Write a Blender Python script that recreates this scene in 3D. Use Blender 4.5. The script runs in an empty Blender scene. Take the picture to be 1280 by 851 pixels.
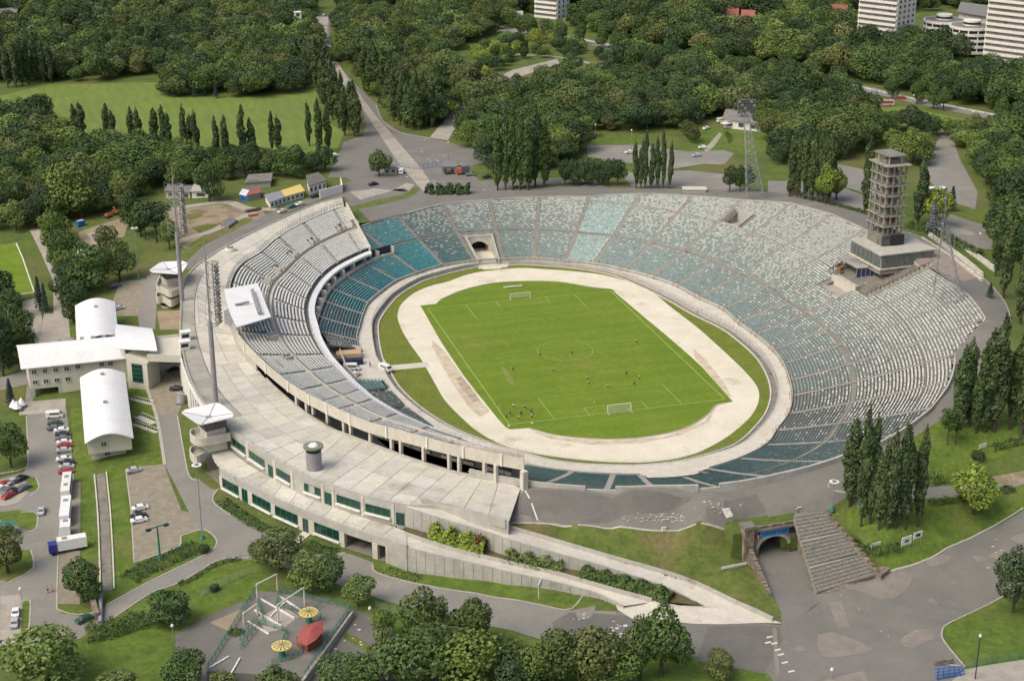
import bpy, bmesh, math, random
import numpy as np
from mathutils import Vector, Matrix
from mathutils.geometry import tessellate_polygon

C = bpy.context.scene.collection
S = bpy.context.scene
R = math.radians
random.seed(7)
rng = np.random.default_rng(7)

# ---------------------------------------------------------------- camera
CAM = np.array([-148.902, -458.376, 186.645])
ROT = (1.20752276, 0.00120822, -0.27837898)
FPX, W, H = 1969.683, 1280.0, 851.0
cam = bpy.data.cameras.new('camera'); co = bpy.data.objects.new('camera', cam); C.objects.link(co)
co.location = CAM; co.rotation_euler = ROT
cam.sensor_width = 36; cam.lens = 36 * FPX / W; cam.clip_start = 1; cam.clip_end = 20000
S.camera = co
# ---------------------------------------------------------------- light (bright thin overcast)
w = bpy.data.worlds.new('World'); S.world = w; w.use_nodes = True
nt = w.node_tree; bg = nt.nodes['Background']
sky = nt.nodes.new('ShaderNodeTexSky'); sky.sky_type = 'NISHITA'; sky.sun_disc = False
SUN_EL, SUN_AZ = R(52), R(250)      # azimuth clockwise from +Y
sky.sun_elevation = SUN_EL; sky.sun_rotation = SUN_AZ
sky.air_density = 1.0; sky.dust_density = 6.0; sky.ozone_density = 0.6
bg.inputs['Strength'].default_value = 0.15
nt.links.new(sky.outputs[0], bg.inputs[0])
sl = bpy.data.lights.new('sun', 'SUN'); so = bpy.data.objects.new('sun', sl); C.objects.link(so)
sl.energy = 1.3; sl.angle = R(38); sl.color = (1.0, 0.96, 0.86)
sd = Vector((math.sin(SUN_AZ) * math.cos(SUN_EL), math.cos(SUN_AZ) * math.cos(SUN_EL), math.sin(SUN_EL)))
so.rotation_euler = sd.to_track_quat('Z', 'Y').to_euler(); so.location = (0, 0, 300)
S.view_settings.view_transform = 'Standard'; S.view_settings.look = 'None'
S.view_settings.exposure = 0.2; S.view_settings.gamma = 1

# ---------------------------------------------------------------- survey helpers
_c, _s = math.cos, math.sin
def _rot():
    rx, ry, rz = ROT
    Rx = np.array([[1,0,0],[0,_c(rx),-_s(rx)],[0,_s(rx),_c(rx)]])
    Ry = np.array([[_c(ry),0,_s(ry)],[0,1,0],[-_s(ry),0,_c(ry)]])
    Rz = np.array([[_c(rz),-_s(rz),0],[_s(rz),_c(rz),0],[0,0,1]])
    return Rz @ Ry @ Rx
RM = _rot()
def at(px, py, z=0.0):
    """survey point of the place: where the sight line of a measured point meets the level z"""
    d = RM @ np.array([(px - W/2)/FPX, -(py - H/2)/FPX, -1.0])
    t = (z - CAM[2]) / d[2]
    q = CAM + t*d
    return Vector((q[0], q[1], z))
def pj(P):
    d = (np.asarray(P, float) - CAM) @ RM
    return (W/2 + FPX*d[...,0]/-d[...,2], H/2 - FPX*d[...,1]/-d[...,2])
def mpp(P):          # metres per measured pixel at P
    d = (np.asarray(P, float) - CAM) @ RM
    return -d[2]/FPX

# terrain: thin plate through surveyed heights
TC = [(450,712,-.5),(560,750,-.5),(545,713,-.5),(600,725,-.5),(640,733,-.6),(690,740,-.6),(740,754,-.6),(520,706,-.5),(700,780,-.5),(850,800,-.5),(965,790,-.5),(1000,745,-.3),(1050,800,-.5),(1150,765,-.3),(1250,800,0),(1280,851,0),
(1120,712,0),(1200,680,1.2),(1280,640,3),(850,850,-.5),(600,851,-1),(420,851,-1.5),(200,851,-2),(0,851,-2),(1000,851,-.5),(-60,900,-2),(1350,900,0),(640,930,-1),(700,745,-.5),(775,762,-.5),
(922,744,1.0),
(650,625,11.5),(680,622,11.5),(760,632,11.5),(700,642,11.5),(820,650,11.5),(900,645,11.5),(970,637,11.6),(950,612,11.5),(1030,595,12.2),(1005,628,11.7),(1045,620,12.2),(870,620,11.5),
(700,655,11.2),(850,659,11.2),(960,652,11.2),(700,677,6.7),(765,695,4.6),(855,721,1.9),(925,753,.5),(800,680,8.4),(870,700,5.2),(950,755,0),(900,690,6),(930,668,8.5),
(1040,745,-.2),(1100,715,.6),(1060,690,4.5),(1080,650,8.5),(1070,625,11.5),(1110,655,7.5),(1150,650,6.5),(1140,690,2),(1180,605,8),(1280,588,8),(1200,560,11),(1215,537,14),(1190,550,12.5),(1200,650,3.6),(1270,612,6),(1110,620,10),
(1068,562,12.6),(1120,540,14.5),(1175,515,16.4),(1200,490,16.6),(1215,450,18.5),(1196,465,17.2),(1235,410,23),(1235,380,23),(1200,345,23),(1190,320,23),(1140,312,23),(1065,272,23.3),(1035,255,23.2),(990,246,22.3),(930,240,20.2),(870,238,18.6),(800,236,17.3),(742,234,16.4),(680,241,15.4),(610,245,14.8),(550,250,14.2),(500,258,13),(460,250,12.5),
(1100,250,22),(1200,280,20.5),(1250,300,20),(1270,330,20),(1100,230,21),(1265,470,19),(1280,400,20),
(440,225,12.3),(480,200,12.5),(350,258,12),(300,290,11.9),(250,312,11),(228,335,9.5),(330,232,11.5),(240,260,10.5),
(185,350,5),(150,362,4),(180,328,6),(200,290,9),(130,290,7),(60,330,3),(20,340,2.5),(30,400,1),(60,450,0),(215,485,1.5),(205,425,3),(195,390,4),
(165,520,1),(75,560,-1.2),(100,600,-1.2),(140,640,-.6),(210,620,.6),(232,560,1.5),(255,640,.2),(200,650,0),(330,690,-.2),(255,605,.9),(60,700,-1.5),(50,780,-1.8),(170,740,-1.2),(120,800,-1.8),(300,620,.3),(380,672,-.1),(430,695,-.4),(640,745,-.4),
(0,150,8),(200,150,10),(350,130,12),(430,100,13),(500,170,13),(600,200,14.5),(700,200,15.5),(800,180,16.5),(900,190,18),(1000,180,19),(0,0,9),(300,0,13),(640,0,15),(900,0,17),(1280,0,18),(1100,120,18.5),(1280,150,19),(1280,250,20),(0,250,4),(100,210,7)]
CP = np.array([list(at(*c)) for c in TC])
_pl, _pr = at(930,697,0), at(1004,685,0)
_tl, _bl, _tr, _br = at(992,645,11.6), at(1021,741,-.25), at(1030,639,11.6), at(1094,719,.3)
_ex = [[_pl.x+.6,_pl.y+3,7.2],[_pr.x+.6,_pr.y+3,7.2],[(_pl.x+_pr.x)/2+.6,(_pl.y+_pr.y)/2+3,7.2],[_pl.x-5,_pl.y-8,4.6]]
for _t in (.12,.3,.5,.7,.88):
    for _a, _b in ((_bl,_tl),(_br,_tr)): _q = _a.lerp(_b,_t); _ex.append([_q.x,_q.y,_q.z-.7])
CP = np.vstack([CP, _ex, [[-900,1500,8],[900,1500,15],[1200,400,15],[1200,-600,5],[-900,-600,-2],[-900,500,2],[0,2200,12],[0,-700,0]]])
SC = 300.0
def _k(r2):
    r2 = np.maximum(r2, 1e-12); return 0.5*r2*np.log(r2)
_n = len(CP); _X = CP[:, :2]/SC
_K = _k(((_X[:,None]-_X[None])**2).sum(-1)) + np.eye(_n)*2e-4
_P = np.hstack([np.ones((_n,1)), _X])
_A = np.block([[_K, _P],[_P.T, np.zeros((3,3))]])
_w = np.linalg.solve(_A, np.concatenate([CP[:,2], np.zeros(3)]))
GX0, GY0, GS, GNX, GNY = -640.0, -290.0, 8.0, 190, 190
_gx = GX0 + GS*np.arange(GNX+1); _gy = GY0 + GS*np.arange(GNY+1)
_G = np.zeros((GNX+1, GNY+1))
for i in range(GNX+1):
    q = np.stack([np.full(GNY+1, _gx[i]), _gy], 1)/SC
    _G[i] = _k(((q[:,None]-_X[None])**2).sum(-1)) @ _w[:_n] + _w[_n] + q @ _w[_n+1:]
_G = np.clip(_G, -3.5, 26)
# cutting for the tunnel approach
_h2 = [at(*q, 0) for q in [(934,698),(1003,686.5),(1023,741),(980,775)]]
_pe = (_h2[1]-_h2[0]).xy; _pe.normalize(); _pn = Vector((-_pe.y, _pe.x))
def _segd(P, a, b):
    d = (b-a).xy; v = P-a.xy; t = min(1, max(0, v.dot(d)/d.dot(d))); return (v-d*t).length
for i in range(GNX+1):
    for j in range(GNY+1):
        P = Vector((_gx[i], _gy[j]))
        if (P-_h2[0].xy).length > 90: continue
        if (P-_h2[0].xy).dot(_pn) < 2.0:
            dd = min(_segd(P, _h2[k], _h2[(k+1)%4]) for k in (1,2,3))
            _G[i,j] = min(_G[i,j], -.45+.42*max(0, dd-1.0))
_lad = [at(*q, z) for q, z in zip([(509,683.5),(545,692.5),(600,705),(640,715),(690,725.5),(745,740.5),(780,757)], (5.6,5.0,3.7,2.8,1.8,.7,.0))]
_ubd = [at(*q, z) for q, z in zip([(640,662),(702,680),(765,698.5),(855,725),(925,757),(966,776)], (8.2,6.2,4.1,1.4,.1,-.4))]
for i in range(GNX+1):
    for j in range(GNY+1):
        P = Vector((_gx[i], _gy[j]))
        if (P-_ubd[1].xy).length > 130: continue
        if min(_segd(P, a, b) for a, b in zip(_lad, _lad[1:])) < 11: _G[i,j] = min(_G[i,j], -.45)
        for a, b in zip(_ubd, _ubd[1:]):
            dd = _segd(P, a, b)
            if dd < 16:
                t = min(1, max(0, (P-a.xy).dot((b-a).xy)/(b-a).xy.length_squared)); _G[i,j] = min(_G[i,j], a.z+(b.z-a.z)*t+.35+max(0, dd-5)*.45)
_sp = [_bl.xy, _br.xy, _tr.xy, _tl.xy]
def _instair(P):
    d1 = (_tl-_bl).xy; d2 = (_br-_bl).xy; det = d1.x*d2.y-d1.y*d2.x; v = P-_bl.xy
    return (v.x*d2.y-v.y*d2.x)/det, (d1.x*v.y-d1.y*v.x)/det
for i in range(GNX+1):
    for j in range(GNY+1):
        P = Vector((_gx[i], _gy[j]))
        if (P-_bl.xy).length > 80: continue
        a_, b_ = _instair(P)
        if -.25 < a_ < 1.0 and -.1 < b_ < 1.1: _G[i,j] = min(_G[i,j], -.3+11.5*max(0,a_)-1.1)
def hz(x, y):
    fx = min(max((x-GX0)/GS, 0), GNX-1e-6); fy = min(max((y-GY0)/GS, 0), GNY-1e-6)
    i, j = int(fx), int(fy); u, v = fx-i, fy-j
    a, b, c, d = _G[i,j], _G[i+1,j], _G[i,j+1], _G[i+1,j+1]
    return float(a+(b-a)*u+(d-b)*v) if u >= v else float(a+(d-c)*u+(c-a)*v)
def g(px, py, dz=0.0):
    """surveyed point standing on the terrain"""
    lo, hi = None, None
    z = 30.0
    P = at(px, py, z); prev = z
    while z > -6:
        P = at(px, py, z)
        if hz(P.x, P.y) >= z: break
        prev = z; z -= 1.0
    a, b = prev, z
    for _ in range(14):
        m = (a+b)/2; P = at(px, py, m)
        if hz(P.x, P.y) >= m: b = m
        else: a = m
    P = at(px, py, (a+b)/2); P.z = hz(P.x, P.y) + dz
    return P
def cat(pts, n=6, closed=False):
    """Catmull-Rom through points"""
    P = [Vector(p) for p in pts]; N = len(P); out = []
    rngk = range(N if closed else N-1)
    for i in rngk:
        p1, p2 = P[i], P[(i+1) % N]
        p0 = P[(i-1) % N] if closed or i > 0 else p1*2-p2
        p3 = P[(i+2) % N] if closed or i+2 < N else p2*2-p1
        for k in range(n):
            t = k/n
            out.append(.5*((2*p1)+(p2-p0)*t+(2*p0-5*p1+4*p2-p3)*t*t+(3*p1-p0-3*p2+p3)*t**3))
    if not closed: out.append(P[-1].copy())
    return out
def resample(pl, step):
    out = [pl[0].copy()]; acc = 0
    for a, b in zip(pl, pl[1:]):
        L = (b-a).length
        if L < 1e-6: continue
        t = step-acc
        while t <= L:
            out.append(a.lerp(b, t/L)); t += step
        acc = (acc+L) % step
    if (out[-1]-pl[-1]).length > step*.2: out.append(pl[-1].copy())
    return out

# ---------------------------------------------------------------- materials
def mat(name, c1, c2=None, scale=.3, rough=.85, bump=0, scale2=None, c3=None, amt3=.5, metal=0, oc=False, spec=.3, bscale=8, thr=(.35,.65), grain=.07, gscale=1.3, wave=None):
    m = bpy.data.materials.new(name); m.use_nodes = True; n = m.node_tree.nodes; l = m.node_tree.links
    p = n['Principled BSDF']; p.inputs['Roughness'].default_value = rough; p.inputs['Metallic'].default_value = metal
    p.inputs['Specular IOR Level'].default_value = spec
    geo = n.new('ShaderNodeNewGeometry')
    def noise(sc, det=4):
        t = n.new('ShaderNodeTexNoise'); t.inputs['Scale'].default_value = sc; t.inputs['Detail'].default_value = det
        t.inputs['Roughness'].default_value = .6
        l.new(geo.outputs['Position'], t.inputs['Vector']); return t
    def ramp(src, a, b):
        r = n.new('ShaderNodeMapRange'); r.inputs[1].default_value = a; r.inputs[2].default_value = b
        l.new(src, r.inputs[0]); return r.outputs[0]
    def mix(f, a, b, mode='MIX'):
        x = n.new('ShaderNodeMix'); x.data_type = 'RGBA'; x.blend_type = mode
        if isinstance(f, (int, float)): x.inputs[0].default_value = f
        else: l.new(f, x.inputs[0])
        for s_, v in ((6, a), (7, b)):
            if isinstance(v, tuple): x.inputs[s_].default_value = (*v, 1)
            else: l.new(v, x.inputs[s_])
        return x.outputs[2]
    c2 = c2 or tuple(v*.8 for v in c1)
    col = mix(ramp(noise(scale).outputs[0], *thr), c1, c2)
    if c3: col = mix(ramp(noise(scale2 or scale*.23, 5).outputs[0], 1-amt3*.9, 1-amt3*.9+.12), col, c3)
    gr = n.new('ShaderNodeMapRange'); gr.inputs[1].default_value = .3; gr.inputs[2].default_value = .7; gr.inputs[3].default_value = 1-grain; gr.inputs[4].default_value = 1+grain
    l.new(noise(gscale, 3).outputs[0], gr.inputs[0]); cg = n.new('ShaderNodeCombineXYZ')
    for k_ in range(3): l.new(gr.outputs[0], cg.inputs[k_])
    col = mix(1.0, col, cg.outputs[0], 'MULTIPLY')
    if wave:
        wv = n.new('ShaderNodeTexWave'); wv.inputs['Scale'].default_value = wave[0]; wv.inputs['Distortion'].default_value = wave[2]; wv.inputs['Detail'].default_value = 1; wv.inputs['Detail Scale'].default_value = wave[3]
        wv.bands_direction = wave[4]; l.new(geo.outputs['Position'], wv.inputs['Vector'])
        wr_ = n.new('ShaderNodeMapRange'); wr_.inputs[3].default_value = 1-wave[1]; wr_.inputs[4].default_value = 1+wave[1]; l.new(wv.outputs['Fac'], wr_.inputs[0]); cw = n.new('ShaderNodeCombineXYZ')
        for k_ in range(3): l.new(wr_.outputs[0], cw.inputs[k_])
        col = mix(1.0, col, cw.outputs[0], 'MULTIPLY')
    if oc:
        oi = n.new('ShaderNodeObjectInfo'); col = mix(1.0, col, oi.outputs['Color'], 'MULTIPLY')
    l.new(col, p.inputs['Base Color'])
    if bump:
        b = n.new('ShaderNodeBump'); b.inputs['Strength'].default_value = bump; b.inputs['Distance'].default_value = .1
        l.new(noise(bscale).outputs[0], b.inputs['Height']); l.new(b.outputs[0], p.inputs['Normal'])
    return m
M = {}
M['grass'] = mat('meadow grass', (.10,.14,.028), (.068,.10,.022), .12, .95, .6, .035, (.12,.125,.04), .55, grain=.2, gscale=.9)
M['lush'] = mat('lush grass', (.115,.165,.024), (.07,.118,.018), .35, .95, .6, .06, (.125,.145,.035), .52, grain=.2, gscale=.9)
M['drygrass'] = mat('dry embankment grass', (.125,.155,.034), (.075,.11,.022), .3, .95, .7, .06, (.15,.13,.055), .55, grain=.2, gscale=.9)
M['pitch'] = mat('pitch turf', (.138,.202,.016), (.115,.18,.012), .045, .9, .3, .03, (.165,.20,.028), .50, grain=.12, gscale=.5, wave=(.035,.045,1.2,1,'Y'))
M['ring'] = mat('ring turf', (.15,.18,.026), (.115,.15,.02), .2, .95, .3, .08, (.14,.15,.035), .5, grain=.2, gscale=.9)
M['field'] = mat('mown field', (.15,.20,.04), (.125,.18,.034), .06, .95, .2, .02, (.13,.165,.045), .5, grain=.12, gscale=.9, wave=(.05,.05,9,.6,'X'))
M['track'] = mat('pale crushed track', (.66,.62,.50), (.58,.54,.42), .12, .9, .1, .09, (.46,.41,.31), .46)
M['asphalt'] = mat('worn asphalt', (.185,.178,.158), (.155,.15,.133), .12, .9, .2, .06, (.225,.215,.188), .44)
M['road'] = mat('road asphalt', (.23,.222,.196), (.197,.19,.168), .1, .9, .2, .05, (.27,.255,.222), .5)
M['dark_asphalt'] = mat('dark asphalt', (.15,.145,.13), (.125,.12,.108), .12, .9, .2, .05, (.185,.172,.15), .45)
M['patch'] = mat('pale asphalt repair', (.24,.215,.185), (.2,.18,.155), .3, .9)
M['kerb'] = mat('kerb concrete', (.42,.40,.34), (.34,.32,.27), .8)
M['path'] = mat('concrete path', (.36,.335,.28), (.29,.27,.225), .25, .9, .1, .07, (.23,.21,.17), .45)
M['sand'] = mat('bare sandy soil', (.30,.245,.165), (.21,.17,.11), .12, .95, .5, .06, (.12,.10,.06), .5)
M['paver'] = mat('grass joint pavers', (.27,.24,.185), (.21,.19,.14), .5, .95, .2, .08, (.12,.14,.05), .4)
M['litter'] = mat('pale litter and paint chips', (.6,.58,.52), (.42,.4,.36), 2)
M['white_line'] = mat('chalk line', (.30,.38,.12), (.17,.26,.03), 1.2, .9, thr=(.3,.75))
M['road_paint'] = mat('road paint', (.66,.64,.58), (.5,.48,.43), 1.0)
M['deck'] = mat('deck slab concrete', (.53,.52,.455), (.455,.445,.39), .35, .9, .1, .12, (.35,.33,.27), .47, oc=True)
M['conc'] = mat('weathered concrete', (.44,.43,.385), (.36,.35,.31), .35, .9, .15, .15, (.22,.205,.17), .42)
M['conc_light'] = mat('light concrete', (.56,.53,.45), (.48,.45,.38), .35, .9, .1, .15, (.34,.31,.25), .4)
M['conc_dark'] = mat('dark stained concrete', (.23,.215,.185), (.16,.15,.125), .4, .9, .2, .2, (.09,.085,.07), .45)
M['terrace'] = mat('terrace concrete', (.21,.205,.185), (.165,.16,.145), .5, .9, .1, .1, (.11,.105,.09), .42)
M['aisle'] = mat('aisle steps', (.31,.29,.255), (.25,.235,.205), .5, .9, .1, .1, (.2,.16,.135), .45)
M['white'] = mat('white sheet roof', (.74,.74,.73), (.68,.68,.67), .2, .5)
M['whitewash'] = mat('white paint', (.72,.71,.66), (.62,.61,.56), .8, .7)
M['cream'] = mat('cream render', (.56,.54,.44), (.52,.5,.41), .4, .8)
M['glass_green'] = mat('green tinted glazing', (.008,.032,.025), (.012,.05,.036), .5, .15, spec=.6)
M['glass'] = mat('dark window glass', (.045,.05,.056), (.085,.09,.095), .4, .15, spec=.6)
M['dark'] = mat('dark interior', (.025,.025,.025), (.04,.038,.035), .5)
M['steel'] = mat('galvanised steel', (.33,.34,.34), (.27,.28,.28), 1, .5, metal=.3)
M['mast'] = mat('lilac grey mast paint', (.30,.285,.30), (.25,.24,.25), .4, .55)
M['green_paint'] = mat('green painted steel', (.04,.20,.14), (.03,.15,.11), 1, .5)
M['yellow'] = mat('yellow sheet', (.62,.50,.16), (.54,.43,.13), 1, .6)
M['red'] = mat('red roof paint', (.34,.085,.075), (.28,.07,.06), 1, .7)
M['brick'] = mat('reddish brick', (.28,.11,.06), (.22,.09,.05), 2)
M['banner'] = mat('banner blue', (.05,.26,.58), (.04,.22,.52), 1, .6)
M['blue'] = mat('blue paint', (.02,.14,.45), (.02,.10,.36), 1, .5)
M['navy'] = mat('dark blue cladding', (.015,.02,.05), (.02,.03,.07), 1, .4)
M['bark'] = mat('bark', (.10,.075,.05), (.06,.045,.03), 2, .95)
M['black'] = mat('black rubber', (.02,.02,.02), (.03,.03,.03), 2)
M['paint'] = mat('painted surface', (1,1,1), (.93,.93,.93), 2, .35, oc=True, spec=.5)
M['cloth'] = mat('cloth', (1,1,1), (.9,.9,.9), 3, .9, oc=True)
M['grey_roof'] = mat('grey roofing felt', (.22,.21,.2), (.17,.165,.155), .5)
M['tile_roof'] = mat('red tile roof', (.30,.11,.085), (.24,.09,.07), 1)
M['stair_shade'] = mat('worn stair stone with riser shade', (.19,.18,.155), (.13,.122,.105), 1.6, .95, .6, .3, (.11,.12,.07), .45, grain=.16, gscale=2.2)  # stair stone darkened in colour to suggest riser shade
M['stair'] = mat('worn stair stone', (.34,.325,.28), (.24,.23,.195), 1.6, .95, .6, .3, (.15,.14,.11), .42, grain=.16, gscale=2.2)
M['tower'] = mat('sooty tower concrete', (.33,.31,.265), (.23,.215,.18), .7, .9, .2, .35, (.11,.10,.085), .5)
M['plinth_glass'] = mat('dusty plinth glazing', (.15,.17,.16), (.09,.10,.10), 1.2, .4)
M['benchstep'] = mat('bench tier steps', (.36,.35,.31), (.30,.29,.26), .5, .9)
M['stone'] = mat('rough stone', (.26,.22,.17), (.12,.10,.08), .9, .95, .8, .4, (.33,.29,.22), .5)

def leafmat(name, bright=1.0, inst=False):
    m = bpy.data.materials.new(name); m.use_nodes = True; n = m.node_tree.nodes; l = m.node_tree.links
    p = n['Principled BSDF']; p.inputs['Roughness'].default_value = .75; p.inputs['Specular IOR Level'].default_value = .25
    tc = n.new('ShaderNodeNewGeometry'); t = n.new('ShaderNodeTexNoise'); t.inputs['Scale'].default_value = .55; t.inputs['Detail'].default_value = 5
    l.new(tc.outputs['Position'], t.inputs['Vector'])
    r = n.new('ShaderNodeMapRange'); r.inputs[1].default_value = .3; r.inputs[2].default_value = .7
    r.inputs[3].default_value = .62*bright; r.inputs[4].default_value = 1.45*bright
    l.new(t.outputs[0], r.inputs[0])
    x = n.new('ShaderNodeVectorMath'); x.operation = 'SCALE'
    if inst:
        a = n.new('ShaderNodeAttribute'); a.attribute_type = 'INSTANCER'; a.attribute_name = 'tint'; l.new(a.outputs['Vector'], x.inputs[0])
    else:
        oi = n.new('ShaderNodeObjectInfo'); l.new(oi.outputs['Color'], x.inputs[0])
    l.new(r.outputs[0], x.inputs['Scale']); l.new(x.outputs[0], p.inputs['Base Color'])
    p.inputs['Subsurface Weight'].default_value = 0
    return m
M['leaf'] = leafmat('foliage'); M['leaf_far'] = leafmat('foliage of the far wood', 1.0, True)
def colmat(name, rough=.6):
    m = bpy.data.materials.new(name); m.use_nodes = True; n = m.node_tree.nodes; l = m.node_tree.links
    p = n['Principled BSDF']; p.inputs['Roughness'].default_value = rough
    a = n.new('ShaderNodeAttribute'); a.attribute_name = 'Col'; l.new(a.outputs['Color'], p.inputs['Base Color'])
    return m
M['seats'] = colmat('plastic seats')

# ---------------------------------------------------------------- object helpers
def link(o, parent=None, label=None, cat=None, group=None, kind=None):
    if o.name not in C.objects: C.objects.link(o)
    if parent is not None: o.parent = parent
    if label: o['label'] = label
    if cat: o['category'] = cat
    if group: o['group'] = group
    if kind: o['kind'] = kind
    return o
def thing(name, label, category, loc=(0,0,0), rz=0, group=None):
    o = bpy.data.objects.new(name, None); o.location = loc; o.rotation_euler = (0,0,rz); o.empty_display_size = .5
    return link(o, None, label, category, group)
def dup(root, loc, rz=0, label=None, group=None, color=None, scale=None, colorfor=None):
    r = root.copy(); C.objects.link(r); r.location = loc; r.rotation_euler = (0,0,rz)
    if scale is not None: r.scale = scale
    if label: r['label'] = label
    if group: r['group'] = group
    if color is not None and root.type == 'MESH': r.color = (*color, 1)
    for ch in root.children:
        c = ch.copy(); C.objects.link(c); c.parent = r
        if color is not None and (colorfor is None or c.name.split('.')[0] in colorfor): c.color = (*color, 1)
        for gc in ch.children:
            d = gc.copy(); C.objects.link(d); d.parent = c
    return r
def mesh_np(name, V, F, material, col=None):
    me = bpy.data.meshes.new(name); V = np.asarray(V, np.float32); F = np.asarray(F, np.int32)
    k = F.shape[1]; me.vertices.add(len(V)); me.vertices.foreach_set('co', V.ravel())
    me.loops.add(F.size); me.loops.foreach_set('vertex_index', F.ravel())
    me.polygons.add(len(F)); me.polygons.foreach_set('loop_start', np.arange(0, F.size, k, dtype=np.int32))
    me.polygons.foreach_set('loop_total', np.full(len(F), k, np.int32))
    me.update(calc_edges=True)
    if col is not None:
        ca = me.color_attributes.new('Col', 'FLOAT_COLOR', 'CORNER')
        cc = np.repeat(np.hstack([col, np.ones((len(col),1))]).astype(np.float32), k, axis=0)
        ca.data.foreach_set('color', cc.ravel())
    if material: me.materials.append(material)
    return me
class MB:
    def __init__(s): s.v = []; s.f = []
    def add(s, vs, fs):
        b = len(s.v); s.v += [tuple(v) for v in vs]; s.f += [tuple(b+i for i in f) for f in fs]; return s
    def box(s, c, size, rz=0, tilt=None):
        hx, hy, h_ = size[0]/2, size[1]/2, size[2]/2; m = Matrix.Rotation(rz, 3, 'Z')
        if tilt: m = m @ tilt
        vs = [Vector(c) + m @ Vector((x*hx, y*hy, z*h_)) for z in (-1,1) for x, y in ((-1,-1),(1,-1),(1,1),(-1,1))]
        return s.add(vs, [(3,2,1,0),(4,5,6,7),(0,1,5,4),(1,2,6,5),(2,3,7,6),(3,0,4,7)])
    def cyl(s, p, q, r, n=8, r2=None, cap=True):
        p, q = Vector(p), Vector(q); d = q-p
        if d.length < 1e-6: return s
        a = d.orthogonal().normalized(); b = d.normalized().cross(a); r2 = r if r2 is None else r2
        vs = []
        for c, rr in ((p, r), (q, r2)):
            vs += [c + (a*math.cos(2*math.pi*i/n) + b*math.sin(2*math.pi*i/n))*rr for i in range(n)]
        fs = [(i, (i+1) % n, n+(i+1) % n, n+i) for i in range(n)]
        if cap: fs += [tuple(range(n-1,-1,-1)), tuple(range(n, 2*n))]
        return s.add(vs, fs)
    def prism(s, poly, z0, z1):
        """vertical walls and lids on polygon; z may be numbers or lists"""
        n = len(poly)
        A = sum(poly[i][0]*poly[(i+1)%n][1]-poly[(i+1)%n][0]*poly[i][1] for i in range(n))
        if A < 0: poly = poly[::-1]; z0 = z0[::-1] if isinstance(z0, list) else z0; z1 = z1[::-1] if isinstance(z1, list) else z1
        a = [z0]*n if not isinstance(z0, list) else z0; b = [z1]*n if not isinstance(z1, list) else z1
        vs = [(poly[i][0], poly[i][1], a[i]) for i in range(n)] + [(poly[i][0], poly[i][1], b[i]) for i in range(n)]
        fs = [(i, (i+1)%n, n+(i+1)%n, n+i) for i in range(n)]
        tri = tessellate_polygon([[Vector((q[0], q[1], 0)) for q in poly]])
        for t in tri:
            t = list(t); q = [poly[i] for i in t]
            ar = (q[1][0]-q[0][0])*(q[2][1]-q[0][1])-(q[2][0]-q[0][0])*(q[1][1]-q[0][1])
            if ar < 0: t = t[::-1]
            fs.append((n+t[0], n+t[1], n+t[2])); fs.append((t[2], t[1], t[0]))
        return s.add(vs, fs)
    def wall(s, line, th, z0, z1, closed=False):
        """wall along a polyline; z0/z1 numbers or lists"""
        n = len(line); L = [Vector((p[0], p[1], 0)) for p in line]
        a = [z0]*n if not isinstance(z0, list) else z0; b = [z1]*n if not isinstance(z1, list) else z1
        vs = []
        for i in range(n):
            if closed: d = L[(i+1)%n]-L[i-1]
            else: d = L[min(i+1,n-1)]-L[max(i-1,0)]
            d.normalize(); o = Vector((-d.y, d.x, 0))*th/2
            for q, z in ((L[i]-o, a[i]), (L[i]+o, a[i]), (L[i]+o, b[i]), (L[i]-o, b[i])): vs.append((q.x, q.y, z))
        fs = []
        for i in range(n if closed else n-1):
            j = (i+1) % n
            for k in range(4): fs.append((4*i+k, 4*i+(k+1)%4, 4*j+(k+1)%4, 4*j+k))
        if not closed: fs += [(3,2,1,0), (4*n-4, 4*n-3, 4*n-2, 4*n-1)]
        return s.add(vs, fs)
    def strip(s, A, B):
        n = len(A); return s.add(list(A)+list(B), [(i, i+1, n+i+1, n+i) for i in range(n-1)])
    def sweep_quad(s, q): return s.add(q, [tuple(range(len(q)))])
    def build(s, name, m, parent=None, label=None, cat=None, group=None, kind=None, color=None, origin=None, smooth=False):
        vs = s.v
        off = Vector((0,0,0))
        if parent is not None and parent.rotation_euler.z == 0:
            p = parent; off = Vector(parent.location)
            if parent.parent: off = off + Vector(parent.parent.location)
        elif origin is not None: off = Vector(origin)
        elif parent is None and vs:
            a = np.array(vs); off = Vector(((a[:,0].min()+a[:,0].max())/2, (a[:,1].min()+a[:,1].max())/2, a[:,2].min()))
        me = bpy.data.meshes.new(name); me.from_pydata([(v[0]-off.x, v[1]-off.y, v[2]-off.z) for v in vs], [], s.f); me.update()
        bm = bmesh.new(); bm.from_mesh(me); bmesh.ops.recalc_face_normals(bm, faces=bm.faces); bm.to_mesh(me); bm.free()
        if m: me.materials.append(m)
        if smooth:
            for p_ in me.polygons: p_.use_smooth = True
        o = bpy.data.objects.new(name, me)
        if parent is None: o.location = off
        if color: o.color = (*color, 1)
        return link(o, parent, label, cat, group, kind)

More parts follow.
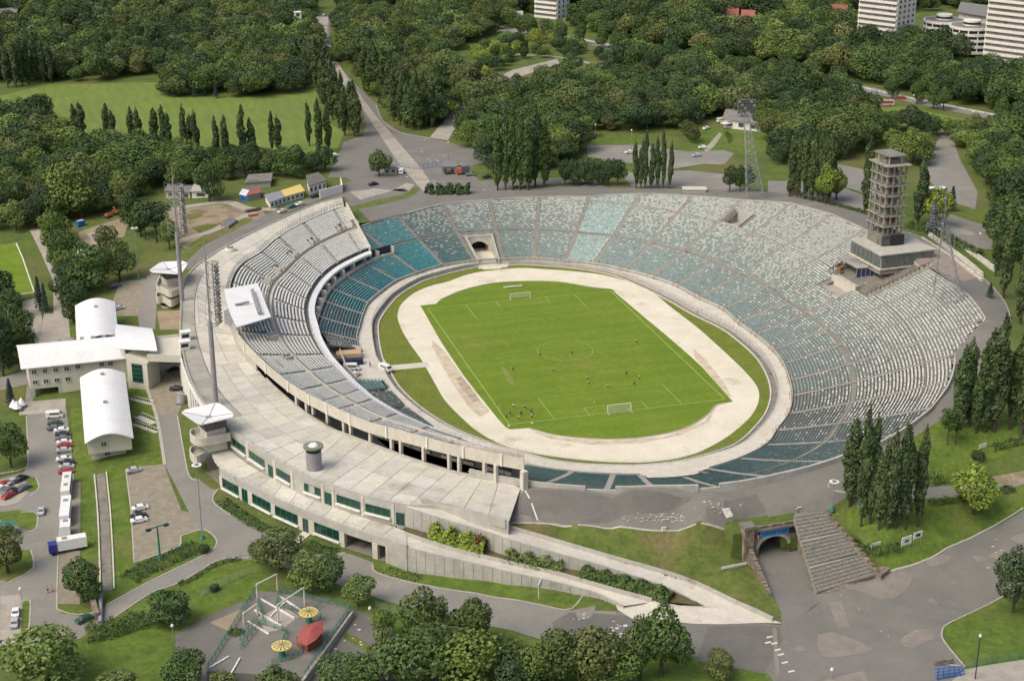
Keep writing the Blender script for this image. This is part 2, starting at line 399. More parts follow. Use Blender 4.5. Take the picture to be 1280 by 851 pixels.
def clip(poly, a, b, c):   # keep a*x+b*y+c >= 0
    out = []
    for i in range(len(poly)):
        p, q = poly[i], poly[(i+1) % len(poly)]
        dp, dq = a*p[0]+b*p[1]+c, a*q[0]+b*q[1]+c
        if dp >= 0: out.append(p)
        if (dp > 0 and dq < 0) or (dp < 0 and dq > 0):
            t = dp/(dp-dq); out.append((p[0]+(q[0]-p[0])*t, p[1]+(q[1]-p[1])*t))
    return out
def drape(name, poly, m, off=.03, kind='structure', label=None, cat=None, parent=None, group=None):
    """sheet lying on the terrain, cut along the terrain's own triangles"""
    P = [Vector((p[0], p[1], 0)) for p in poly]; vs, fs, key = [], [], {}
    def vid(p):
        k = (round(p[0], 3), round(p[1], 3))
        if k not in key: key[k] = len(vs); vs.append((p[0], p[1], hz(p[0], p[1])+off))
        return key[k]
    for t in tessellate_polygon([P]):
        T = [(P[i].x, P[i].y) for i in t]
        if (T[1][0]-T[0][0])*(T[2][1]-T[0][1])-(T[2][0]-T[0][0])*(T[1][1]-T[0][1]) < 0: T = T[::-1]
        xs = [q[0] for q in T]; ys = [q[1] for q in T]
        for i in range(int((min(xs)-GX0)//GS), int((max(xs)-GX0)//GS)+1):
            x0 = GX0+i*GS
            col = clip(clip(T, 1, 0, -x0), -1, 0, x0+GS)
            if len(col) < 3: continue
            yy = [q[1] for q in col]
            for j in range(int((min(yy)-GY0)//GS), int((max(yy)-GY0)//GS)+1):
                y0 = GY0+j*GS
                c = clip(clip(col, 0, 1, -y0), 0, -1, y0+GS)
                if len(c) < 3: continue
                for sgn in (1, -1):   # x-x0 >= y-y0 or the other side
                    k = clip(c, sgn, -sgn, sgn*(y0-x0))
                    if len(k) < 3: continue
                    ids = []
                    for q in k:
                        v = vid(q)
                        if v not in ids: ids.append(v)
                    if len(ids) >= 3: fs.append(tuple(ids))
    mb = MB(); mb.v = vs; mb.f = fs
    return mb.build(name, m, parent, label, cat, group, kind if parent is None and not cat else None, smooth=True)
def G2(pts, n=0):
    L = [g(*p) for p in pts]
    return cat(L, n) if n else L
def Gc(pts, n=5):      # smooth closed outline on terrain
    return cat([g(*p) for p in pts], n, True)
def drape_line(name, line, width, m, off=.05, h_=0, kind='structure', parent=None, label=None, cat_=None, group=None):
    L = resample(line, 2.0); mb = MB(); A, B = [], []
    for i, p in enumerate(L):
        d = L[min(i+1, len(L)-1)]-L[max(i-1, 0)]; d.z = 0; d.normalize(); o = Vector((-d.y, d.x, 0))*width/2
        A.append(p+o); B.append(p-o)
    for q in A+B: q.z = hz(q.x, q.y)+off+h_
    mb.strip(B, A)
    if h_:
        for Q in (A, B): mb.strip([Vector((q.x, q.y, q.z-h_-.1)) for q in Q], Q)
    return mb.build(name, m, parent, label, cat_, group, kind if parent is None and not cat_ else None)

# ================================================================ stadium bowl geometry
RING = [(523.7,341.7),(555,332.5),(592.5,327),(628.7,325),(667.5,324),(706,327),(742.5,330.5),(780,338),(814,347),(845,358),(872.5,373),(902.5,387),(922,404),(943,419),(965,438),(978,455),(986,476),(989,495),(985,517),(970,538),(957,556),(925,573),(885,586),(845,592.5),(800,594),(766,593.5),(715,590),(658,581),(600,563),(560,545),(520,520),(485,487),(460,455),(447.5,425.5),(450,410.5),(455,393),(462,379),(477.5,365.5),(497.5,351.7)]
NR = len(RING)
RI = [at(*q, 1.5) for q in RING]
def fz(L): return 1.5 + .31*L + .0012*L*L if L > 0 else 1.5
# outer rim measured on the stair lines (None: taken from the neighbours); L of the rim per line
RIM = {0:(453,283),1:(495,272),2:(548.7,256.7),3:(611,250.5),4:(672.5,247),5:(736,246),6:(802,243),7:(865,246),8:(924,250.5),9:(987,255),10:(1037,268),11:(1075,286),14:(1175,348),15:(1206,368),16:(1229,398),17:(1192,446),18:(1185,477),19:(1163,508),20:(1100,552),21:(1037,576),22:(955,598),23:(905,608),24:(835,611),25:(766,613),26:(716,612.5),27:(671,605)}
def _near(P):
    best = 1e9
    for i in range(NR):
        a, b = RI[i], RI[(i+1)%NR]; d = (b-a).xy; v = (P-a).xy
        t = min(1, max(0, v.dot(d)/d.dot(d))); dd = (v-d*t).length
        if dd < best: best = dd; u = i+t
    return best, u
def onbowl(px, py, zmin=1.6):
    z = zmin
    while z < 30:
        P = at(px, py, z); L, u = _near(P)
        if fz(L) <= z and fz(L) > z-1.5: return P, L, u
        z += .1
    raise RuntimeError((px, py))
DIR, LOUT = [None]*NR, [13.0]*NR
for i in range(NR):
    a, b = RI[i-1], RI[(i+1)%NR]; t = (b-a).xy; t.normalize(); n_ = Vector((-t.y, t.x))
    if n_.dot(RI[i].xy) < 0: n_ = -n_
    DIR[i] = n_
for i, q in RIM.items():
    P, L, u = onbowl(*q); LOUT[i] = L
    d = (P-RI[i]).xy; 
    if i not in (22,23,24,25,26,27,0): DIR[i] = (DIR[i]*.5+d.normalized()*.5).normalized(); LOUT[i] = d.length
LOUT[12] = LOUT[11]; LOUT[13] = LOUT[14]
for i in (28,29,30,31,32,33): LOUT[i] = 13.0
# smooth directions
for _ in range(2):
    DIR = [(DIR[i-1]*.25+DIR[i]*.5+DIR[(i+1)%NR]*.25).normalized() for i in range(NR)]
def cr(arr, u):
    i = int(math.floor(u)) % NR; t = u-math.floor(u)
    p0, p1, p2, p3 = arr[i-1], arr[i], arr[(i+1)%NR], arr[(i+2)%NR]
    return .5*((2*p1)+(p2-p0)*t+(2*p0-5*p1+4*p2-p3)*t*t+(3*p1-p0-3*p2+p3)*t**3)
RI2 = [p.xy for p in RI]
SOUTH = [(1037,577),(1000,591),(955,599.5),(905,609),(857,610.5),(835,611),(766,613),(720,612.5),(671,606),(640,600),(600,590)]
ZS = {21:12.3, 22:12.1, 23:12.0, 24:12.0, 25:12.0, 26:12.0, 27:12.0}
SCL = [1.0]*(NR+1)
def _sy(x):
    for a, b in zip(SOUTH, SOUTH[1:]):
        if b[0] <= x <= a[0]: return a[1]+(b[1]-a[1])*(a[0]-x)/(a[0]-b[0])
    return SOUTH[-1][1] if x < 600 else SOUTH[0][1]
for i, zr in ZS.items():
    best = 1e9
    for L in np.arange(10, 60, .1):
        q = RI2[i]+DIR[i]*float(L); X, Y = pj((q.x, q.y, zr))
        if abs(Y-_sy(X)) < best: best = abs(Y-_sy(X)); LOUT[i] = float(L)
    SCL[i] = (zr-1.5)/(fz(LOUT[i])-1.5)
def scl(u):
    u = u % NR; i = int(u); t = u-i; return SCL[i]*(1-t)+SCL[(i+1)%NR]*t
def bz(u, L): return 1.5+(fz(L)-1.5)*scl(u)
def bp(u, L, dz=0):
    a = cr(RI2, u); d = cr(DIR, u).normalized()
    return Vector((a.x+d.x*L, a.y+d.y*L, bz(u, L)+dz))
def lout(u):
    i = int(math.floor(u)) % NR; t = u-math.floor(u)
    return LOUT[i]*(1-t)+LOUT[(i+1)%NR]*t
G1a, G1b, G2a, G2b = 17.2, 18.8, 36.9, 38.1

# ================================================================ ground
DECK = [((428,247),(431,262)),((405,252),(405,270)),((378,262),(378,285)),((330,284),(347,303)),((288,305),(322,322)),((262,321),(299,338)),((240,338),(287,358)),((228,362),(285,380)),((226,392),(286,405)),((226,420),(295,422)),((232,455),(312,448)),((243,485),(333,474)),((262,512),(353,493.6)),((290,538),(381,517)),((330,566),(410,536)),((376,592.5),(430,543.5)),((407,604),(470,558.5)),((453,619),(510,573.5)),((506,631),(555,588.5)),((552,633),(590,596)),((600,645),(615,600.5)),((636,653),(652,606.5))]
def dz_(i): return 12.4-.9*min(1, i/13)
DO = cat([at(*a, dz_(i)) for i, (a, b) in enumerate(DECK)], 6)
DI = cat([at(*b, dz_(i)) for i, (a, b) in enumerate(DECK)], 6)
LDT = [(262,563),(275,586),(312,606),(349,625),(387,641),(440,660.5),(483,674),(509,683)]   # lower deck outer edge, level 5.8
LDO = cat([at(*q, 5.8) for q in LDT], 5)
RZ = dict(la=([(509,683.5),(545,692.5),(600,705),(640,715),(690,725.5),(745,740.5),(780,757)], [5.6,5.0,3.7,2.8,1.8,.7,.0]), ub=([(527,629),(560,639),(600,650.5),(640,662),(702,680),(765,698.5),(855,725),(925,757)], [11.4,10.4,8.9,8.2,6.2,4.1,1.4,.1]))
_la = [at(*q, z).xy for q, z in zip(*RZ['la'])]; _ub = [at(*q, z).xy for q, z in zip(*RZ['ub'])]
# hole of the stadium in the terrain
rimpts = [bp(u/2, lout(u/2)+(.8 if u < 54 else 0)) for u in range(0, 54)]
hole = [p.xy for p in rimpts] + [at(636,652,11.5).xy] + _ub[3:] + [at(880,760,0).xy] + _la[::-1] + [p.xy for p in reversed(LDO)] + [DO[i].xy for i in range(60, -1, -6)]
hole_w = [p for p in hole]
hole2 = [at(*q, 0).xy for q in [(934,698),(1003,686.5),(1023,741),(980,775)]]
def inside(poly, x, y):
    r = False; n = len(poly); j = n-1
    for i in range(n):
        if (poly[i][1] > y) != (poly[j][1] > y) and x < (poly[j][0]-poly[i][0])*(y-poly[i][1])/(poly[j][1]-poly[i][1])+poly[i][0]: r = not r
        j = i
    return r
def cellcut(cor):
    v = Vector((cor[0][0]+GS/2, cor[0][1]+GS/2))-_h2[0].xy; b_, l_ = v.dot(_pn), v.dot(_pe)
    if -6 < b_ < 20 and -9 < l_ < (_h2[1]-_h2[0]).length+7: return True
    return any(inside(hole2, cor[0][0]+a_*GS/4, cor[0][1]+c_*GS/4) for a_ in range(5) for c_ in range(5))
mb = MB(); idx = {}
def gv(i, j):
    if (i, j) not in idx: idx[(i, j)] = len(mb.v); mb.v.append((_gx[i], _gy[j], _G[i, j]))
    return idx[(i, j)]
hb = [min(p[0] for p in hole), max(p[0] for p in hole), min(p[1] for p in hole), max(p[1] for p in hole)]
for i in range(GNX):
    for j in range(GNY):
        cor = [(_gx[i],_gy[j]),(_gx[i]+GS,_gy[j]),(_gx[i]+GS,_gy[j]+GS),(_gx[i],_gy[j]+GS)]
        if hb[0]-9 < cor[0][0] < hb[1] and hb[2]-9 < cor[0][1] < hb[3] and any(inside(hole, *c) for c in cor): continue
        if cellcut(cor): continue
        a, b, c, d = gv(i,j), gv(i+1,j), gv(i+1,j+1), gv(i,j+1)
        mb.f += [(a,b,c),(a,c,d)]
# skirt to the horizon
def ringpt(x, y, z): mb.v.append((x, y, z)); return len(mb.v)-1
x1, y1 = GX0+GS*GNX, GY0+GS*GNY
inner_c = [gv(0,0), gv(GNX,0), gv(GNX,GNY), gv(0,GNY)]
mb.build('ground', M['grass'], kind='structure', origin=(0,0,0), smooth=True)
mb = MB()
for (a0,b0,a1,b1) in ((-6000,-6000,6000,GY0+8),(-6000,y1-8,6000,9000),(-6000,GY0,GX0+8,y1),(x1-8,GY0,6000,y1)):
    mb.add([(a0,b0,-4),(a1,b0,-4),(a1,b1,-4),(a0,b1,-4)],[(0,1,2,3)])
mb.build('distant_ground', M['grass'], kind='structure')

# cut of the terrain round the stadium, filled exactly
_w2 = (_h2[1]-_h2[0]).length
def hz2(x, y):
    v = Vector((x, y))-_h2[0].xy; b_ = v.dot(_pn); l_ = v.dot(_pe)
    return max(hz(x, y), 7.1) if b_ > .0 and -4 < l_ < _w2+2 and b_ < 14 else hz(x, y)
def ringfill():
    """terrain cells crossing the stadium outline, clipped to its outside"""
    out = MB(); key = {}
    H2 = [Vector((p[0], p[1], 0)) for p in hole]
    for i in range(GNX):
        for j in range(GNY):
            cor = [(_gx[i],_gy[j]),(_gx[i]+GS,_gy[j]),(_gx[i]+GS,_gy[j]+GS),(_gx[i],_gy[j]+GS)]
            if not (hb[0]-30 < cor[0][0] < hb[1]+30 and hb[2]-40 < cor[0][1] < hb[3]+20): continue
            ins = [inside(hole, *c) for c in cor]
            in2 = cellcut(cor)
            if (any(ins) or in2) and not all(ins):
                n = 12; s_ = GS/n
                for a in range(n):
                    for b in range(n):
                        x, y = cor[0][0]+(a+.5)*s_, cor[0][1]+(b+.5)*s_
                        if inside(hole, x, y) or inside(hole2, x, y): continue
                        q = [(x-s_/2,y-s_/2),(x+s_/2,y-s_/2),(x+s_/2,y+s_/2),(x-s_/2,y+s_/2)]
                        out.add([(p[0],p[1],hz2(*p)-.005) for p in q], [(0,1,2),(0,2,3)])
    out.build('bank_edge_ground', M['grass'], kind='structure', origin=(0,0,0))
ringfill()

# ---------------- pitch, turf ring and track (level 0)
def flat(name, poly, m, z, kind='structure', **k):
    mb = MB(); mb.v = [(p[0], p[1], z) for p in poly]
    mb.f = [tuple(t) for t in tessellate_polygon([[Vector((p[0], p[1], 0)) for p in poly]])]
    return mb.build(name, m, kind=kind, **k)
KERB = [(489,380),(475,400),(473,417.5),(477.5,445),(484,457.5),(497.5,481),(512.5,497.5),(532.5,514),(557.5,530),(580,541),(620,556),(666,569),(692,575.6),(727,580),(765,581.5),(800,581.5),(845,577),(890,566),(920,554.6),(941,536.5),(957.6,515),(963.4,491),(957.6,467.7),(944,446),(922,426),(900.5,410.5),(865,393),(830,373),(790,354),(760,343),(715,335.5),(660,331.5),(634,332),(600,334),(570,340),(537,349),(519,357),(500,369)]
KW = cat([at(*q, 0) for q in KERB], 4, True)
flat('infield_base', KW, M['ring'], -.02)
TO = [(560,352),(540,357),(522,364),(510,372),(500,383),(497,396),(502,412),(514,432),(527,450),(543,478),(556,500),(575,520),(597,539),(628,556),(665,566),(730,575),(800,578),(850,572),(880,562),(910,545),(935,524),(946,508),(949,492),(943,478),(925,458),(895,430),(870,408),(840,385),(815,365),(790,354),(755,344),(715,339),(680,336.5),(650,335),(615,338),(585,343)]
TO_W = cat([at(*q, 0) for q in TO], 4, True)
flat('running_track', TO_W, M['track'], .03)
TI = [(525.5,382),(545,380),(552,374),(575,364),(600,357),(625,353),(660,351.5),(700,352.5),(740,359),(764,361.5),(768,365),(800,392),(850,434),(890,470),(916,502),(905,504),(895,507),(885,518),(865,531),(840,540),(800,547),(760,549),(720,547),(690,543),(660,535),(640,536.5),(631,533),(610,508),(580,470),(550,425),(533,397)]
TI_W = []
_t = [at(*q, 0) for q in TI]
TI_W = [p for p in _t[:1]] + cat(_t[1:11], 3)[:-1] + cat(_t[10:14], 3)[:-1] + _t[14:15] + cat(_t[15:25], 3) + cat(_t[25:30], 2)
flat('football_pitch', TI_W, M['pitch'], .06)
for gp in ([(598,336),(634,334),(640,324),(622,310),(600,310)], [(640,562),(668,568),(655,582),(620,566)], [(806,583),(848,578),(895,583),(850,596),(800,597)]):
    flat('gate_apron', [at(*q, 0.) for q in gp], M['track'], .05)
flat('crossing_path', [at(*q, 0) for q in [(478,457.5),(534,452.5),(537,458.5),(480,464)]], M['conc_light'], .045)
# worn kerb between track and turf in the two bends
mb = MB(); mb.wall(cat([at(*q, .06) for q in TI[2:10]], 5), .35, .0, .22)
mb.wall(cat([at(*q, .06) for q in TI[15:25]], 5), .35, .0, .22); mb.build('track_kerb', M['kerb'], kind='structure')
# markings
mb = MB()
def ln(x0,y0,x1,y1,w_=.22):
    d = Vector((x1-x0, y1-y0)); d.normalize(); o = Vector((-d.y, d.x))*w_/2
    mb.add([(x0-o.x,y0-o.y,.085),(x1-o.x,y1-o.y,.085),(x1+o.x,y1+o.y,.085),(x0+o.x,y0+o.y,.085)], [(0,1,2,3)])
for a in ((-34,-52.5,34,-52.5),(-34,52.5,34,52.5),(-34,-52.5,-34,52.5),(34,-52.5,34,52.5)): ln(*a, .4)
ln(-34,0,34,0,.18)
for sy in (-1,1):
    for hw, dp in ((20.16,16.5),(9.16,5.5)):
        ln(-hw,sy*52.5,-hw,sy*(52.5-dp),.3); ln(hw,sy*52.5,hw,sy*(52.5-dp),.3); ln(-hw,sy*(52.5-dp),hw,sy*(52.5-dp),.2)
for i in range(40):
    a, b = 2*math.pi*i/40, 2*math.pi*(i+1)/40
    ln(9.15*math.cos(a),9.15*math.sin(a),9.15*math.cos(b),9.15*math.sin(b),.22)
mb.build('pitch_markings', M['white_line'], kind='structure')
flat('worn_turf_patch', [at(*q, 0) for q in [(624,455),(634,462),(644,478),(641,482),(632,475)]], mat('worn turf', (.20,.22,.05), (.15,.2,.025), .4), .07)
def goal(name, label, cy, sgn):
    t = thing(name, label, 'goal', (0, cy, 0), group='football goals on the pitch')
    m_ = MB()
    for x in (-3.66, 3.66): m_.cyl((x,cy,.06),(x,cy,2.5),.09,6)
    m_.cyl((-3.75,cy,2.46),(3.75,cy,2.46),.09,6); m_.build('goal_frame', M['whitewash'], t)
    m_ = MB()
    for x in (-3.66,3.66):
        m_.cyl((x,cy,2.4),(x,cy+sgn*1.6,.1),.04,4); m_.cyl((x,cy,.1),(x,cy+sgn*1.8,.1),.04,4)
    for k in range(15):
        x = -3.66+7.32*k/14; m_.cyl((x,cy,2.4),(x,cy+sgn*1.6,.1),.022,3)
    for k in range(1,6):
        f_ = k/6; m_.cyl((-3.66,cy+sgn*1.6*f_,2.4-2.3*f_),(3.66,cy+sgn*1.6*f_,2.4-2.3*f_),.02,3)
    m_.build('goal_net', M['whitewash'], t, kind='stuff')
goal('football_goal', 'white netted goal at the near end of the pitch', -52.5, -1)
goal('football_goal', 'white netted goal at the far end below the tunnel gate', 52.5, 1)

# ---------------- the bowl: one thing with its parts
bowl = thing('stadium_bowl', 'open concrete stadium bowl with teal and whitened plastic seats round the pitch', 'stadium', (0,0,0))
US = [i/4 for i in range(0, 27*4+1)]
def skip(u, L):
    if L > lout(u)+.01: return True
    if 2.12 < u < 2.88 and L < 15.5: return True          # far tunnel gate
    if 11.85 < u < 13.5 and L > 35.5: return True
    if 12.17 < u < 13.0 and L > 29.8: return True          # cut for the judges' tower
    if 8.12 < u < 8.55 and 38 < L < 46: return True
    if 22.3 < u < 23.9 and L < 5.5: return True           # tunnel well at the near gate
    return False
ROW = 1.0
# stepped concrete terrace
V, F = [], []
def terr(u0, u1, un, Lmax=None):
    us = [u0+(u1-u0)*k/un for k in range(un+1)]
    rows = np.arange(0, 62, ROW)
    for L in rows:
        for a, b in zip(us, us[1:]):
            um = (a+b)/2
            if skip(um, L+ROW/2): continue
            z0, z1 = bz(um, L)-.02, bz(um, L+ROW)-.02
            p = [bp(a, L), bp(b, L), bp(b, L+ROW), bp(a, L+ROW)]
            k = len(V); V.extend([(q.x, q.y, z0) for q in p]+[(p[3].x,p[3].y,z1),(p[2].x,p[2].y,z1)])
            F.append((k,k+1,k+2,k+3)); F.append((k+3,k+2,k+5,k+4))
terr(0, 27, 27*6); terr(33, 39, 36)
o = bpy.data.objects.new('terrace_steps', mesh_np('terrace_steps', V, F, M['terrace'])); link(o, bowl, kind='stuff')
# seats
def seat_block(name, parent, lines, style, pitch=.55, z_of=None, bench=False):
    """lines: list of polylines (list of Vector) ; one seat every pitch metre"""
    P, T, Lr = [], [], []
    for f_, pl in lines:
        q = resample(pl, pitch)
        for a, b in zip(q, q[1:]):
            P.append((a+b)/2); d = (b-a); d.z = 0; d.normalize(); T.append(d); Lr.append(f_)
    if not P: return None
    P = np.array([tuple(p) for p in P]); T = np.array([tuple(t) for t in T]); Lr = np.array(Lr)
    N = len(P); O = np.stack([-T[:,1], T[:,0], np.zeros(N)], 1)
    cen = -np.array(tuple(parent.location)); sg = np.sign((O*(P-cen)).sum(1)); O *= sg[:,None]
    hw = .29 if bench else .225
    seat = [(-hw,-.02,.42),(hw,-.02,.42),(hw,.42,.40),(-hw,.42,.40),(-hw,-.02,.12),(hw,-.02,.12),(-hw,.40,.40),(hw,.40,.40),(hw,.46,.68),(-hw,.46,.68)] if not bench else \
           [(-hw,-.1,.45),(hw,-.1,.45),(hw,.5,.45),(-hw,.5,.45),(-hw,-.1,.25),(hw,-.1,.25),(-hw,.5,.45),(hw,.5,.45),(hw,.52,.5),(-hw,.52,.5)]
    fq = [(0,1,2,3),(4,5,1,0),(6,7,8,9)]
    s_ = np.array(seat)
    VV = P[:,None,:] + s_[None,:,0:1]*T[:,None,:] + s_[None,:,1:2]*O[:,None,:] + s_[None,:,2:3]*np.array([0,0,1.])
    FF = (np.array(fq)[None] + 10*np.arange(N)[:,None,None]).reshape(-1,4)
    base, wl, wh, white, lo, hi = style
    fr = np.clip((Lr-lo)/(hi-lo), 0, 1); pw = wl+(wh-wl)*fr
    rowid = np.round(Lr/ROW).astype(int)
    posi = np.zeros(N); 
    d_ = np.r_[0, np.linalg.norm(np.diff(P, axis=0), axis=1)]; d_[d_ > 2] = 1.3; posi = np.cumsum(d_)
    grp = np.floor(posi/1.1 + rowid*.5).astype(int); hsh = (np.sin(grp*12.9898+rowid*78.233)*43758.5453) % 1.0
    isw = ((grp % 2 == 0) & (hsh < pw*1.25)) | ((grp % 2 == 1) & (hsh < (pw-.35)*1.1)) | (rng.random(N) < pw*.06)
    if bench: isw = rng.random(N) < .02
    fade = (fr*.35)[:,None]
    b_ = np.array(base)*(1-fade) + np.array((.30,.31,.27))*fade
    c = b_*(1+rng.normal(0,.05 if bench else .13,N))[:,None]
    c[isw] = np.array(white)*(rng.uniform(.62,1.08,isw.sum()))[:,None]
    c = np.clip(c, .01, .85)
    c3 = np.repeat(c, 3, axis=0).reshape(N, 3, 3)
    if not bench: c3[isw, 2] = b_[isw]*1.1; c3[isw, 1] *= .7
    me = mesh_np(name, VV.reshape(-1,3), FF, M['seats'], c3.reshape(-1,3))
    o = bpy.data.objects.new(name, me); return link(o, parent, kind='stuff')
TEAL = (.075,.35,.365); GREY = (.19,.255,.245); PALE = (.28,.395,.385); DK = (.11,.22,.22)
WHT = (.68,.68,.62)
def style_for(k, tier):
    if k >= 33: return (TEAL if k != 33 and k != 34 else (.12,.27,.27), .01, .03, WHT, 0, 15)
    if k in (38, 0): return (TEAL, .01, .10, WHT, 0, 34)
    if k == 1: return ((.10,.19,.195), .05, .72, WHT, 3, 34)
    if k == 5 and tier == 0: return (PALE, .02, .05, WHT, 0, 20)
    if k == 5: return (PALE, .12, .45, WHT, 19, 40)
    if k <= 4: return (GREY, .04, .72, WHT, 3, 36)
    if k <= 9: return (GREY, .04, .88, WHT, 8, 42)
    if k <= 16: return (GREY, .10, 1.05, WHT, 6, 40)
    if k <= 18: return ((.17,.205,.19), .12, 1.15, WHT, 2, 36)
    if k == 19: return ((.13,.19,.18), .06, .3, WHT, 4, 40)
    return (DK, .06, .28, (.45,.50,.48), 0, 30)
for k in range(NR):
    if 27 <= k <= 30: continue
    if k in (31, 32): continue
    for tier, (La, Lb) in enumerate(((.6, G1a), (G1b, G2a), (G2b, 62))):
        if k == 38 and tier == 1: La = G1b
        if tier and 31 <= k <= 37: continue
        lines = []
        if 5 <= k <= 18:
            A_, B_ = La, Lb
        else:
            if tier == 1: A_, B_ = G1b, 62
            elif tier == 2: continue
            else: A_, B_ = La, Lb
        # width of the stair on each side, in u
        wl_ = (RI[(k+1)%NR]-RI[k]).length
        for L in np.arange(A_, B_, ROW):
            wid = wl_*(1+L/62*.9)
            mg = .85/wid
            us = np.linspace(k+mg, k+1-mg, 7); run = []
            Lz = float(L)
            for a in us:
                if skip(a, Lz+.6):
                    if len(run) > 1: lines.append((Lz, run))
                    run = []
                else: run.append(bp(a, Lz+.35) + Vector((0,0,bz(a,Lz)-bz(a,Lz+.35))))
            if len(run) > 1: lines.append((Lz, run))
        seat_block('seating_block', bowl, lines, style_for(k, tier))
# stairs between the blocks: dressed strips of light steps
for k in list(range(0, 28))+list(range(33, 39)):
    mb = MB(); Lm = LOUT[k]+.3 if k < 28 else 13.3
    wl_ = .8 if k != 8 else 1.0
    L = 0.0
    while L < Lm:
        if not ((k in (12,13)) and L > (29 if k == 12 else 35)) and not (k in (2,3) and False):
            seg = [(bp(k, L+q) ) for q in (0,.9)]
            t = cr(DIR, k).normalized(); s_ = Vector((-t.y, t.x, 0))*wl_
            if not (k == 23 and L < 5.5):
                for q in range(2):
                    a = bp(k, L+.45*q); b = bp(k, L+.45*(q+1)); z = bz(k, L+.45*(q+1))+.03
                    mb.add([(a-s_).to_tuple()[:2]+(z,), (a+s_).to_tuple()[:2]+(z,), (b+s_).to_tuple()[:2]+(z,), (b-s_).to_tuple()[:2]+(z,)], [(0,1,2,3)])
                    mb.add([(a-s_).to_tuple()[:2]+(z-.35,), (a+s_).to_tuple()[:2]+(z-.35,), (a+s_).to_tuple()[:2]+(z,), (a-s_).to_tuple()[:2]+(z,)], [(0,1,2,3)])
        L += .9
    mb.build('aisle_stair', M['aisle'], bowl)
# gangways
def ring_band(name, La, Lb, u0, u1, dz, m, n=8):
    A, B = [], []
    for i in range(int((u1-u0)*n)+1):
        u = u0+i/n
        A.append(bp(u, La)); B.append(bp(u, Lb))
    for i, (q, q2) in enumerate(zip(A, B)): q.z = q2.z = bz(u0+i/n, La)+dz
    mb = MB(); mb.strip(A, B)
    mb.wall([q.xy for q in B], .12, [q.z-.1 for q in B], [q.z+fz(Lb)-fz(La)+.25 for q in B])
    mb.wall([q.xy for q in A], .10, [q.z-1 for q in A], [q.z+.15 for q in A])
    return mb.build(name, m, bowl)
ring_band('gangway', G1a, G1b, -.2, 11.4, .12, M['aisle'])
ring_band('gangway', G1a, G1b, 11.4, 22.0, .12, M['aisle'])
ring_band('gangway', G2a+.2, G2b, 5.0, 11.4, .10, M['aisle'])
ring_band('gangway', G2a+.2, G2b, 14.0, 18.9, .10, M['aisle'])
# concourse ring and moat
def offs(P, d):
    n = len(P); out = []
    for i in range(n):
        t = (P[(i+1)%n]-P[i-1]).xy; t.normalize(); n_ = Vector((-t.y, t.x))
        if n_.dot(P[i].xy) < 0: n_ = -n_
        out.append(Vector((P[i].x+n_.x*d, P[i].y+n_.y*d, P[i].z)))
    return out
K1 = offs(KW, 2.1)
mb = MB(); mb.strip([Vector((p.x,p.y,-.01)) for p in KW+KW[:1]], [Vector((p.x,p.y,-.01)) for p in K1+K1[:1]])
mb.build('moat_floor', M['conc_dark'], kind='structure')
mb = MB(); mb.wall([p.xy for p in KW], .45, -.1, .28, True); mb.build('turf_kerb', M['conc_light'], kind='structure')
mb = MB(); mb.wall([p.xy for p in K1], .25, -.2, 1.15, True); mb.build('moat_wall', M['conc'], bowl)
# concourse floor: slabs with joints
CI = [K1[int(i*len(K1)/156)] for i in range(156)]
ringp = [cr(RI2, u*NR/234) for u in range(234)]
def nearest_ring(p):
    return min(ringp, key=lambda q: (q-p.xy).length)
def concourse():
    mb = MB(); K = K1; n = len(K)
    prevb = None; A, B = [], []
    for p in K:
        q = nearest_ring(p); d = (q-p.xy)
        A.append(Vector((p.x, p.y, 1.1))); B.append(Vector((q.x+d.normalized().x*.9 if d.length > .1 else q.x, q.y+(d.normalized().y*.9 if d.length > .1 else 0), 1.25)))
    mb.strip(A+A[:1], B+B[:1]); mb.build('concourse_floor', M['conc_light'], bowl)
concourse()
# fence on the moat wall
mb = MB(); Q = resample([p.copy() for p in K1+K1[:1]], 2.6)
for a, b in zip(Q, Q[1:]):
    mb.cyl((a.x,a.y,1.1),(a.x,a.y,2.5),.045,4); 
    for h_ in (1.5, 2.0, 2.5): mb.cyl((a.x,a.y,h_),(b.x,b.y,h_),.03,3,cap=False)
mb.build('pitch_fence', M['steel'], bowl, kind='stuff')
# rails / low gates at the feet of the stairs, reddish barriers
for k in range(0, 21):
    mb = MB(); a = bp(k+.06, -.5); b = bp(k-.06, -.5)
    d = (b-a).normalized()*1.6; c = (a+b)/2
    for s_ in (-1,1):
        mb = MB(); p = c+d*s_; mb.cyl((p.x,p.y,1.2),(p.x,p.y,2.4),.07,5)
        q = p+Vector((cr(DIR,k).x, cr(DIR,k).y, 0))*1.8; mb.cyl((q.x,q.y,1.4),(q.x,q.y,2.6),.07,5); mb.cyl((p.x,p.y,2.4),(q.x,q.y,2.6),.06,4)
        mb.build('stair_barrier', M['brick'], bowl, kind='stuff')
# front wall of the first row
mb = MB(); mb.wall([cr(RI2, u/6)+cr(DIR,u/6)*.3 for u in range(0, 22*6+1)], .2, 1.0, 2.35); mb.build('front_parapet', M['conc'], bowl)
mb = MB(); mb.wall([cr(RI2, u/6)+cr(DIR,u/6)*.3 for u in range(24*6, 27*6+1)], .25, 1.0, 2.3); mb.build('front_parapet', M['conc'], bowl)
mb = MB(); mb.wall([cr(RI2, 33+u/6)+cr(DIR,33+u/6)*.3 for u in range(0, 37)], .25, 1.0, 2.3); mb.build('front_parapet', M['conc'], bowl)
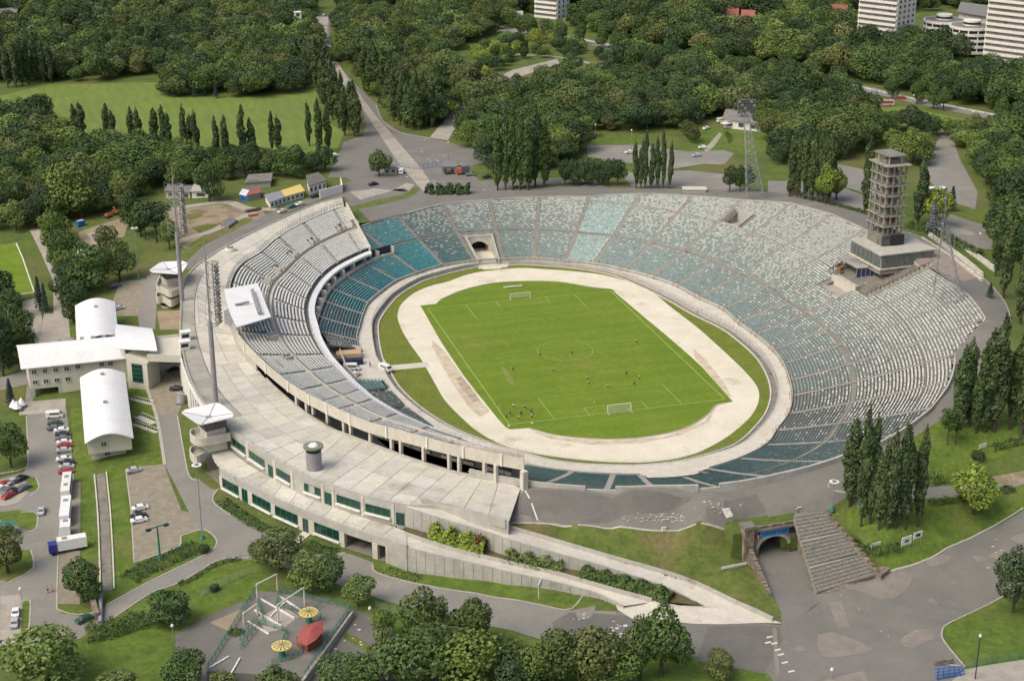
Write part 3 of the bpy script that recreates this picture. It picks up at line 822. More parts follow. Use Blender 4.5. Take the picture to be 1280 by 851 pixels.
# rim wall, sealing to the ground
mb = MB(); pl = [bp(u/6, lout(u/6)+.5) for u in range(0, 27*6+1)]
mb.wall([p.xy for p in pl], .5, [p.z-9 for p in pl], [p.z+.25 for p in pl]); mb.build('rim_wall', M['conc'], bowl)
mb = MB(); pl = [bp(u/6, lout(u/6)+.7) for u in range(int(20.5*6), 27*6+1)]
gaps = ((24.93, 25.25), (23.02, 23.25))
run = []
for i, p in enumerate(pl):
    u = 20.5+i/6
    if any(a < u < b for a, b in gaps):
        if len(run) > 1: mb.wall([q.xy for q in run], .7, [q.z-1.6 for q in run], [q.z+1.25 for q in run])
        run = []
    else: run.append(p)
mb.wall([q.xy for q in run], .7, [q.z-1.6 for q in run], [q.z+1.0 for q in run]); mb.build('rim_parapet', M['conc'], bowl)
# far tunnel gate
def tunnel_gate():
    a, b = 2.14, 2.86; L = 15.3
    pa, pb = bp(a, L), bp(b, L); z0 = 0.05; zt = fz(15.5)+.6
    n = cr(DIR, 2.5).normalized(); n = Vector((n.x, n.y, 0)); t = (pb-pa); t.z = 0; Wd = t.length; t.normalize()
    mb = MB()
    # arched front: jambs, lintel segments
    N = 10; hA = 4.6; x0, x1 = Wd*.12, Wd*.88; prev = None
    def P(x, z, off=0): q = Vector((pa.x, pa.y, 0))+t*x+n*off; return (q.x, q.y, z)
    for i in range(N):
        xa, xb = x0+(x1-x0)*i/N, x0+(x1-x0)*(i+1)/N
        za = z0+hA*.55+hA*.45*math.sin(math.pi*i/N); zb = z0+hA*.55+hA*.45*math.sin(math.pi*(i+1)/N)
        mb.add([P(xa,za),P(xb,zb),P(xb,zt),P(xa,zt)], [(0,1,2,3)])
        mb.add([P(xa,za),P(xb,zb),P(xb,zb,6),P(xa,za,6)], [(0,1,2,3)])
    for xa, xb in ((0,x0),(x1,Wd)): mb.add([P(xa,z0),P(xb,z0),P(xb,zt),P(xa,zt)], [(0,1,2,3)])
    for x in (x0,x1): mb.add([P(x,z0),P(x,z0,6),P(x,z0+hA*.55,6),P(x,z0+hA*.55)], [(0,1,2,3)])
    mb.add([P(-.5,zt),P(Wd+.5,zt),P(Wd+.5,zt,.8),P(-.5,zt,.8)], [(0,1,2,3)])
    mb.build('tunnel_portal', M['conc_light'], bowl)
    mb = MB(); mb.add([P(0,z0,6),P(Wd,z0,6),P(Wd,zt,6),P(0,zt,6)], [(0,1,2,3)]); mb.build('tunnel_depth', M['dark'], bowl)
    # side walls and floor
    mb = MB()
    for u, s_ in ((a,1),(b,-1)):
        l = [bp(u, q) for q in np.arange(-1, 15.6, 1.5)]
        mb.wall([q.xy for q in l], .6, [-.1]*len(l), [max(1.3, q.z)+.9 for q in l])
    mb.build('tunnel_side_wall', M['conc'], bowl)
    mb = MB(); f_ = [bp(a,-6), bp(b,-6), bp(b,22), bp(a,22)]
    mb.add([(q.x,q.y,.04) for q in f_], [(0,1,2,3)]); mb.build('tunnel_floor', M['track'], bowl)
    mb = MB()   # railing on top
    for i in range(15):
        x = Wd*i/14; mb.cyl(P(x,zt),P(x,zt+1.1),.05,4)
    mb.cyl(P(0,zt+1.1),P(Wd,zt+1.1),.05,4); mb.cyl(P(0,zt+.6),P(Wd,zt+.6),.05,4); mb.build('tunnel_railing', M['yellow'] if False else M['steel'], bowl)
tunnel_gate()

mb = MB(); mb.add([tuple(at(*q, 12.35)) for q in [(430,243),(447,240),(470,250),(460,270),(454,286),(440,264)]], [(0,1,2,3,4,5)]); mb.build('north_apron', M['asphalt'], kind='structure')

for pts, mm in (([(541,425),(556,440),(575,466),(600,500),(612,514),(600,522),(585,508),(566,480),(550,452),(540,432)], 'worn_track'),([(576,470),(590,486),(600,500),(592,503),(578,487),(570,474)], 'worn_dark'),([(866,434),(884,452),(905,478),(915,497),(908,494),(888,470),(868,446)], 'worn_track'),([(548,382),(570,371),(600,361),(640,355),(600,358),(570,364),(550,374)], 'worn_track'),([(660,537),(700,547),(760,551),(830,546),(880,527),(893,512),(886,528),(850,544),(800,554),(740,556),(690,549)], 'worn_track')):
    M.setdefault('worn_track', mat('brown worn track', (.42,.35,.25), (.56,.49,.37), .35, .9)); M.setdefault('worn_dark', mat('muddy track', (.30,.245,.175), (.46,.39,.29), .4, .9))
    flat('worn_track_patch', [at(*q, 0) for q in pts], M[mm], .045 if mm == 'worn_track' else .055)

# ================================================================ main stand, decks, ramps
REAR = [((433,257),16.2),((417,261),16.4),((378,277.5),16.7),((347,295.6),17),((325,314),17.2),((300,330),17.4),((288,352),17.4),((286.5,383),17.4),((297,414),17.4),((320,441),17.4),((348,466),17.4),((374,485),17.4),((400,499),17.7),((420,509),17.9),((460,526),18.1),((510,539.5),18.4),((560,553),18.7),((602,562.5),19.1),((655,572.5),19.6)]
FRON = [((463,315),9.6),((452,319),9.6),((424,333),9.8),((405,348),9.8),((393,364),9.8),((387,379),9.8),((385.5,392),9.8),((388,407),9.8),((393,423),9.8),((406,446),9.9),((420,461),10.2),((436,477),10.9),((452,490),11.7),((468,502),12.5),((500,520),13.9),((540,537),15.4),((580,551),16.9),((612,561),18),((654,570),19.3)]
SUB = 6
RW = cat([at(*q, z) for q, z in REAR], SUB); FW = cat([at(*q, z) for q, z in FRON], SUB); NS = len(RW)
stand = thing('main_stand', 'raised upper tier of cream benches with a white front fascia above the west terrace', 'grandstand', (-95, 0, 11.5))
def tierpt(i, t, dz=0):
    a, b = FW[i], RW[i]; p = a.lerp(b, t); p.z = a.z+.6+(b.z-(.3 if i < 50 else 1.0)-a.z-.6)*(t**1.12)+dz; return p
NROW = 25
V, F = [], []
for r in range(NROW):
    t0, t1 = .05+.92*r/NROW, .05+.92*(r+1)/NROW
    for i in range(NS-1):
        z_ = tierpt(i, t0).z; z2 = tierpt(i+1, t0).z
        p = [tierpt(i,t0), tierpt(i+1,t0), tierpt(i+1,t1), tierpt(i,t1)]
        p[2].z = z2; p[3].z = z_
        k = len(V); V += [tuple(q) for q in p] + [tuple(tierpt(i,t1)), tuple(tierpt(i+1,t1))]
        F += [(k,k+1,k+2,k+3),(k+3,k+2,k+5,k+4)]
o = bpy.data.objects.new('tier_steps', mesh_np('tier_steps', [(v[0]+95, v[1], v[2]-11.5) for v in V], F, M['benchstep'])); link(o, stand, kind='stuff')
# bench blocks between the tier stairs
CREAM = (.78,.77,.66)
ais = [0, 6, 12, 18, 24, 30, 36, 42, 48, 54, 60, 66, 72, 78, 84, 90, 96, 102]
for a, b in zip(ais, ais[1:]+[NS-1]):
    wd = (RW[min((a+b)//2,NS-1)]-FW[min((a+b)//2,NS-1)]).length
    for ta, tb in ((.05, .445), (.535, .965)):
        lines = []; n_ = int(wd*(tb-ta)/1.18)
        if n_ < 2: continue
        for r in range(n_):
            t = ta+(tb-ta)*(r+.2)/n_
            i0, i1 = a+.35, min(b, NS-1)-.35
            if ta > .5 and r < n_*.28 and b < 60: i0 = a+2.0      # vomitory notch
            run = []
            for q in np.linspace(i0, i1, 7):
                i = int(q); f_ = q-i; i2 = min(i+1, NS-1)
                P = tierpt(i, t).lerp(tierpt(i2, t), f_); P.z += .12; run.append(P-Vector((-95,0,11.5)))
            lines.append((float(r), run))
        st = ((.74,.73,.64) if a < 60 else (.62,.62,.56), 0, 0, (.6,.6,.54), -99, 9e9)
        seat_block('bench_block', stand, lines, st, pitch=.56, bench=True)
# tier stairs and gangway
def offz(p, dz): return Vector((p.x, p.y, p.z+dz))
mb = MB(); A = [offz(tierpt(i, .05+.92*11.2/NROW), .15) for i in range(NS)]; B = [offz(tierpt(i, .05+.92*12.8/NROW), .0) for i in range(NS)]
for q, q2 in zip(A, B): q2.z = q.z
mb.strip(A, B); mb.wall([q.xy for q in B], .15, [q.z-.2 for q in B], [q.z+.9 for q in B]); mb.build('tier_gangway', M['conc_light'], stand)
for a in ais[1:]:
    if (RW[a]-FW[a]).length < 8: continue
    mb = MB(); d = (RW[min(a+1,NS-1)]-RW[a-1]).normalized()*.6; d.z = 0
    for r in range(NROW):
        t0, t1 = .05+.92*r/NROW, .05+.92*(r+1)/NROW; p, q = tierpt(a,t0), tierpt(a,t1); z = q.z-.12
        mb.add([(p.x-d.x,p.y-d.y,z),(p.x+d.x,p.y+d.y,z),(q.x+d.x,q.y+d.y,z),(q.x-d.x,q.y-d.y,z)], [(0,1,2,3)])
        mb.add([(p.x-d.x,p.y-d.y,z-.3),(p.x+d.x,p.y+d.y,z-.3),(p.x+d.x,p.y+d.y,z),(p.x-d.x,p.y-d.y,z)], [(0,1,2,3)])
    mb.build('tier_stair', M['conc'], stand)
# vomitories: walled pits opening on the gangway
for a in ais[:10]:
    i = a+1; t0, t1 = .05+.92*13/NROW, .05+.92*16.5/NROW
    if i+1 >= NS: continue
    p0, p1 = tierpt(i, t0), tierpt(i, t1); d = (RW[i+1]-RW[i]); d.z = 0; d = d.normalized()*1.5
    pts = [p0-d, p1-d, p1+d, p0+d]; zz = p1.z+.9
    mb = MB(); mb.wall([q.xy for q in pts], .3, p0.z-2.2, zz); mb.build('vomitory_wall', M['conc'], stand)
    mb = MB(); mb.add([(q.x,q.y,p0.z+.55) for q in pts], [(0,1,2,3)]); mb.build('vomitory_floor', M['conc_dark'], stand)
# white fascia along the front edge
fo, fi_ = [], []
for i in range(NS):
    d = (FW[i]-RW[i]); d.z = 0; L = d.length; d = d.normalized() if L > .5 else Vector((1,.3,0)).normalized()
    wv = 2.5 if i < 60 else max(1.1, 2.5-1.4*(i-60)/30)
    fo.append(FW[i].copy()); fi_.append(FW[i]+d*wv)
mb = MB(); A = [offz(q, .55) for q in fo]; B = [offz(q, .25) for q in fi_]
mb.strip(A, B); mb.strip(B, [offz(q, -.55) for q in fi_]); mb.strip([offz(q, -.55) for q in fi_], [offz(q, -.5) for q in fo]); mb.strip([offz(q, -.5) for q in fo], A)
mb.build('white_fascia', M['white'], stand)
mb = MB()
for P, h_ in ((fo, .55),):
    Q = resample([offz(q, h_) for q in P], 2.4)
    for a, b in zip(Q, Q[1:]):
        mb.cyl(a, offz(a, 1.0), .04, 4); mb.cyl(offz(a,1.0), offz(b,1.0), .035, 3, cap=False)
mb.build('front_rail', M['steel'], stand, kind='stuff')
# slab underside
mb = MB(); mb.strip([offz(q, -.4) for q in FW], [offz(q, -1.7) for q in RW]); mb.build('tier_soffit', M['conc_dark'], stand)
# rear parapet: panels with ribs (lowest at the deck where the tier stands on it)
iP = 54     # from here on the undercroft is open
mb = MB(); ln_ = RW[:iP+1]; mb.wall([q.xy for q in ln_], .4, [11.0]*len(ln_), [q.z-.3 if True else 0 for q in ln_]); mb.build('rear_wall', M['conc'], stand)
for i in range(48, NS-1, 3):
    seg = RW[i:i+4]
    if len(seg) < 2: continue
    mb = MB(); out = []
    for k, q in enumerate(seg):
        j = min(i+k, NS-1); d = (RW[j]-FW[j]); d.z = 0
        d = d.normalized() if d.length > .5 else Vector((-.35,-.93,0))
        out.append((q.xy+d.xy*.35))
    mb.wall(out, .28, [q.z-3.1 for q in seg], [q.z+.05 for q in seg]); mb.build('parapet_panel', M['conc_light'], stand)
for i in range(3, NS-1, 6):
    if i < 50: continue
    d = (RW[i]-FW[i]); d.z = 0; d = d.normalized() if d.length > .5 else Vector((-.35,-.93,0)); q = RW[i].xy+d.xy*.6
    mb = MB(); mb.box((q.x, q.y, RW[i].z-1.4), (.5,.5,3.3), math.atan2(d.y, d.x)); mb.build('parapet_rib', M['whitewash'], stand)
# top rail of the rear edge
mb = MB(); Q = resample([offz(q, 0) for q in RW], 2.2)
for a, b in zip(Q, Q[1:]):
    mb.cyl(a, offz(a, 1.3), .05, 4)
    for h_ in (.65, 1.3): mb.cyl(offz(a,h_), offz(b,h_), .035, 3, cap=False)
mb.build('rear_rail', M['steel'], stand, kind='stuff')
mb = MB(); Q = resample([offz(tierpt(i, .90), .1) for i in range(60, NS)], 2.2)
for a, b in zip(Q, Q[1:]):
    mb.cyl(a, offz(a, 1.1), .04, 4); mb.cyl(offz(a,1.1), offz(b,1.1), .035, 3, cap=False)
mb.build('tier_rail', M['steel'], stand, kind='stuff')
# tall grey north fence behind the benches
mb = MB(); Q = resample([Vector((q.x-.8*1, q.y+.8, 12.2)) for q in RW[:40]], 1.9)
for a, b in zip(Q, Q[1:]):
    mb.cyl(a, offz(a, 5.6), .07, 4)
    for h_ in (3.6, 4.6, 5.6): mb.cyl(offz(a,h_), offz(b,h_), .05, 3, cap=False)
mb.build('rear_fence', M['steel'], stand, kind='stuff')
# columns and undercroft
colx = [(371,493),(383,505.5),(391,508.5),(409,519),(430,531.5),(438.5,535.5),(463,545.5),(489,553.5),(500.5,558),(529,566),(561,576),(574,579),(605,586),(619.5,590)]
for (x, y) in [(371.5,507),(384,514),(392,517),(410,527.5),(430.5,539),(439,543),(463.5,553.5),(490,563),(501.5,566.5),(530,577),(562,585.5),(574.5,589.5),(606,597.5),(620,602),(655,611)]:
    P = at(x, y, 11.6); mb = MB(); tp = 15.0+1.6*(x-371)/284; mb.box((P.x, P.y, (11.4+tp)/2), (.85,.85,tp-11.4), .5) if x < 650 else mb.box((P.x, P.y, (11.4+tp)/2), (1.5,1.5,tp-11.4), .35)
    mb.build('column', M['conc_light'], stand)
UN = [at(*q, 11.6) for q in [(312,440),(330,455),(353,475),(372,492),(392,505),(415,518),(440,530),(470,545),(505,556),(540,568),(580,579),(622,590),(650,598)]]
UC = cat([q+Vector((.25,.9,0)) for q in UN], 3)
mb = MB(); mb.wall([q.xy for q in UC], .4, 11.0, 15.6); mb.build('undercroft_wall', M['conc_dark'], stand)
for k in range(4, len(UC)-2):
    if k % 4 == 3: continue
    a, b = UC[k], UC[k+1]; d = (b-a).normalized(); n = Vector((d.y, -d.x, 0)); n = n if n.y < 0 else -n
    c = (a+b)/2+n*.32; mb = MB(); mb.box((c.x, c.y, 13.4), ((b-a).length*.86, .15, 2.3), math.atan2(d.y, d.x)); mb.build('kiosk_window', M['glass'], stand)
    c = (a+b)/2+n*.6; mb = MB(); mb.box((c.x, c.y, 12.0), ((b-a).length*.9, .6, .8), math.atan2(d.y, d.x)); mb.build('kiosk_counter', M['conc_light'], stand)
FL = [DI[i] for i in range(66, len(DI))]
mb = MB(); mb.wall([q.xy for q in FL if q.x < at(620,600,11.6).x], .3, 11.2, 12.25); mb.build('deck_kerb_wall', M['conc'], stand)
# west press level below the fascia: rear wall of the lower terrace with dark glazing
for u0 in np.arange(33.0, 38.6, .55):
    us = [u0, u0+.27, u0+.5]
    mb = MB(); mb.wall([bp(u, 13.6).xy for u in us], .3, 2.0, 6.9); mb.build('press_wall', M['conc_light'], stand)
    mb = MB(); mb.wall([bp(u, 15.2).xy for u in us], .3, 5.0, 9.6); mb.build('press_window', M['navy'], stand)
    mb = MB(); a = bp(u0+.52, 13.2); b = bp(u0+.52, 16.5); mb.wall([a.xy, b.xy], .4, 5.5, 9.2); mb.build('press_pier', M['conc'], stand)
mb = MB(); mb.strip([Vector((*bp(33+u/4, 13.6).xy, 6.85)) for u in range(0, 24)], [Vector((*bp(33+u/4, 15.2).xy, 6.85)) for u in range(0, 24)]); mb.build('press_balcony', M['conc'], stand)
# cover beneath the whole west side so nothing is open
mb = MB(); mb.strip([Vector((q.x+.5,q.y,.9)) for q in FW], [Vector((q.x,q.y,.9)) for q in RW]); mb.build('stand_base', M['conc_dark'], stand)
# end walls of the tier
mb = MB()
p = [tierpt(0, t) for t in np.linspace(0, 1, 12)]
mb.wall([q.xy for q in p], .5, [fz(18)-1]*12, [q.z+1.5 for q in p]); mb.build('tier_end_wall', M['conc_light'], stand)

# lower terrace seats south-west of the garage, in front of the fascia
def low_rows(name, corners, rows, z0, z1, style):
    a, b, c, d = [at(*q, z) for q, z in zip(corners, (z0, z0, z1, z1))]   # a-b first row, d-c last row
    lines = []
    for r in range(rows):
        t = r/(rows-1); lines.append((float(r), [a.lerp(d, t), b.lerp(c, t)]))
    st = MB()
    for r in range(rows):
        t, t2 = r/rows, (r+1)/rows; p, q, p2, q2 = a.lerp(d,t), b.lerp(c,t), a.lerp(d,t2), b.lerp(c,t2)
        z = p.z-.05; st.add([(p.x,p.y,z),(q.x,q.y,z),(q2.x,q2.y,z),(p2.x,p2.y,z)], [(0,1,2,3)]); st.add([(p2.x,p2.y,z),(q2.x,q2.y,z),(q2.x,q2.y,p2.z),(p2.x,p2.y,p2.z)], [(0,1,2,3)])
    st.build('terrace_steps', M['terrace'], bowl, kind='stuff')
    seat_block(name, bowl, lines, style)
low_rows('seating_block', [(478,475),(486,484),(458,487),(446,474)], 8, 1.4, 5.0, (TEAL, .05, .1, WHT, 0, 14))
low_rows('seating_block', [(488,488),(506,507),(484,509),(462,489)], 8, 1.4, 5.0, ((.10,.17,.17), .05, .1, WHT, 0, 14))
low_rows('seating_block', [(508,509),(541,533),(524,531),(490,512)], 6, 1.4, 4.6, ((.10,.17,.17), .05, .3, WHT, 0, 14))
low_rows('seating_block', [(447.5,427),(449,436),(415,432),(403,417)], 13, 1.6, 5.8, ((.24,.27,.25), .1, .3, WHT, 0, 14))
mb = MB(); q = [at(*c, 1.0) for c in [(400,420),(452,432),(490,488),(560,545),(640,575),(600,578),(470,518),(428,482)]]; mb.add([tuple(v) for v in q], [tuple(range(8))]); mb.build('yard_base', M['conc'], bowl)
# service yard beneath the fascia
mb = MB(); q = [at(*c, 1.35) for c in [(452,436),(485,486),(446,474),(430,458),(420,440)]]; mb.add([tuple(v) for v in q], [tuple(range(5))]); mb.build('service_yard', M['conc_light'], bowl)
mb = MB(); mb.wall([at(*c, 1.4).xy for c in [(421,434),(427,450),(433,466),(446,480)]], .4, 1.2, 3.9); mb.wall([at(*c, 1.4).xy for c in [(421,434),(452,439)]], .4, 1.2, 3.0); mb.build('yard_wall', M['conc_light'], bowl)
mb = MB(); a = at(436,447,1.4); mb.box((a.x, a.y, 2.4), (8,4,2.0), -.1); mb.build('tan_awning', mat('tan awning', (.50,.36,.22), (.44,.31,.19)), bowl)
mb = MB(); a = at(437,455,1.4); mb.box((a.x, a.y, 2.2), (8.5,2.4,1.8), -.1); mb.build('garage_opening', M['navy'], bowl)

# ---------------- upper deck
deckb = thing('podium_building', 'curved two-level concrete podium with green ribbon windows below the main stand', 'podium', (-120, -40, 0))
ND = len(DO)
mb = MB()
mb.strip([offz(q, -.12) for q in DO], [offz(q, -.12) for q in DI]); mb.strip([offz(q,-.12) for q in DI], [Vector((RW[int(i*(NS-1)/(ND-1))].x, RW[int(i*(NS-1)/(ND-1))].y, DI[i].z-.12)) for i in range(ND)])
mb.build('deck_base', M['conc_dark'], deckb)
# paving slabs, one object each
def slabs(A, B, nw, step, m, z=0, tones=(.90,1.08), name='deck_slab', parent=deckb, skipf=None):
    L = [0]
    for i in range(1, len(A)): L.append(L[-1]+((A[i]-A[i-1]).length+(B[i]-B[i-1]).length)/2)
    def pt(s_, t):
        i = 0
        while i < len(L)-2 and L[i+1] < s_: i += 1
        f_ = (s_-L[i])/max(1e-6, L[i+1]-L[i]); return A[i].lerp(A[i+1], f_).lerp(B[i].lerp(B[i+1], f_), t)
    n = max(1, int(L[-1]/step))
    for i in range(n):
        s0, s1 = L[-1]*i/n+.07, L[-1]*(i+1)/n-.07
        wd = (pt(s0,0)-pt(s0,1)).length; k_ = max(1, min(nw, round(wd/step)))
        for k in range(k_):
            e = .07/max(1, wd); t0, t1 = k/k_+e, (k+1)/k_-e
            pts = [pt(s0,t0), pt(s1,t0), pt(s1,t1), pt(s0,t1)]
            c = sum(pts, Vector())/4
            mb = MB(); mb.prism([(q.x,q.y) for q in pts], [q.z-.12+z for q in pts], [q.z+z for q in pts])
            tn = random.uniform(*tones); tn *= random.choice((1,1,1,1,.92,1.04))
            mb.build(name, m, parent, color=(tn, tn*random.uniform(.97,1), tn*random.uniform(.92,1)))
# inner deck and the browner outer strip of the west side
MIDf = [DO[i].lerp(DI[i], .34 if 34 < i < 76 else (.0001)) for i in range(ND)]
slabs(DO[:36], DI[:36], 3, 9.0, M['deck'])
slabs([DO[i].lerp(DI[i], .30) for i in range(35, 76)], DI[35:76], 4, 5.4, M['deck'])
slabs(DO[35:76], [DO[i].lerp(DI[i], .29) for i in range(35, 76)], 1, 6.0, M['deck'], tones=(.62,.72))
slabs(DO[75:], DI[75:], 5, 5.6, M['deck'])
# facades
def facade(top, z1, z0s, wins, name, parent, th=.5):
    """top: polyline; z0s: foot heights; wall plus window list (s0,s1,zlo,zhi,kind) by length"""
    mb = MB(); mb.wall([q.xy for q in top], th, z0s, [z1+.35 if not isinstance(z1, list) else z1[i]+.35 for i in range(len(top))]); return mb.build(name, M['conc'], parent)
iF = 78
UF = [q for q in DO[iF:]]; 
facade(DO[:iF+1], [q.z for q in DO[:iF+1]], [q.z-9 for q in DO[:iF+1]], None, 'deck_edge_wall', deckb)
facade(UF, [q.z for q in UF], [q.z-8 for q in UF], None, 'upper_facade', deckb)
LD_in = [Vector((*q.xy, 5.8)) for q in cat([at(289,563,5.8), at(307.5,578,5.8), at(332.5,593,5.8), at(360,608,5.8), at(400,626.5,5.8), at(453,646,5.8), at(500,660,5.8), at(508,664,5.8)], 5)]
slabs([Vector((*q.xy, 5.8)) for q in LDO], LD_in, 2, 6.0, M['deck'], tones=(.95,1.18), name='deck_slab')
mb = MB(); mb.strip([Vector((*q.xy, 5.66)) for q in LDO], [Vector((*q.xy, 5.66)) for q in cat(LD_in[::7]+LD_in[-1:], 5)][:len(LDO)] if False else [Vector((*LD_in[int(i*(len(LD_in)-1)/(len(LDO)-1))].xy, 5.66)) for i in range(len(LDO))]); mb.build('deck_base', M['conc_dark'], deckb)
# lower facade: piers, spandrel, sills, glazing
def along(P, x):
    """point on polyline P whose survey column is x"""
    for a, b in zip(P, P[1:]):
        xa, xb = pj(a)[0], pj(b)[0]
        if (xa-x)*(xb-x) <= 0 and xa != xb: f_ = (x-xa)/(xb-xa); return a.lerp(b, f_), (b-a).normalized()
    return P[-1].copy(), (P[-1]-P[-2]).normalized()
def winbay(P, x0, x1, zlo, zhi, parent, nm='ribbon_window', m='glass_green', sill=True, outn=None, off=.3, mull=None):
    a, d = along(P, x0); b, _ = along(P, x1); t = (b-a); t.z = 0; L = t.length; t.normalize(); n = Vector((t.y, -t.x, 0))
    if n.y > 0: n = -n
    c = (a+b)/2+n*off; ang = math.atan2(t.y, t.x)
    mb = MB(); mb.box((c.x, c.y, (zlo+zhi)/2), (L, .12, zhi-zlo), ang); w_ = mb.build(nm, M[m], parent)
    base = Vector(parent.location)
    fr = MB(); k_ = mull or max(2, round(L/2.2))
    for i in range(k_+1):
        q = a.lerp(b, i/k_)+n*(off+.08); fr.box((q.x, q.y, (zlo+zhi)/2), (.12,.1,zhi-zlo), ang)
    for z in (zlo, zhi): q = c+n*.08; fr.box((q.x,q.y,z), (L,.12,.12), ang)
    o = fr.build('window_frame', M['green_paint'], None); o.parent = w_; 
    me = o.data; off_ = o.location - base
    for v in me.vertices: v.co += off_
    o.location = (0,0,0)
    if sill:
        q = c+n*.25; mb = MB(); mb.box((q.x,q.y,zlo-.35), (L+.4,.9,.35), ang); mb.build('window_sill', M['whitewash'], parent)
    return w_
LF = [Vector((*q.xy, 5.8)) for q in LDO]
sp = MB(); n_ = len(LF); sp.wall([q.xy for q in LF[5:]], .55, [3.9]*(n_-5), [6.15]*(n_-5)); sp.build('lower_spandrel', M['conc'], deckb)
bays = [(278.5,299),(316,339),(344.5,373),(393.5,424.5)]
for x0, x1 in bays: winbay(LF, x0, x1, 1.3, 4.0, deckb)
winbay(LF, 303, 310, .6, 4.0, deckb, sill=False); winbay(LF, 379, 386, .3, 3.9, deckb, 'entrance_door', 'glass', False)
def wallbit(P, x0, x1, z0, z1, nm, m, parent, th=.55, off=0):
    pts = [along(P, x0)[0]]
    for k in range(1, 5): pts.append(along(P, x0+(x1-x0)*k/4)[0])
    mb = MB(); mb.wall([q.xy for q in pts], th, z0, z1); return mb.build(nm, m, parent)
for x0, x1 in ((275,278.5),(299,303),(310,316),(339,344.5),(373,379),(386,393.5),(424.5,431)): wallbit(LF, x0, x1, -2, 3.95, 'pier', M['conc_light'], deckb, .8)
for x0, x1 in bays: wallbit(LF, x0, x1, -2, 1.25, 'window_apron', M['conc_light'], deckb, .5)
wallbit(LF, 466, 472.5, -2, 3.95, 'pier', M['conc_light'], deckb, .9); wallbit(LF, 482.5, 485, -2, 3.95, 'pier', M['conc_light'], deckb, .7)
wallbit(LF, 485, 509, -2, 6.1, 'retaining_wall', M['conc'], deckb, .5)
# recess behind the gateways
for x0, x1, dp in ((431,466,14),(472.5,482.5,8),(255,275,9)):
    a, _ = along(LF, x0) if x0 > 270 else (at(257,570,5.8), 0); b, _ = along(LF, x1); t = (b-a); t.z = 0; t.normalize(); n = Vector((-t.y, t.x, 0)); n = n if n.y > 0 else -n
    mb = MB(); mb.wall([(a+n*.3).xy, (a+n*dp).xy, (b+n*dp).xy, (b+n*.3).xy], .3, -1.5, 5.5); mb.build('gateway_wall', M['conc_dark'], deckb)
    mb = MB(); mb.add([(q.x,q.y,hz(*a.xy)+.06) for q in (a-n*.5, a+n*dp, b+n*dp, b-n*.5)], [(0,1,2,3)]); mb.build('gateway_floor', M['conc_dark'], deckb)
# upper facade windows
UP = [offz(q, 0) for q in UF]
for x0, x1 in ((291.5,307.5),(312.5,331),(346.5,363.5),(381,401),(421.5,450.5),(457.5,488)): winbay(UP, x0, x1, 7.6, 9.7, deckb)
for x0, x1 in ((336,342),(406.5,415),(495.5,505.5)): winbay(UP, x0, x1, 6.1, 9.3, deckb, 'green_door', sill=False)
for x0 in (310,344,366,404,417,454,492):
    wallbit(UP, x0-2, x0+1.2, 5.8, 11.4, 'pier', M['conc_light'], deckb, .8)
# ledge rails on both deck edges
for P, z, nm in ((DO[40:], 0, 'deck_rail'),(LF, .3, 'deck_rail')):
    mb = MB(); Q = resample([offz(q, z+.3) for q in P], 2.6)
    for a, b in zip(Q, Q[1:]):
        mb.cyl(a, offz(a, .8), .04, 4); mb.cyl(offz(a,.8), offz(b,.8), .035, 3, cap=False)
    mb.build(nm, M['steel'], deckb, kind='stuff')
# west arcade of the podium above the yard
AF = [at(*q, 11.2) for q in [(228,440),(233,459),(240,478),(250,497),(263,514)]]
for k in range(13):
    f_ = k/12*(len(AF)-1); i = min(int(f_), len(AF)-2); p = AF[i].lerp(AF[i+1], f_-i)+Vector((-.9,-.6,0))
    mb = MB(); mb.box((p.x,p.y,6.3), (.5,.5,9.6), .9); mb.build('arcade_column', M['whitewash'], deckb)
mb = MB(); mb.wall([(q+Vector((-.9,-.6,0))).xy for q in AF], .5, 10.6, 11.5); mb.wall([(q+Vector((-.9,-.6,0))).xy for q in AF], .12, 12.2, 12.35); mb.build('arcade_beam', M['whitewash'], deckb)
for k in range(6):
    f_ = (k+.5)/6*(len(AF)-1); i = min(int(f_), len(AF)-2); p = AF[i].lerp(AF[i+1], f_-i); q = AF[i+1]-AF[i]
    mb = MB(); mb.box((p.x-.35,p.y-.2,6.5), (3.4,.1,7), math.atan2(q.y,q.x)); mb.build('arcade_glazing', M['glass'], deckb)

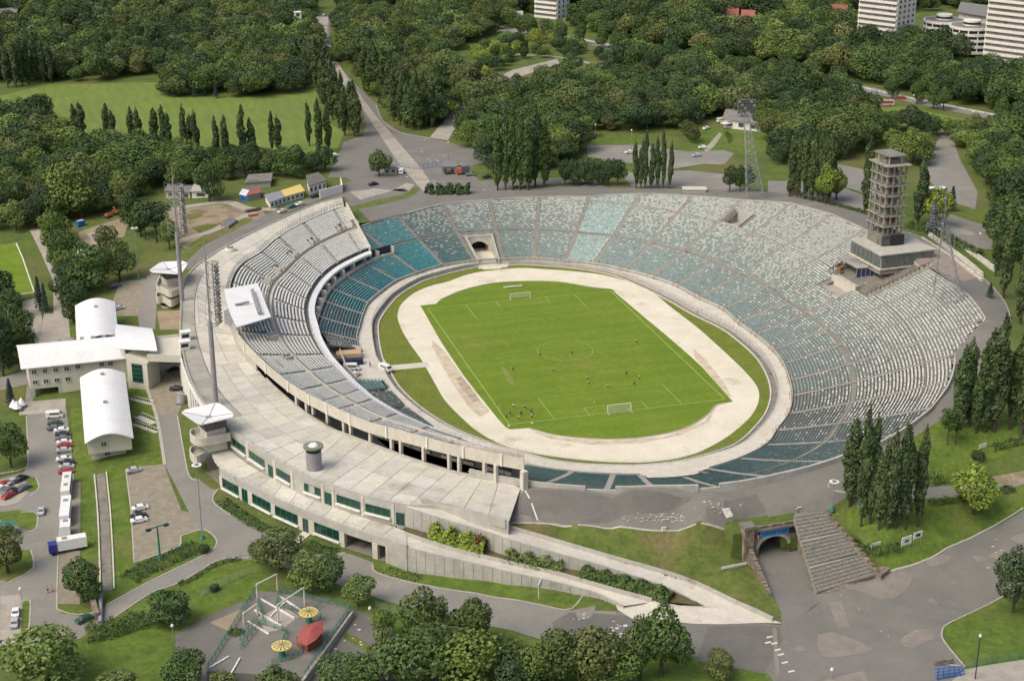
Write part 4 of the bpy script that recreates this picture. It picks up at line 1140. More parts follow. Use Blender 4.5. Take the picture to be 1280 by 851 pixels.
# ---------------- ramps down to the road
def ramp(name, label, outer, inner, zs, wall_in=True):
    """outer: near edge, inner: far edge (survey columns), heights along"""
    t = thing(name, label, 'ramp', at(*outer[0], zs[0]), group='concrete ramps down from the podium decks')
    A = cat([at(*q, z) for q, z in zip(outer, zs)], 5); B = cat([at(*q, z) for q, z in zip(inner, zs)], 5)
    L = len(A)
    # slabs
    step = 3
    for i in range(0, L-1, step):
        j = min(i+step, L-1); mb = MB(); a = [A[k] for k in range(i, j+1)]; b = [B[k] for k in range(i, j+1)]
        sh = .06
        mb.strip(a, b); mb.strip([offz(q,-.3) for q in a], a)
        mb.build('ramp_slab', M['conc_light'], t)
    mb = MB(); mb.wall([q.xy for q in A], .35, [-2.0]*L, [q.z+.08 for q in A]); mb.build('ramp_wall', M['conc'], t)
    mb = MB(); mb.wall([q.xy for q in B], .45, [min(-1.0, q.z-3) for q in B], [q.z+1.0 for q in B]); mb.build('ramp_wall', M['conc'], t)
    # vertical formwork lines on the near wall
    mb = MB(); Q = resample(A, 2.4)
    for q, q2 in zip(Q, Q[1:]):
        d = (q2-q); d.z = 0; d.normalize(); n = Vector((d.y,-d.x,0)); n = n if n.y < 0 else -n
        c = q+n*.19; mb.box((c.x,c.y,(q.z-2)/2), (.08,.05,max(.2,q.z+1.9)), math.atan2(d.y,d.x))
    mb.build('wall_joint', M['conc_dark'], t, kind='stuff')
    return A, B
LA, LB = ramp('concrete_ramp', 'lower ramp leaving the lower deck along the grey retaining wall by the road', [(509,683.5),(545,692.5),(600,705),(640,715),(690,725.5),(745,740.5),(780,757)], [(506,669),(540,680.5),(580,692),(640,706),(690,717),(765,738.5),(815,752)], [5.6,5.0,3.7,2.8,1.8,.7,.0])
UA, UB = ramp('concrete_ramp', 'upper ramp running from the top deck past the grassy bank', [(506,633),(550,647),(600,661.5),(645,676),(700,692),(760,708.5),(840,736),(880,758)], [(527,629),(560,639),(600,650.5),(640,662),(702,680),(765,698.5),(855,725),(925,757)], [11.4,10.4,8.9,8.2,6.2,4.1,1.4,.1])
# planted trough between the ramps
mb = MB(); n_ = 20
A = [LB[0].lerp(LB[-1], 0)]
P1 = resample(LB, 4.0); 
pa = [offz(q, .35) for q in LB]; 
pb = [UA[min(len(UA)-1, int(i*(len(UA)-1)/(len(LB)-1)))] for i in range(len(LB))]
mb.strip(pa, [Vector((q.x, q.y, p.z+.1)) for q, p in zip(pb, pa)]); mb.build('planting_trough', mat('trough soil', (.12,.10,.05), (.07,.08,.03), .6), kind='structure')
mb = MB(); _e = [at(*q, z) for q, z in zip([(925,757),(945,765.5),(966,776)], (.1,-.1,-.35))]; mb.wall([q.xy for q in _e], .45, -2, [q.z+1.0 for q in _e]); mb.build('apron_wall', M['conc'], kind='structure')
# apron at the bottom of both ramps
drape('ramp_apron', [g(*q) for q in [(772,762),(770,756),(815,751),(880,757),(925,756),(978,779),(900,780),(850,778),(790,773)]], M['conc_light'], .08)
# half-height walls of the deck end
mb = MB(); mb.wall([at(*q, 11.4).xy for q in [(524,625),(560,634.5),(600,645.5),(632,653.5)]], .4, 10, 12.4); mb.build('deck_end_wall', M['conc'], deckb)

# ---------------- round vent drum on the deck
P = at(393, 585.5, 11.5)
t = thing('vent_drum', 'grey cylindrical ventilation drum with a green cap standing on the upper deck', 'vent', P)
mb = MB(); mb.cyl(P, offz(P, 5.0), 2.0, 28); mb.build('drum', M['mast'], t, smooth=False)
mb = MB(); mb.cyl(offz(P,5.0), offz(P,6.1), 1.9, 24); mb.build('louvre_band', M['dark'], t)
mb = MB(); mb.cyl(offz(P,6.1), offz(P,6.6), 2.6, 28); mb.build('cap', mat('olive cap', (.2,.22,.15), (.16,.18,.12)), t)
mb = MB(); mb.cyl(offz(P,6.6), offz(P,7.0), 1.3, 20, .9); mb.build('dome', M['white'], t)
P = at(288, 313, 12.2); t = thing('vent_drum', 'low pale round vent on the north end of the deck', 'vent', P)
mb = MB(); mb.cyl(P, offz(P,1.1), 1.9, 20); mb.build('drum', M['whitewash'], t)
mb = MB(); mb.cyl(offz(P,1.1), offz(P,1.35), 1.5, 20, 1.2); mb.build('cap', M['conc_dark'], t)
# tents and scanner boxes on the west edge of the deck
for (x, y, lab) in ((232,424,'white ticket hut with dark hatch beside the footbridge, northern one'),(231,436,'white ticket hut with dark hatch beside the footbridge, southern one')):
    P = at(x, y, 11.8); t = thing('ticket_hut', lab, 'hut', P, group='white ticket huts at the bridge head')
    mb = MB(); mb.box((P.x,P.y,P.z+1.3), (3.0,2.2,2.6), .1); mb.build('cabin', M['whitewash'], t)
    mb = MB(); mb.box((P.x,P.y-1.12,P.z+1.5), (2.2,.06,1.1), .1); mb.build('hatch', M['dark'], t)
    mb = MB(); mb.box((P.x,P.y,P.z+2.7), (3.4,2.6,.18), .1); mb.build('roof', M['white'], t)

# ---------------- commentary cabin with big white roof on the stand
P = at(318, 404, 14.5); 
t = thing('commentary_cabin', 'cabin under a big square white roof on the west rim of the main stand', 'cabin', P)
rc = [at(280.5,362.5,21.5), at(322,355,20.5), at(339,397,20.2), at(296,410,21.3)]
mb = MB(); N = 8; vs = []
for i in range(N+1):
    a = rc[0].lerp(rc[3], i/N); b = rc[1].lerp(rc[2], i/N); bow = math.sin(math.pi*i/N)*1.0
    ab = (b-a).normalized(); vs.append((a-ab*bow*.8, b+ab*0))
mb.strip([offz(q[0],.3) for q in vs], [offz(q[1],.3) for q in vs]); mb.strip([q[1] for q in vs], [q[0] for q in vs])
mb.strip([q[0] for q in vs], [offz(q[0],.3) for q in vs]); mb.strip([q[1] for q in vs], [offz(q[1],.3) for q in vs])
mb.sweep_quad([vs[0][0], vs[0][1], offz(vs[0][1],.3), offz(vs[0][0],.3)]); mb.sweep_quad([vs[-1][0], vs[-1][1], offz(vs[-1][1],.3), offz(vs[-1][0],.3)])
mb.build('roof_sheet', M['white'], t)
c0 = at(306,416,15); c1 = at(326,409,15); e = (c1-c0); e.z = 0; ang = math.atan2(e.y,e.x); n = Vector((-math.sin(ang), math.cos(ang), 0)); m_ = (c0+c1)/2+n*5
mb = MB(); mb.box((m_.x,m_.y,17.9), (e.length, 9, 4.4), ang); mb.build('cabin_body', M['steel'], t)
for k in range(5):
    q = c0.lerp(c1, (k+.6)/5.3)+n*.45; mb = MB(); mb.box((q.x,q.y,18.3), (.8,.1,1.1), ang); mb.build('window', M['glass'], t)
mb = MB(); a = (rc[0]+rc[1]*1.2+rc[2]*1.2+rc[3])/4.4
p, q = at(315,361.5,21.9), at(324,390,21.9)
mb.box(((p+q)/2).to_tuple()[:2]+(21.6,), ((q-p).length, 1.0, .8), math.atan2((q-p).y,(q-p).x)); mb.build('lamp_rack', M['mast'], t)
p, q = at(294,381,21.9), at(311,377,21.9); mb = MB(); mb.box(((p+q)/2).to_tuple()[:2]+(21.9,), ((q-p).length, .9, .4), math.atan2((q-p).y,(q-p).x)); mb.build('roof_duct', M['mast'], t)
mb = MB()
for q in (rc[0], rc[3], rc[1], rc[2]):
    c = q.lerp(m_, .25); mb.cyl((c.x,c.y,14.5),(c.x,c.y,21.2),.18,6)
mb.build('roof_post', M['steel'], t)

# ---------------- office buildings with white vaulted roofs
def vault(pts, crest, over, m, parent, name, n=12, th=.28):
    """pts: four eave corners (a,b) and (d,c); arched across a->b"""
    a, b, c, d = pts; mb = MB(); A, B = [], []
    for i in range(n+1):
        t = i/n; z = crest*math.sin(math.pi*t) if isinstance(crest, (int, float)) else crest[i]
        A.append(offz(a.lerp(b, t), z)); B.append(offz(d.lerp(c, t), z))
    mb.strip(A, B); mb.strip([offz(q,-th) for q in B], [offz(q,-th) for q in A])
    for Q in (A, B): mb.strip([offz(q,-th) for q in Q], Q)
    for k in (0, n): mb.sweep_quad([A[k], B[k], offz(B[k],-th), offz(A[k],-th)])
    return mb.build(name, m, parent)
off = thing('office_building', 'cream office building with white barrel vault roofs linked by a bridge to the podium', 'office building', at(100,470,0))
# south wing
zE = 7.0
a, b, c, d = at(99.7,472,zE), at(156,466,zE), at(167,547,zE), at(106,554,zE)
vault([a,b,c,d], 2.2, 0, M['white'], off, 'vault_roof')
def ins(pts, k): 
    m = sum(pts, Vector())/4; return [p.lerp(m, k) for p in pts]
sw = ins([a,b,c,d], .09)
mb = MB(); mb.prism([(q.x,q.y) for q in sw], 2.6, zE+.35); mb.build('wing_wall', M['cream'], off)
def gable(p, q, z0, crest, par, n=10):
    g_ = [Vector((*p.lerp(q, i/n).xy, z0+crest*math.sin(math.pi*(.09+.82*i/n)))) for i in range(n+1)]
    mb = MB(); mb.wall([v.xy for v in g_], .3, [z0-.3]*(n+1), [v.z-.25 for v in g_]); mb.build('gable_wall', M['cream'], par)
gable(sw[3], sw[2], zE, 2.2, off); gable(sw[0], sw[1], zE, 2.2, off)
sw2 = ins([a,b,c,d], .22); sw2 = [sw2[0], sw2[1], sw2[2].lerp(sw2[3], .08), sw2[3]]
mb = MB(); mb.prism([(q.x,q.y) for q in sw2], -2.5, 2.6); mb.build('ground_floor_wall', M['cream'], off)
def winface(p, q, fr, zc, wd, hh, nm='window', m='glass', dep=.12, par=None):
    par = par or off
    e = (q-p); e.z = 0; ang = math.atan2(e.y,e.x); n = Vector((e.y,-e.x,0)).normalized(); n = n if n.y < 0 else -n
    c = p.lerp(q, fr)+n*dep; c.z = zc
    mb = MB(); mb.box((c.x,c.y,zc), (wd,.1,hh), ang); o = mb.build(nm, M[m], par)
    mb = MB(); c2 = c+n*.12
    for dx, dzz, sx, sz in ((0,hh/2,wd+.2,.14),(0,-hh/2,wd+.2,.14),(-wd/2,0,.14,hh),(wd/2,0,.14,hh),(0,0,.1,hh)):
        e_ = e.normalized()*dx; mb.box((c2.x+e_.x,c2.y+e_.y,zc+dzz), (sx,.12,sz), ang)
    f_ = mb.build('window_frame', M['whitewash'], None); base = Vector(par.location); of = f_.location-base
    for v in f_.data.vertices: v.co += of
    f_.location = (0,0,0); f_.parent = o
winface(sw[3], sw[2], .37, 5.2, 1.5, 1.5); winface(sw2[3], sw2[2], .45, 1.0, 1.5, 1.5)
for (fx, fy) in ((.5,.1),(.5,.55)):
    q = a.lerp(b, fx).lerp(d.lerp(c, fx), fy); mb = MB(); mb.box((q.x,q.y,zE+2.45), (1.1,1.1,.5)); mb.build('roof_vent', M['steel'], off)
# main block: half vault rising to the north edge
zF = 9.2
a2, b2, c2, d2 = at(26,461,zF), at(159,447.5,zF), at(143,422.5,zF+2.5), at(20,433,zF+2.5)
n = 10; cre = []
vault([a2, d2, c2, b2], [0 + 3.2*math.sin(math.pi*min(1, i/12*1.0)) for i in range(13)], 0, M['white'], off, 'vault_roof')
mw = [a2.lerp(b2,.07), b2.copy(), c2.copy(), d2.lerp(c2,.07)]; mw = [mw[0].lerp(mw[3],.10), mw[1].lerp(mw[2],.10), mw[2].lerp(mw[1],.12), mw[3].lerp(mw[0],.12)]
mb = MB(); mb.prism([(q.x,q.y) for q in mw], 1.7, zF+.15); mb.build('main_wall', M['cream'], off)
mb = MB(); q4 = [mw[0].lerp(mw[1], .32), mw[1], mw[2], mw[3].lerp(mw[2], .32)]; mb.prism([(q.x,q.y) for q in q4], -2.5, 1.7); mb.build('ground_floor_wall', M['cream'], off)
for fr in (.02,.30): 
    q = mw[0].lerp(mw[1], fr); mb = MB(); mb.box((q.x,q.y+.6,0), (1.2,1.2,4.2)); mb.build('pillar', M['conc'], off)
for fr in (.055,.165,.275,.385): winface(mw[0], mw[1], fr, 7.3, 1.5, 1.5); winface(mw[0], mw[1], fr, 3.9, 1.5, 1.5)
winface(mw[0], mw[1], .50, 7.6, 1.5, 1.5); winface(mw[0], mw[1], .745, 7.6, 1.5, 1.5); winface(mw[0], mw[1], .835, 7.6, 1.5, 1.5)
for k in range(6):
    q = d2.lerp(c2, .44+.11*k).lerp(a2.lerp(b2, .44+.11*k), .12); mb = MB(); mb.box((q.x,q.y,q.z+1.6), (1.3,1.3,.7)); mb.build('roof_light', M['steel'], off)
# north wing
zN = 9.6
a3, b3, c3, d3 = at(93.7,382,zN), at(143.5,377,zN), at(148,420,zN), at(96,434,zN)
vault([a3,b3,c3,d3], 2.0, 0, M['white'], off, 'vault_roof')
nw = ins([a3,b3,c3,d3], .06); mb = MB(); mb.prism([(q.x,q.y) for q in nw], -1.0, zN+.2); mb.build('wing_wall', M['cream'], off)
q = a3.lerp(b3,.52).lerp(d3.lerp(c3,.52), .25); mb = MB(); mb.box((q.x,q.y,zN+2.2), (1.1,1.1,.5)); mb.build('roof_vent', M['steel'], off)
# floating canopy and glazed stair tower
zC = 13.6
a4, b4, c4, d4 = at(145,405,zC), at(190,410.5,zC), at(196.5,438,zC), at(143.5,435,zC)
vault([d4, a4, b4, c4], [.0, .35,.6,.8,.95,1,1,.95,.85,.7,.5,.3,.0], 0, M['white'], off, 'canopy_roof')
tw = [at(160.5,478,2.5), at(186,482,2.5)]
p, q = tw; e = (q-p); e.z = 0; ang = math.atan2(e.y,e.x); nn = Vector((-math.sin(ang), math.cos(ang), 0)); c = (p+q)/2+nn*3.2
mb = MB(); P4 = [p, q, q+nn*6.4, p+nn*6.4]; mb.prism([(v.x,v.y) for v in P4], 0, [11.8,9.8,9.8,11.8]); mb.build('stair_tower', M['cream'], off)
c = (p+q)/2-nn*.15; mb = MB(); mb.box((c.x,c.y,6.2), (e.length*.5,.12,6.0), ang); gw = mb.build('tower_glazing', M['glass_green'], off)
mb = MB()
for k in range(5): mb.box((c.x-nn.x*.1,c.y-nn.y*.1,3.4+k*1.4), (e.length*.5,.1,.12), ang)
mb.build('glazing_bar', M['green_paint'], off, kind='stuff')
# bridge
br = [at(184,447,11.4), at(227,447.5,11.6), at(226,420,11.8), at(192,424,11.6)]
mb = MB(); mb.prism([(v.x,v.y) for v in br], 10.3, 11.75); mb.build('bridge_deck', M['conc_light'], off)
for a_, b_ in ((br[0],br[1]),(br[3],br[2])):
    mb = MB(); mb.wall([a_.xy,b_.xy], .3, 10.2, 12.5); mb.build('bridge_parapet', M['cream'], off)

# ---------------- corner pavilions with folded white canopies
def pavilion(label, cpx, zc, foot, deckz, canopy, base_pts):
    t = thing('entrance_pavilion', label, 'pavilion', at(*foot, deckz-6), group='entrance pavilions beside the floodlight masts')
    Q = [at(*q, zc) for q in canopy]; cc = at(*cpx, zc-.9); mb = MB(); n = len(Q)
    ctr = cc
    mb.add([tuple(offz(q, .25)) for q in Q]+[tuple(offz(ctr,.25))]+[tuple(q) for q in Q]+[tuple(ctr)], [(i,(i+1)%n,n) for i in range(n)]+[(n+1+(i+1)%n, n+1+i, 2*n+1) for i in range(n)]+[(i,n+1+i,n+1+(i+1)%n,(i+1)%n) for i in range(n)])
    mb.build('folded_canopy', M['white'], t)
    mb = MB()
    for i in range(0, n, max(1, n//4)): mb.cyl(offz(Q[i],.32), offz(ctr,.32), .09, 4)
    mb.box((ctr.x,ctr.y,ctr.z+.35), (1.6,1.6,.25)); mb.build('gutter', M['mast'], t, kind='stuff')
    f_ = at(*foot, deckz)
    mb = MB(); mb.box((f_.x,f_.y,(zc-1+deckz)/2-2.5), (5.5,5.0,zc-1-deckz+5), .3); mb.build('core', M['cream'], t)
    mb = MB(); mb.box((f_.x,f_.y,(zc-1.6+deckz)/2+.6), (6.0,5.5,2.0), .3); mb.build('window_band', M['glass'], t)
    mb = MB(); mb.cyl((ctr.x,ctr.y,deckz),(ctr.x,ctr.y,ctr.z),.3,8); mb.build('post', M['whitewash'], t)
    for lvl, pts in base_pts:
        P = cat([at(*q, lvl) for q in pts], 4)
        mb = MB(); mb.wall([q.xy for q in P], .35, lvl-1.3, lvl+1.1); mb.build('balcony_parapet', M['conc_light'], t)
        mb = MB(); mb.add([(q.x,q.y,lvl-.2) for q in P]+[(f_.x,f_.y,lvl-.2)], [(i,i+1,len(P)) for i in range(len(P)-1)]); mb.build('balcony_floor', M['conc'], t)
pavilion('entrance pavilion with folded white canopy at the south-west podium corner', (261,522.5), 16.6, (266,538), 11.5,
    [(226.5,516),(232,512.5),(269,504),(275,505),(292,517.5),(291,522),(252,531.5),(247,530)],
    [(10.4, [(288,545),(270,549),(252,552),(243,550),(238,545),(241,540),(250,539)]), (6.0, [(285,560),(262,566),(246,574),(238,568),(240,562),(248,560)])])
pavilion('entrance pavilion with folded white canopy at the north-west podium corner', (211,338), 17.2, (215,350), 12.0,
    [(187,338),(199,329.5),(204,328),(229,327),(235,330),(228,341),(221,343),(190,341)],
    [(11.0, [(230,358),(222,364),(212,367),(203,362),(196,360),(200,348)]), (7.5, [(226,373),(214,379),(205,374),(196,374),(198,362)]), (3.8, [(222,388),(206,388),(198,382)])])

# ================================================================ ground sheets: lawns, roads, paths
def poly(pts): return [g(*q).xy for q in pts]
def sheet(name, pts, m, off, **k): return drape(name, poly(pts), M[m] if isinstance(m, str) else m, off, **k)
sheet('mown_field', [(0,120),(60,106),(200,103),(215,122),(320,122),(345,118),(395,114),(402,150),(430,165),(415,202),(330,207),(260,199),(120,192),(76,177),(60,150),(0,150)], 'field', .02)
sheet('far_lawn', [(0,28),(28,25),(30,38),(0,42)], 'field', .02)
sheet('bank_grass', [(632,655),(700,657),(830,663.5),(905,662),(990,651),(1002,660),(962,672),(943,690),(950,720),(978,768),(925,749),(860,724),(765,697),(702,679),(640,662)], 'drygrass', .02)
sheet('verge_grass', [(470,706),(483,704),(600,725),(700,742),(765,762),(712,761),(640,748),(545,733),(495,722)], 'lush', .03)
sheet('office_lawn', [(158,482),(183,484),(195,526),(205,581),(157,586),(160,640),(166,703),(200,697),(226,683),(226,670),(250,663),(268,672),(266,686),(190,725),(133,755),(128,700),(122,590),(140,560)], 'lush', .03)
sheet('office_lawn', [(88,510),(106,510),(112,560),(122,590),(126,700),(102,700),(102,602),(93,600),(91,570)], 'lush', .03)
sheet('south_lawn', [(126,775),(190,742),(250,714),(275,700),(322,697),(340,735),(290,757),(219,792),(222,851),(60,851),(100,800)], 'lush', .025)
sheet('roadside_lawn', [(440,737),(500,757),(560,770),(640,789),(700,808),(860,818),(960,842),(980,870),(400,870),(420,800)], 'lush', .02)
sheet('east_lawn', [(1058,650),(1070,612),(1120,628),(1180,610),(1280,596),(1280,632),(1207,674),(1157,699),(1112,712),(1085,690)], 'lush', .02)
sheet('east_lawn', [(1120,560),(1165,532),(1215,500),(1280,490),(1280,560),(1220,580),(1180,600),(1115,610)], 'lush', .02)
sheet('corner_lawn', [(1179,786),(1184,780),(1257,743),(1300,722),(1300,825),(1206,833)], 'lush', .03)
sheet('plaza_lawn', [(860,152),(905,160),(918,172),(905,190),(870,192),(860,180)], 'lush', .02)
sheet('plaza_lawn', [(905,165),(960,160),(985,185),(950,192),(915,190)], 'lush', .02)
sheet('plaza_lawn', [(733,165),(800,168),(800,180),(733,182)], 'lush', .02)
sheet('plaza_lawn', [(1030,215),(1075,225),(1060,245),(1030,240)], 'lush', .02)
sheet('plaza_lawn', [(1190,252),(1240,265),(1240,283),(1219,277),(1195,269)], 'lush', .02)
sheet('roadside_meadow', [(760,70),(860,90),(1040,115),(1160,140),(1245,158),(1240,185),(1180,170),(1100,150),(1000,125),(860,105),(750,85)], 'field', .02)
sheet('roadside_meadow', [(640,45),(700,52),(790,72),(780,95),(700,70),(640,62)], 'drygrass', .02)
sheet('training_pitch', [(0,306),(22,303),(30,322),(46,366),(0,374)], 'pitch', .05)
mb = MB()
drape_line('training_pitch_line', [g(20,304), g(28,322), g(43,366)], .35, M['whitewash'], .08)
drape_line('training_pitch_line', [g(0,372), g(44,365)], .5, M['whitewash'], .08)
# ---- roads
sheet('road', [(184,455),(226,455),(230,500),(222,520),(229,560),(237,596),(250,600),(264,611),(272,612),(266,621),(268,630),(287,642.5),(315,658),(343,675),(388,693),(431,690.5),(467,703),(468,714),(495,723),(545,734),(640,749),(712,762),(770,764),(770,820),(700,806),(640,788),(590,777),(540,763),(500,756),(440,736),(330,700),(275,698),(250,713),(220,730),(190,740),(140,773),(118,787),(112,772),(133,756),(190,725),(250,696),(267,686),(271,675),(259,663),(250,662),(235,638),(206,581),(197,526),(184,486)], 'road', .05)
sheet('plaza', [(770,764),(850,779),(978,781),(976,768),(1019,735),(1023,742),(1050,738),(1080,727),(1110,716),(1157,700.5),(1175,693),(1207,675.5),(1300,625),(1300,722),(1257,743),(1184,780),(1178,786),(1179,800),(1206,834),(1206,870),(980,870),(960,842),(860,818),(770,812)], 'asphalt', .05)
_tr = [at(*q, 0) for q in [(930,699),(1004,686.5),(1028,745),(979,781)]]
mb = MB(); mb.add([(q.x,q.y,z) for q, z in zip(_tr, (.0,.0,min(-.5,hz(_tr[2].x,_tr[2].y)-.12),min(-.5,hz(_tr[3].x,_tr[3].y)-.12)))], [(0,1,2,3)]); mb.build('tunnel_road', M['asphalt'], kind='structure')
sheet('yard_pavers', [(184,456),(226,456),(230,500),(222,516),(196,521),(184,486)], 'paver', .075)
sheet('car_park', [(157.5,586),(206,582),(212,600),(227,638),(237,640),(251,662),(226,669),(226,682),(167.5,702.5),(164,638)], 'paver', .06)
sheet('car_park_road', [(34,512),(83,512),(91,575),(93,602),(77,605),(73,690),(71,755),(76,763),(95,768),(116,766),(118,785),(100,798),(0,805),(0,598),(30,590),(36,575)], 'road', .05)
sheet('bus_bay', [(78,604),(101,602),(100,755),(72,755)], 'paver', .08)
sheet('traffic_island', [(0,690),(38,687),(41,697),(40,712),(10,727),(0,724)], 'lush', .09)
sheet('traffic_island', [(22,637),(46,640),(45,661),(35,663),(20,657),(0,650),(0,640)], 'lush', .09)
sheet('traffic_island', [(72,757),(100,757),(120,764),(116,769),(95,769),(77,766)], 'lush', .09)
sheet('traffic_island', [(29,751),(37,751),(35,789),(26,789)], 'lush', .1)
sheet('traffic_island', [(32,595),(45,597),(48,612),(35,615)], 'lush', .1)
sheet('pale_bay', [(0,745),(25,743),(29,751),(26,789),(24,800),(0,812)], 'path', .08)
sheet('pale_bay', [(0,601),(30,600),(35,616),(22,628),(0,632)], 'path', .08)
sheet('service_road', [(0,472),(35,462),(44,466),(42,495),(38,512),(30,512),(34,480),(0,488)], 'road', .05)
sheet('forecourt', [(22,503),(82,498),(82,514),(24,519)], 'path', .07)
# promenade round the rim
outer = [(436,257),(434,246),(405,248),(370,262),(330,283),(290,304),(255,325),(236,338),(229,332),(255,307),(300,284),(345,263),(385,248),(415,236),(440,226),(432,222),(410,222),(416,208),(430,178),(452,170),(458,155),(447,117),(428,95),(398,56),(396,18),(414,20),(411,52),(428,88),(447,108),(470,130),(478,150),(500,165),(537,172),(560,178),(605,190),(603,205),(580,209),(600,226),(640,226),(700,222),(742,226),(760,235),(800,235),(860,236),(905,236),(950,240),(990,242),(1010,247),(1050,257),(1080,268),(1110,280),(1135,290),(1157,298),(1200,323),(1225,343),(1250,368),(1260,388),(1263,412),(1262,440),(1240,470),(1215,497),(1190,517),(1165,532),(1120,560),(1110,600),(1064,617),(1037,636),(985,651),(905,661.5),(830,663.5),(700,657),(640,651)]
op = [g(*q).xy for q in outer]
def rimp(u): return bp(u, lout(u)+.55).xy
inner_ = [rimp(u/3) for u in range(81, 0, -1)] + [p.xy for p in [at(448,262,12.3)]]
drape('rim_promenade', op + [at(637,652,11.5).xy] + inner_, M['asphalt'], .04)
sheet('central_path', [(396,21),(411,22),(407,54),(436,100),(466,140),(526,210),(545,238),(531,241),(504,212),(452,134),(420,95),(392,54)], 'path', .07)
sheet('branch_road', [(537,172),(560,176),(582,135),(600,120),(650,96),(700,80),(696,74),(640,88),(592,112),(576,128)], 'path', .05)
sheet('pale_verge', [(437,240),(470,236),(510,240),(518,231),(508,229),(490,239),(450,250)], 'path', .08)
sheet('pale_verge', [(441,258),(470,250),(505,243),(520,233),(526,236),(515,246),(475,256),(447,262)], 'drygrass', .07)
for pts in ([(733,182),(800,181),(860,190),(905,188),(918,192),(905,206),(880,205),(830,213),(800,206),(735,196)],
            [(775,216),(860,213),(905,218),(935,240),(870,235),(790,233)],
            [(960,226),(1040,230),(1080,245),(1080,263),(1040,252),(960,240)],
            [(1047,205),(1080,212),(1120,235),(1110,250),(1075,240),(1050,232)],
            [(1165,160),(1190,170),(1200,200),(1222,240),(1219,262),(1194,254),(1170,235),(1152,215),(1150,195),(1163,190)],
            [(1165,262),(1195,270),(1219,278),(1242,284),(1240,312),(1223,311),(1196,300),(1165,288)]):
    sheet('outer_road', pts, 'road', .05)
sheet('outer_path', [(899,166),(903,168),(893,183),(884,190),(880,188),(890,176)], 'path', .08)
sheet('outer_path', [(1180,283),(1185,280),(1220,292),(1215,295),(1195,292)], 'path', .08)
sheet('paved_corner', [(1135,294),(1157,301),(1196,326),(1224,346),(1205,352),(1150,330),(1130,310)], mat('reddish worn paving', (.30,.25,.2), (.24,.2,.165), .2), .07)
P_ = [g(600,30), g(640,38), g(700,46), g(790,64), g(860,78), g(960,92), g(1060,107), g(1145,126), g(1250,147), g(1330,162)]
drape_line('avenue', cat(P_, 4), 11, M['road'], .06)
drape_line('avenue', [q+Vector((4,-17,0)) for q in cat(P_, 4)], 8, M['road'], .06)
drape_line('avenue_path', [q+Vector((-1,10,0)) for q in cat(P_, 4)], 2.5, M['conc_light'], .06)
drape_line('meadow_track', cat([g(640,68), g(700,72), g(740,80), g(800,92), g(1000,128), g(1100,150), g(1200,165)], 4), 3, M['path'], .05)
sheet('park_path', [(37,288),(50,287),(62,320),(80,360),(86,400),(88,425),(70,455),(48,430),(55,392),(67,392),(66,350),(52,318)], 'path', .05)
sheet('park_path', [(28,377),(47,372),(53,400),(48,430),(30,420)], 'path', .06)
sheet('sand_patch', [(196,267),(250,258),(289,255),(328,264),(334,270),(316,279),(280,294),(240,312),(227,309),(210,290),(196,276)], 'sand', .03)
sheet('sand_patch', [(98,290),(150,273),(160,280),(155,296),(130,303),(122,325),(112,310),(100,300)], 'sand', .03)
sheet('sand_track', [(108,292),(118,290),(128,310),(122,312)], 'path', .05)
drape_line('sand_road', cat([g(215,262), g(250,256), g(285,253), g(310,261), g(345,262)], 4), 4.5, M['path'], .07)
drape_line('sand_road', cat([g(228,300), g(262,290), g(290,277), g(318,265)], 4), 4.0, M['path'], .07)
for pts in ([(240,285),(258,280),(275,280),(268,287),(250,292)], [(228,270),(245,266),(255,270),(238,276)], [(275,283),(300,272),(318,274),(290,290),(262,302),(240,312),(232,309)]):
    sheet('weed_patch', pts, 'drygrass', .06)
sheet('paver_lot', [(150,352),(185,348),(178,370),(173,395),(145,395),(140,380)], 'paver', .06)
sheet('north_yard_road', [(185,342),(205,345),(196,380),(194,412),(175,412),(172,395),(178,370)], 'road', .07)
sheet('dry_pit', [(196,389),(226,388),(226,412),(200,412)], 'sand', .08)
sheet('east_path', [(1064,617),(1112,612),(1180,607),(1300,586),(1300,600),(1180,622),(1112,630),(1072,634)], 'road', .06)
sheet('worn_bank', [(1240,596),(1300,584),(1300,600),(1245,606)], 'sand', .08)
sheet('fairground_asphalt', [(219,792),(262,769),(300,752),(345,742),(395,745),(440,760),(480,775),(495,795),(560,808),(575,830),(560,870),(222,870)], 'dark_asphalt', .05)
sheet('sandy_stain', [(262,778),(300,762),(318,765),(312,778),(285,788)], 'sand', .07)
sheet('weed_patch', [(430,790),(445,795),(480,818),(478,823),(450,810),(430,797)], 'drygrass', .07)
sheet('forecourt_path', [(1180,860),(1206,836),(1300,822),(1300,870),(1180,870)], 'path', .075)
# repairs and stains
for pts in ([(1036,753),(1052,751),(1063,784),(1048,785)],[(1023,793),(1040,790),(1070,800),(1092,811),(1085,816),(1040,822),(1028,820),(1021,806)],
            [(1055,735),(1080,727),(1112,717),(1128,714),(1142,720),(1136,733),(1118,748),(1098,749),(1082,740)],[(1155,702),(1176,693),(1192,695),(1180,705),(1163,708)],
            [(1157,750),(1165,747),(1174,754),(1170,757)],[(1234,695),(1253,684),(1272,690),(1268,696),(1250,700)],[(1215,695),(1228,694),(1233,700),(1222,702)],
            [(1125,800),(1140,788),(1165,785),(1170,797),(1140,810),(1130,808)],[(718,762),(745,757),(740,770),(736,773),(722,772)],[(990,811),(1000,805),(1008,812),(1000,815)],
            [(1262,672),(1280,665),(1300,660),(1300,680),(1270,678)]):
    sheet('asphalt_repair', pts, 'patch', .09)
sheet('forecourt_stain', [(1026,851),(1080,838),(1085,851),(1070,870),(1020,870)], 'patch', .09)
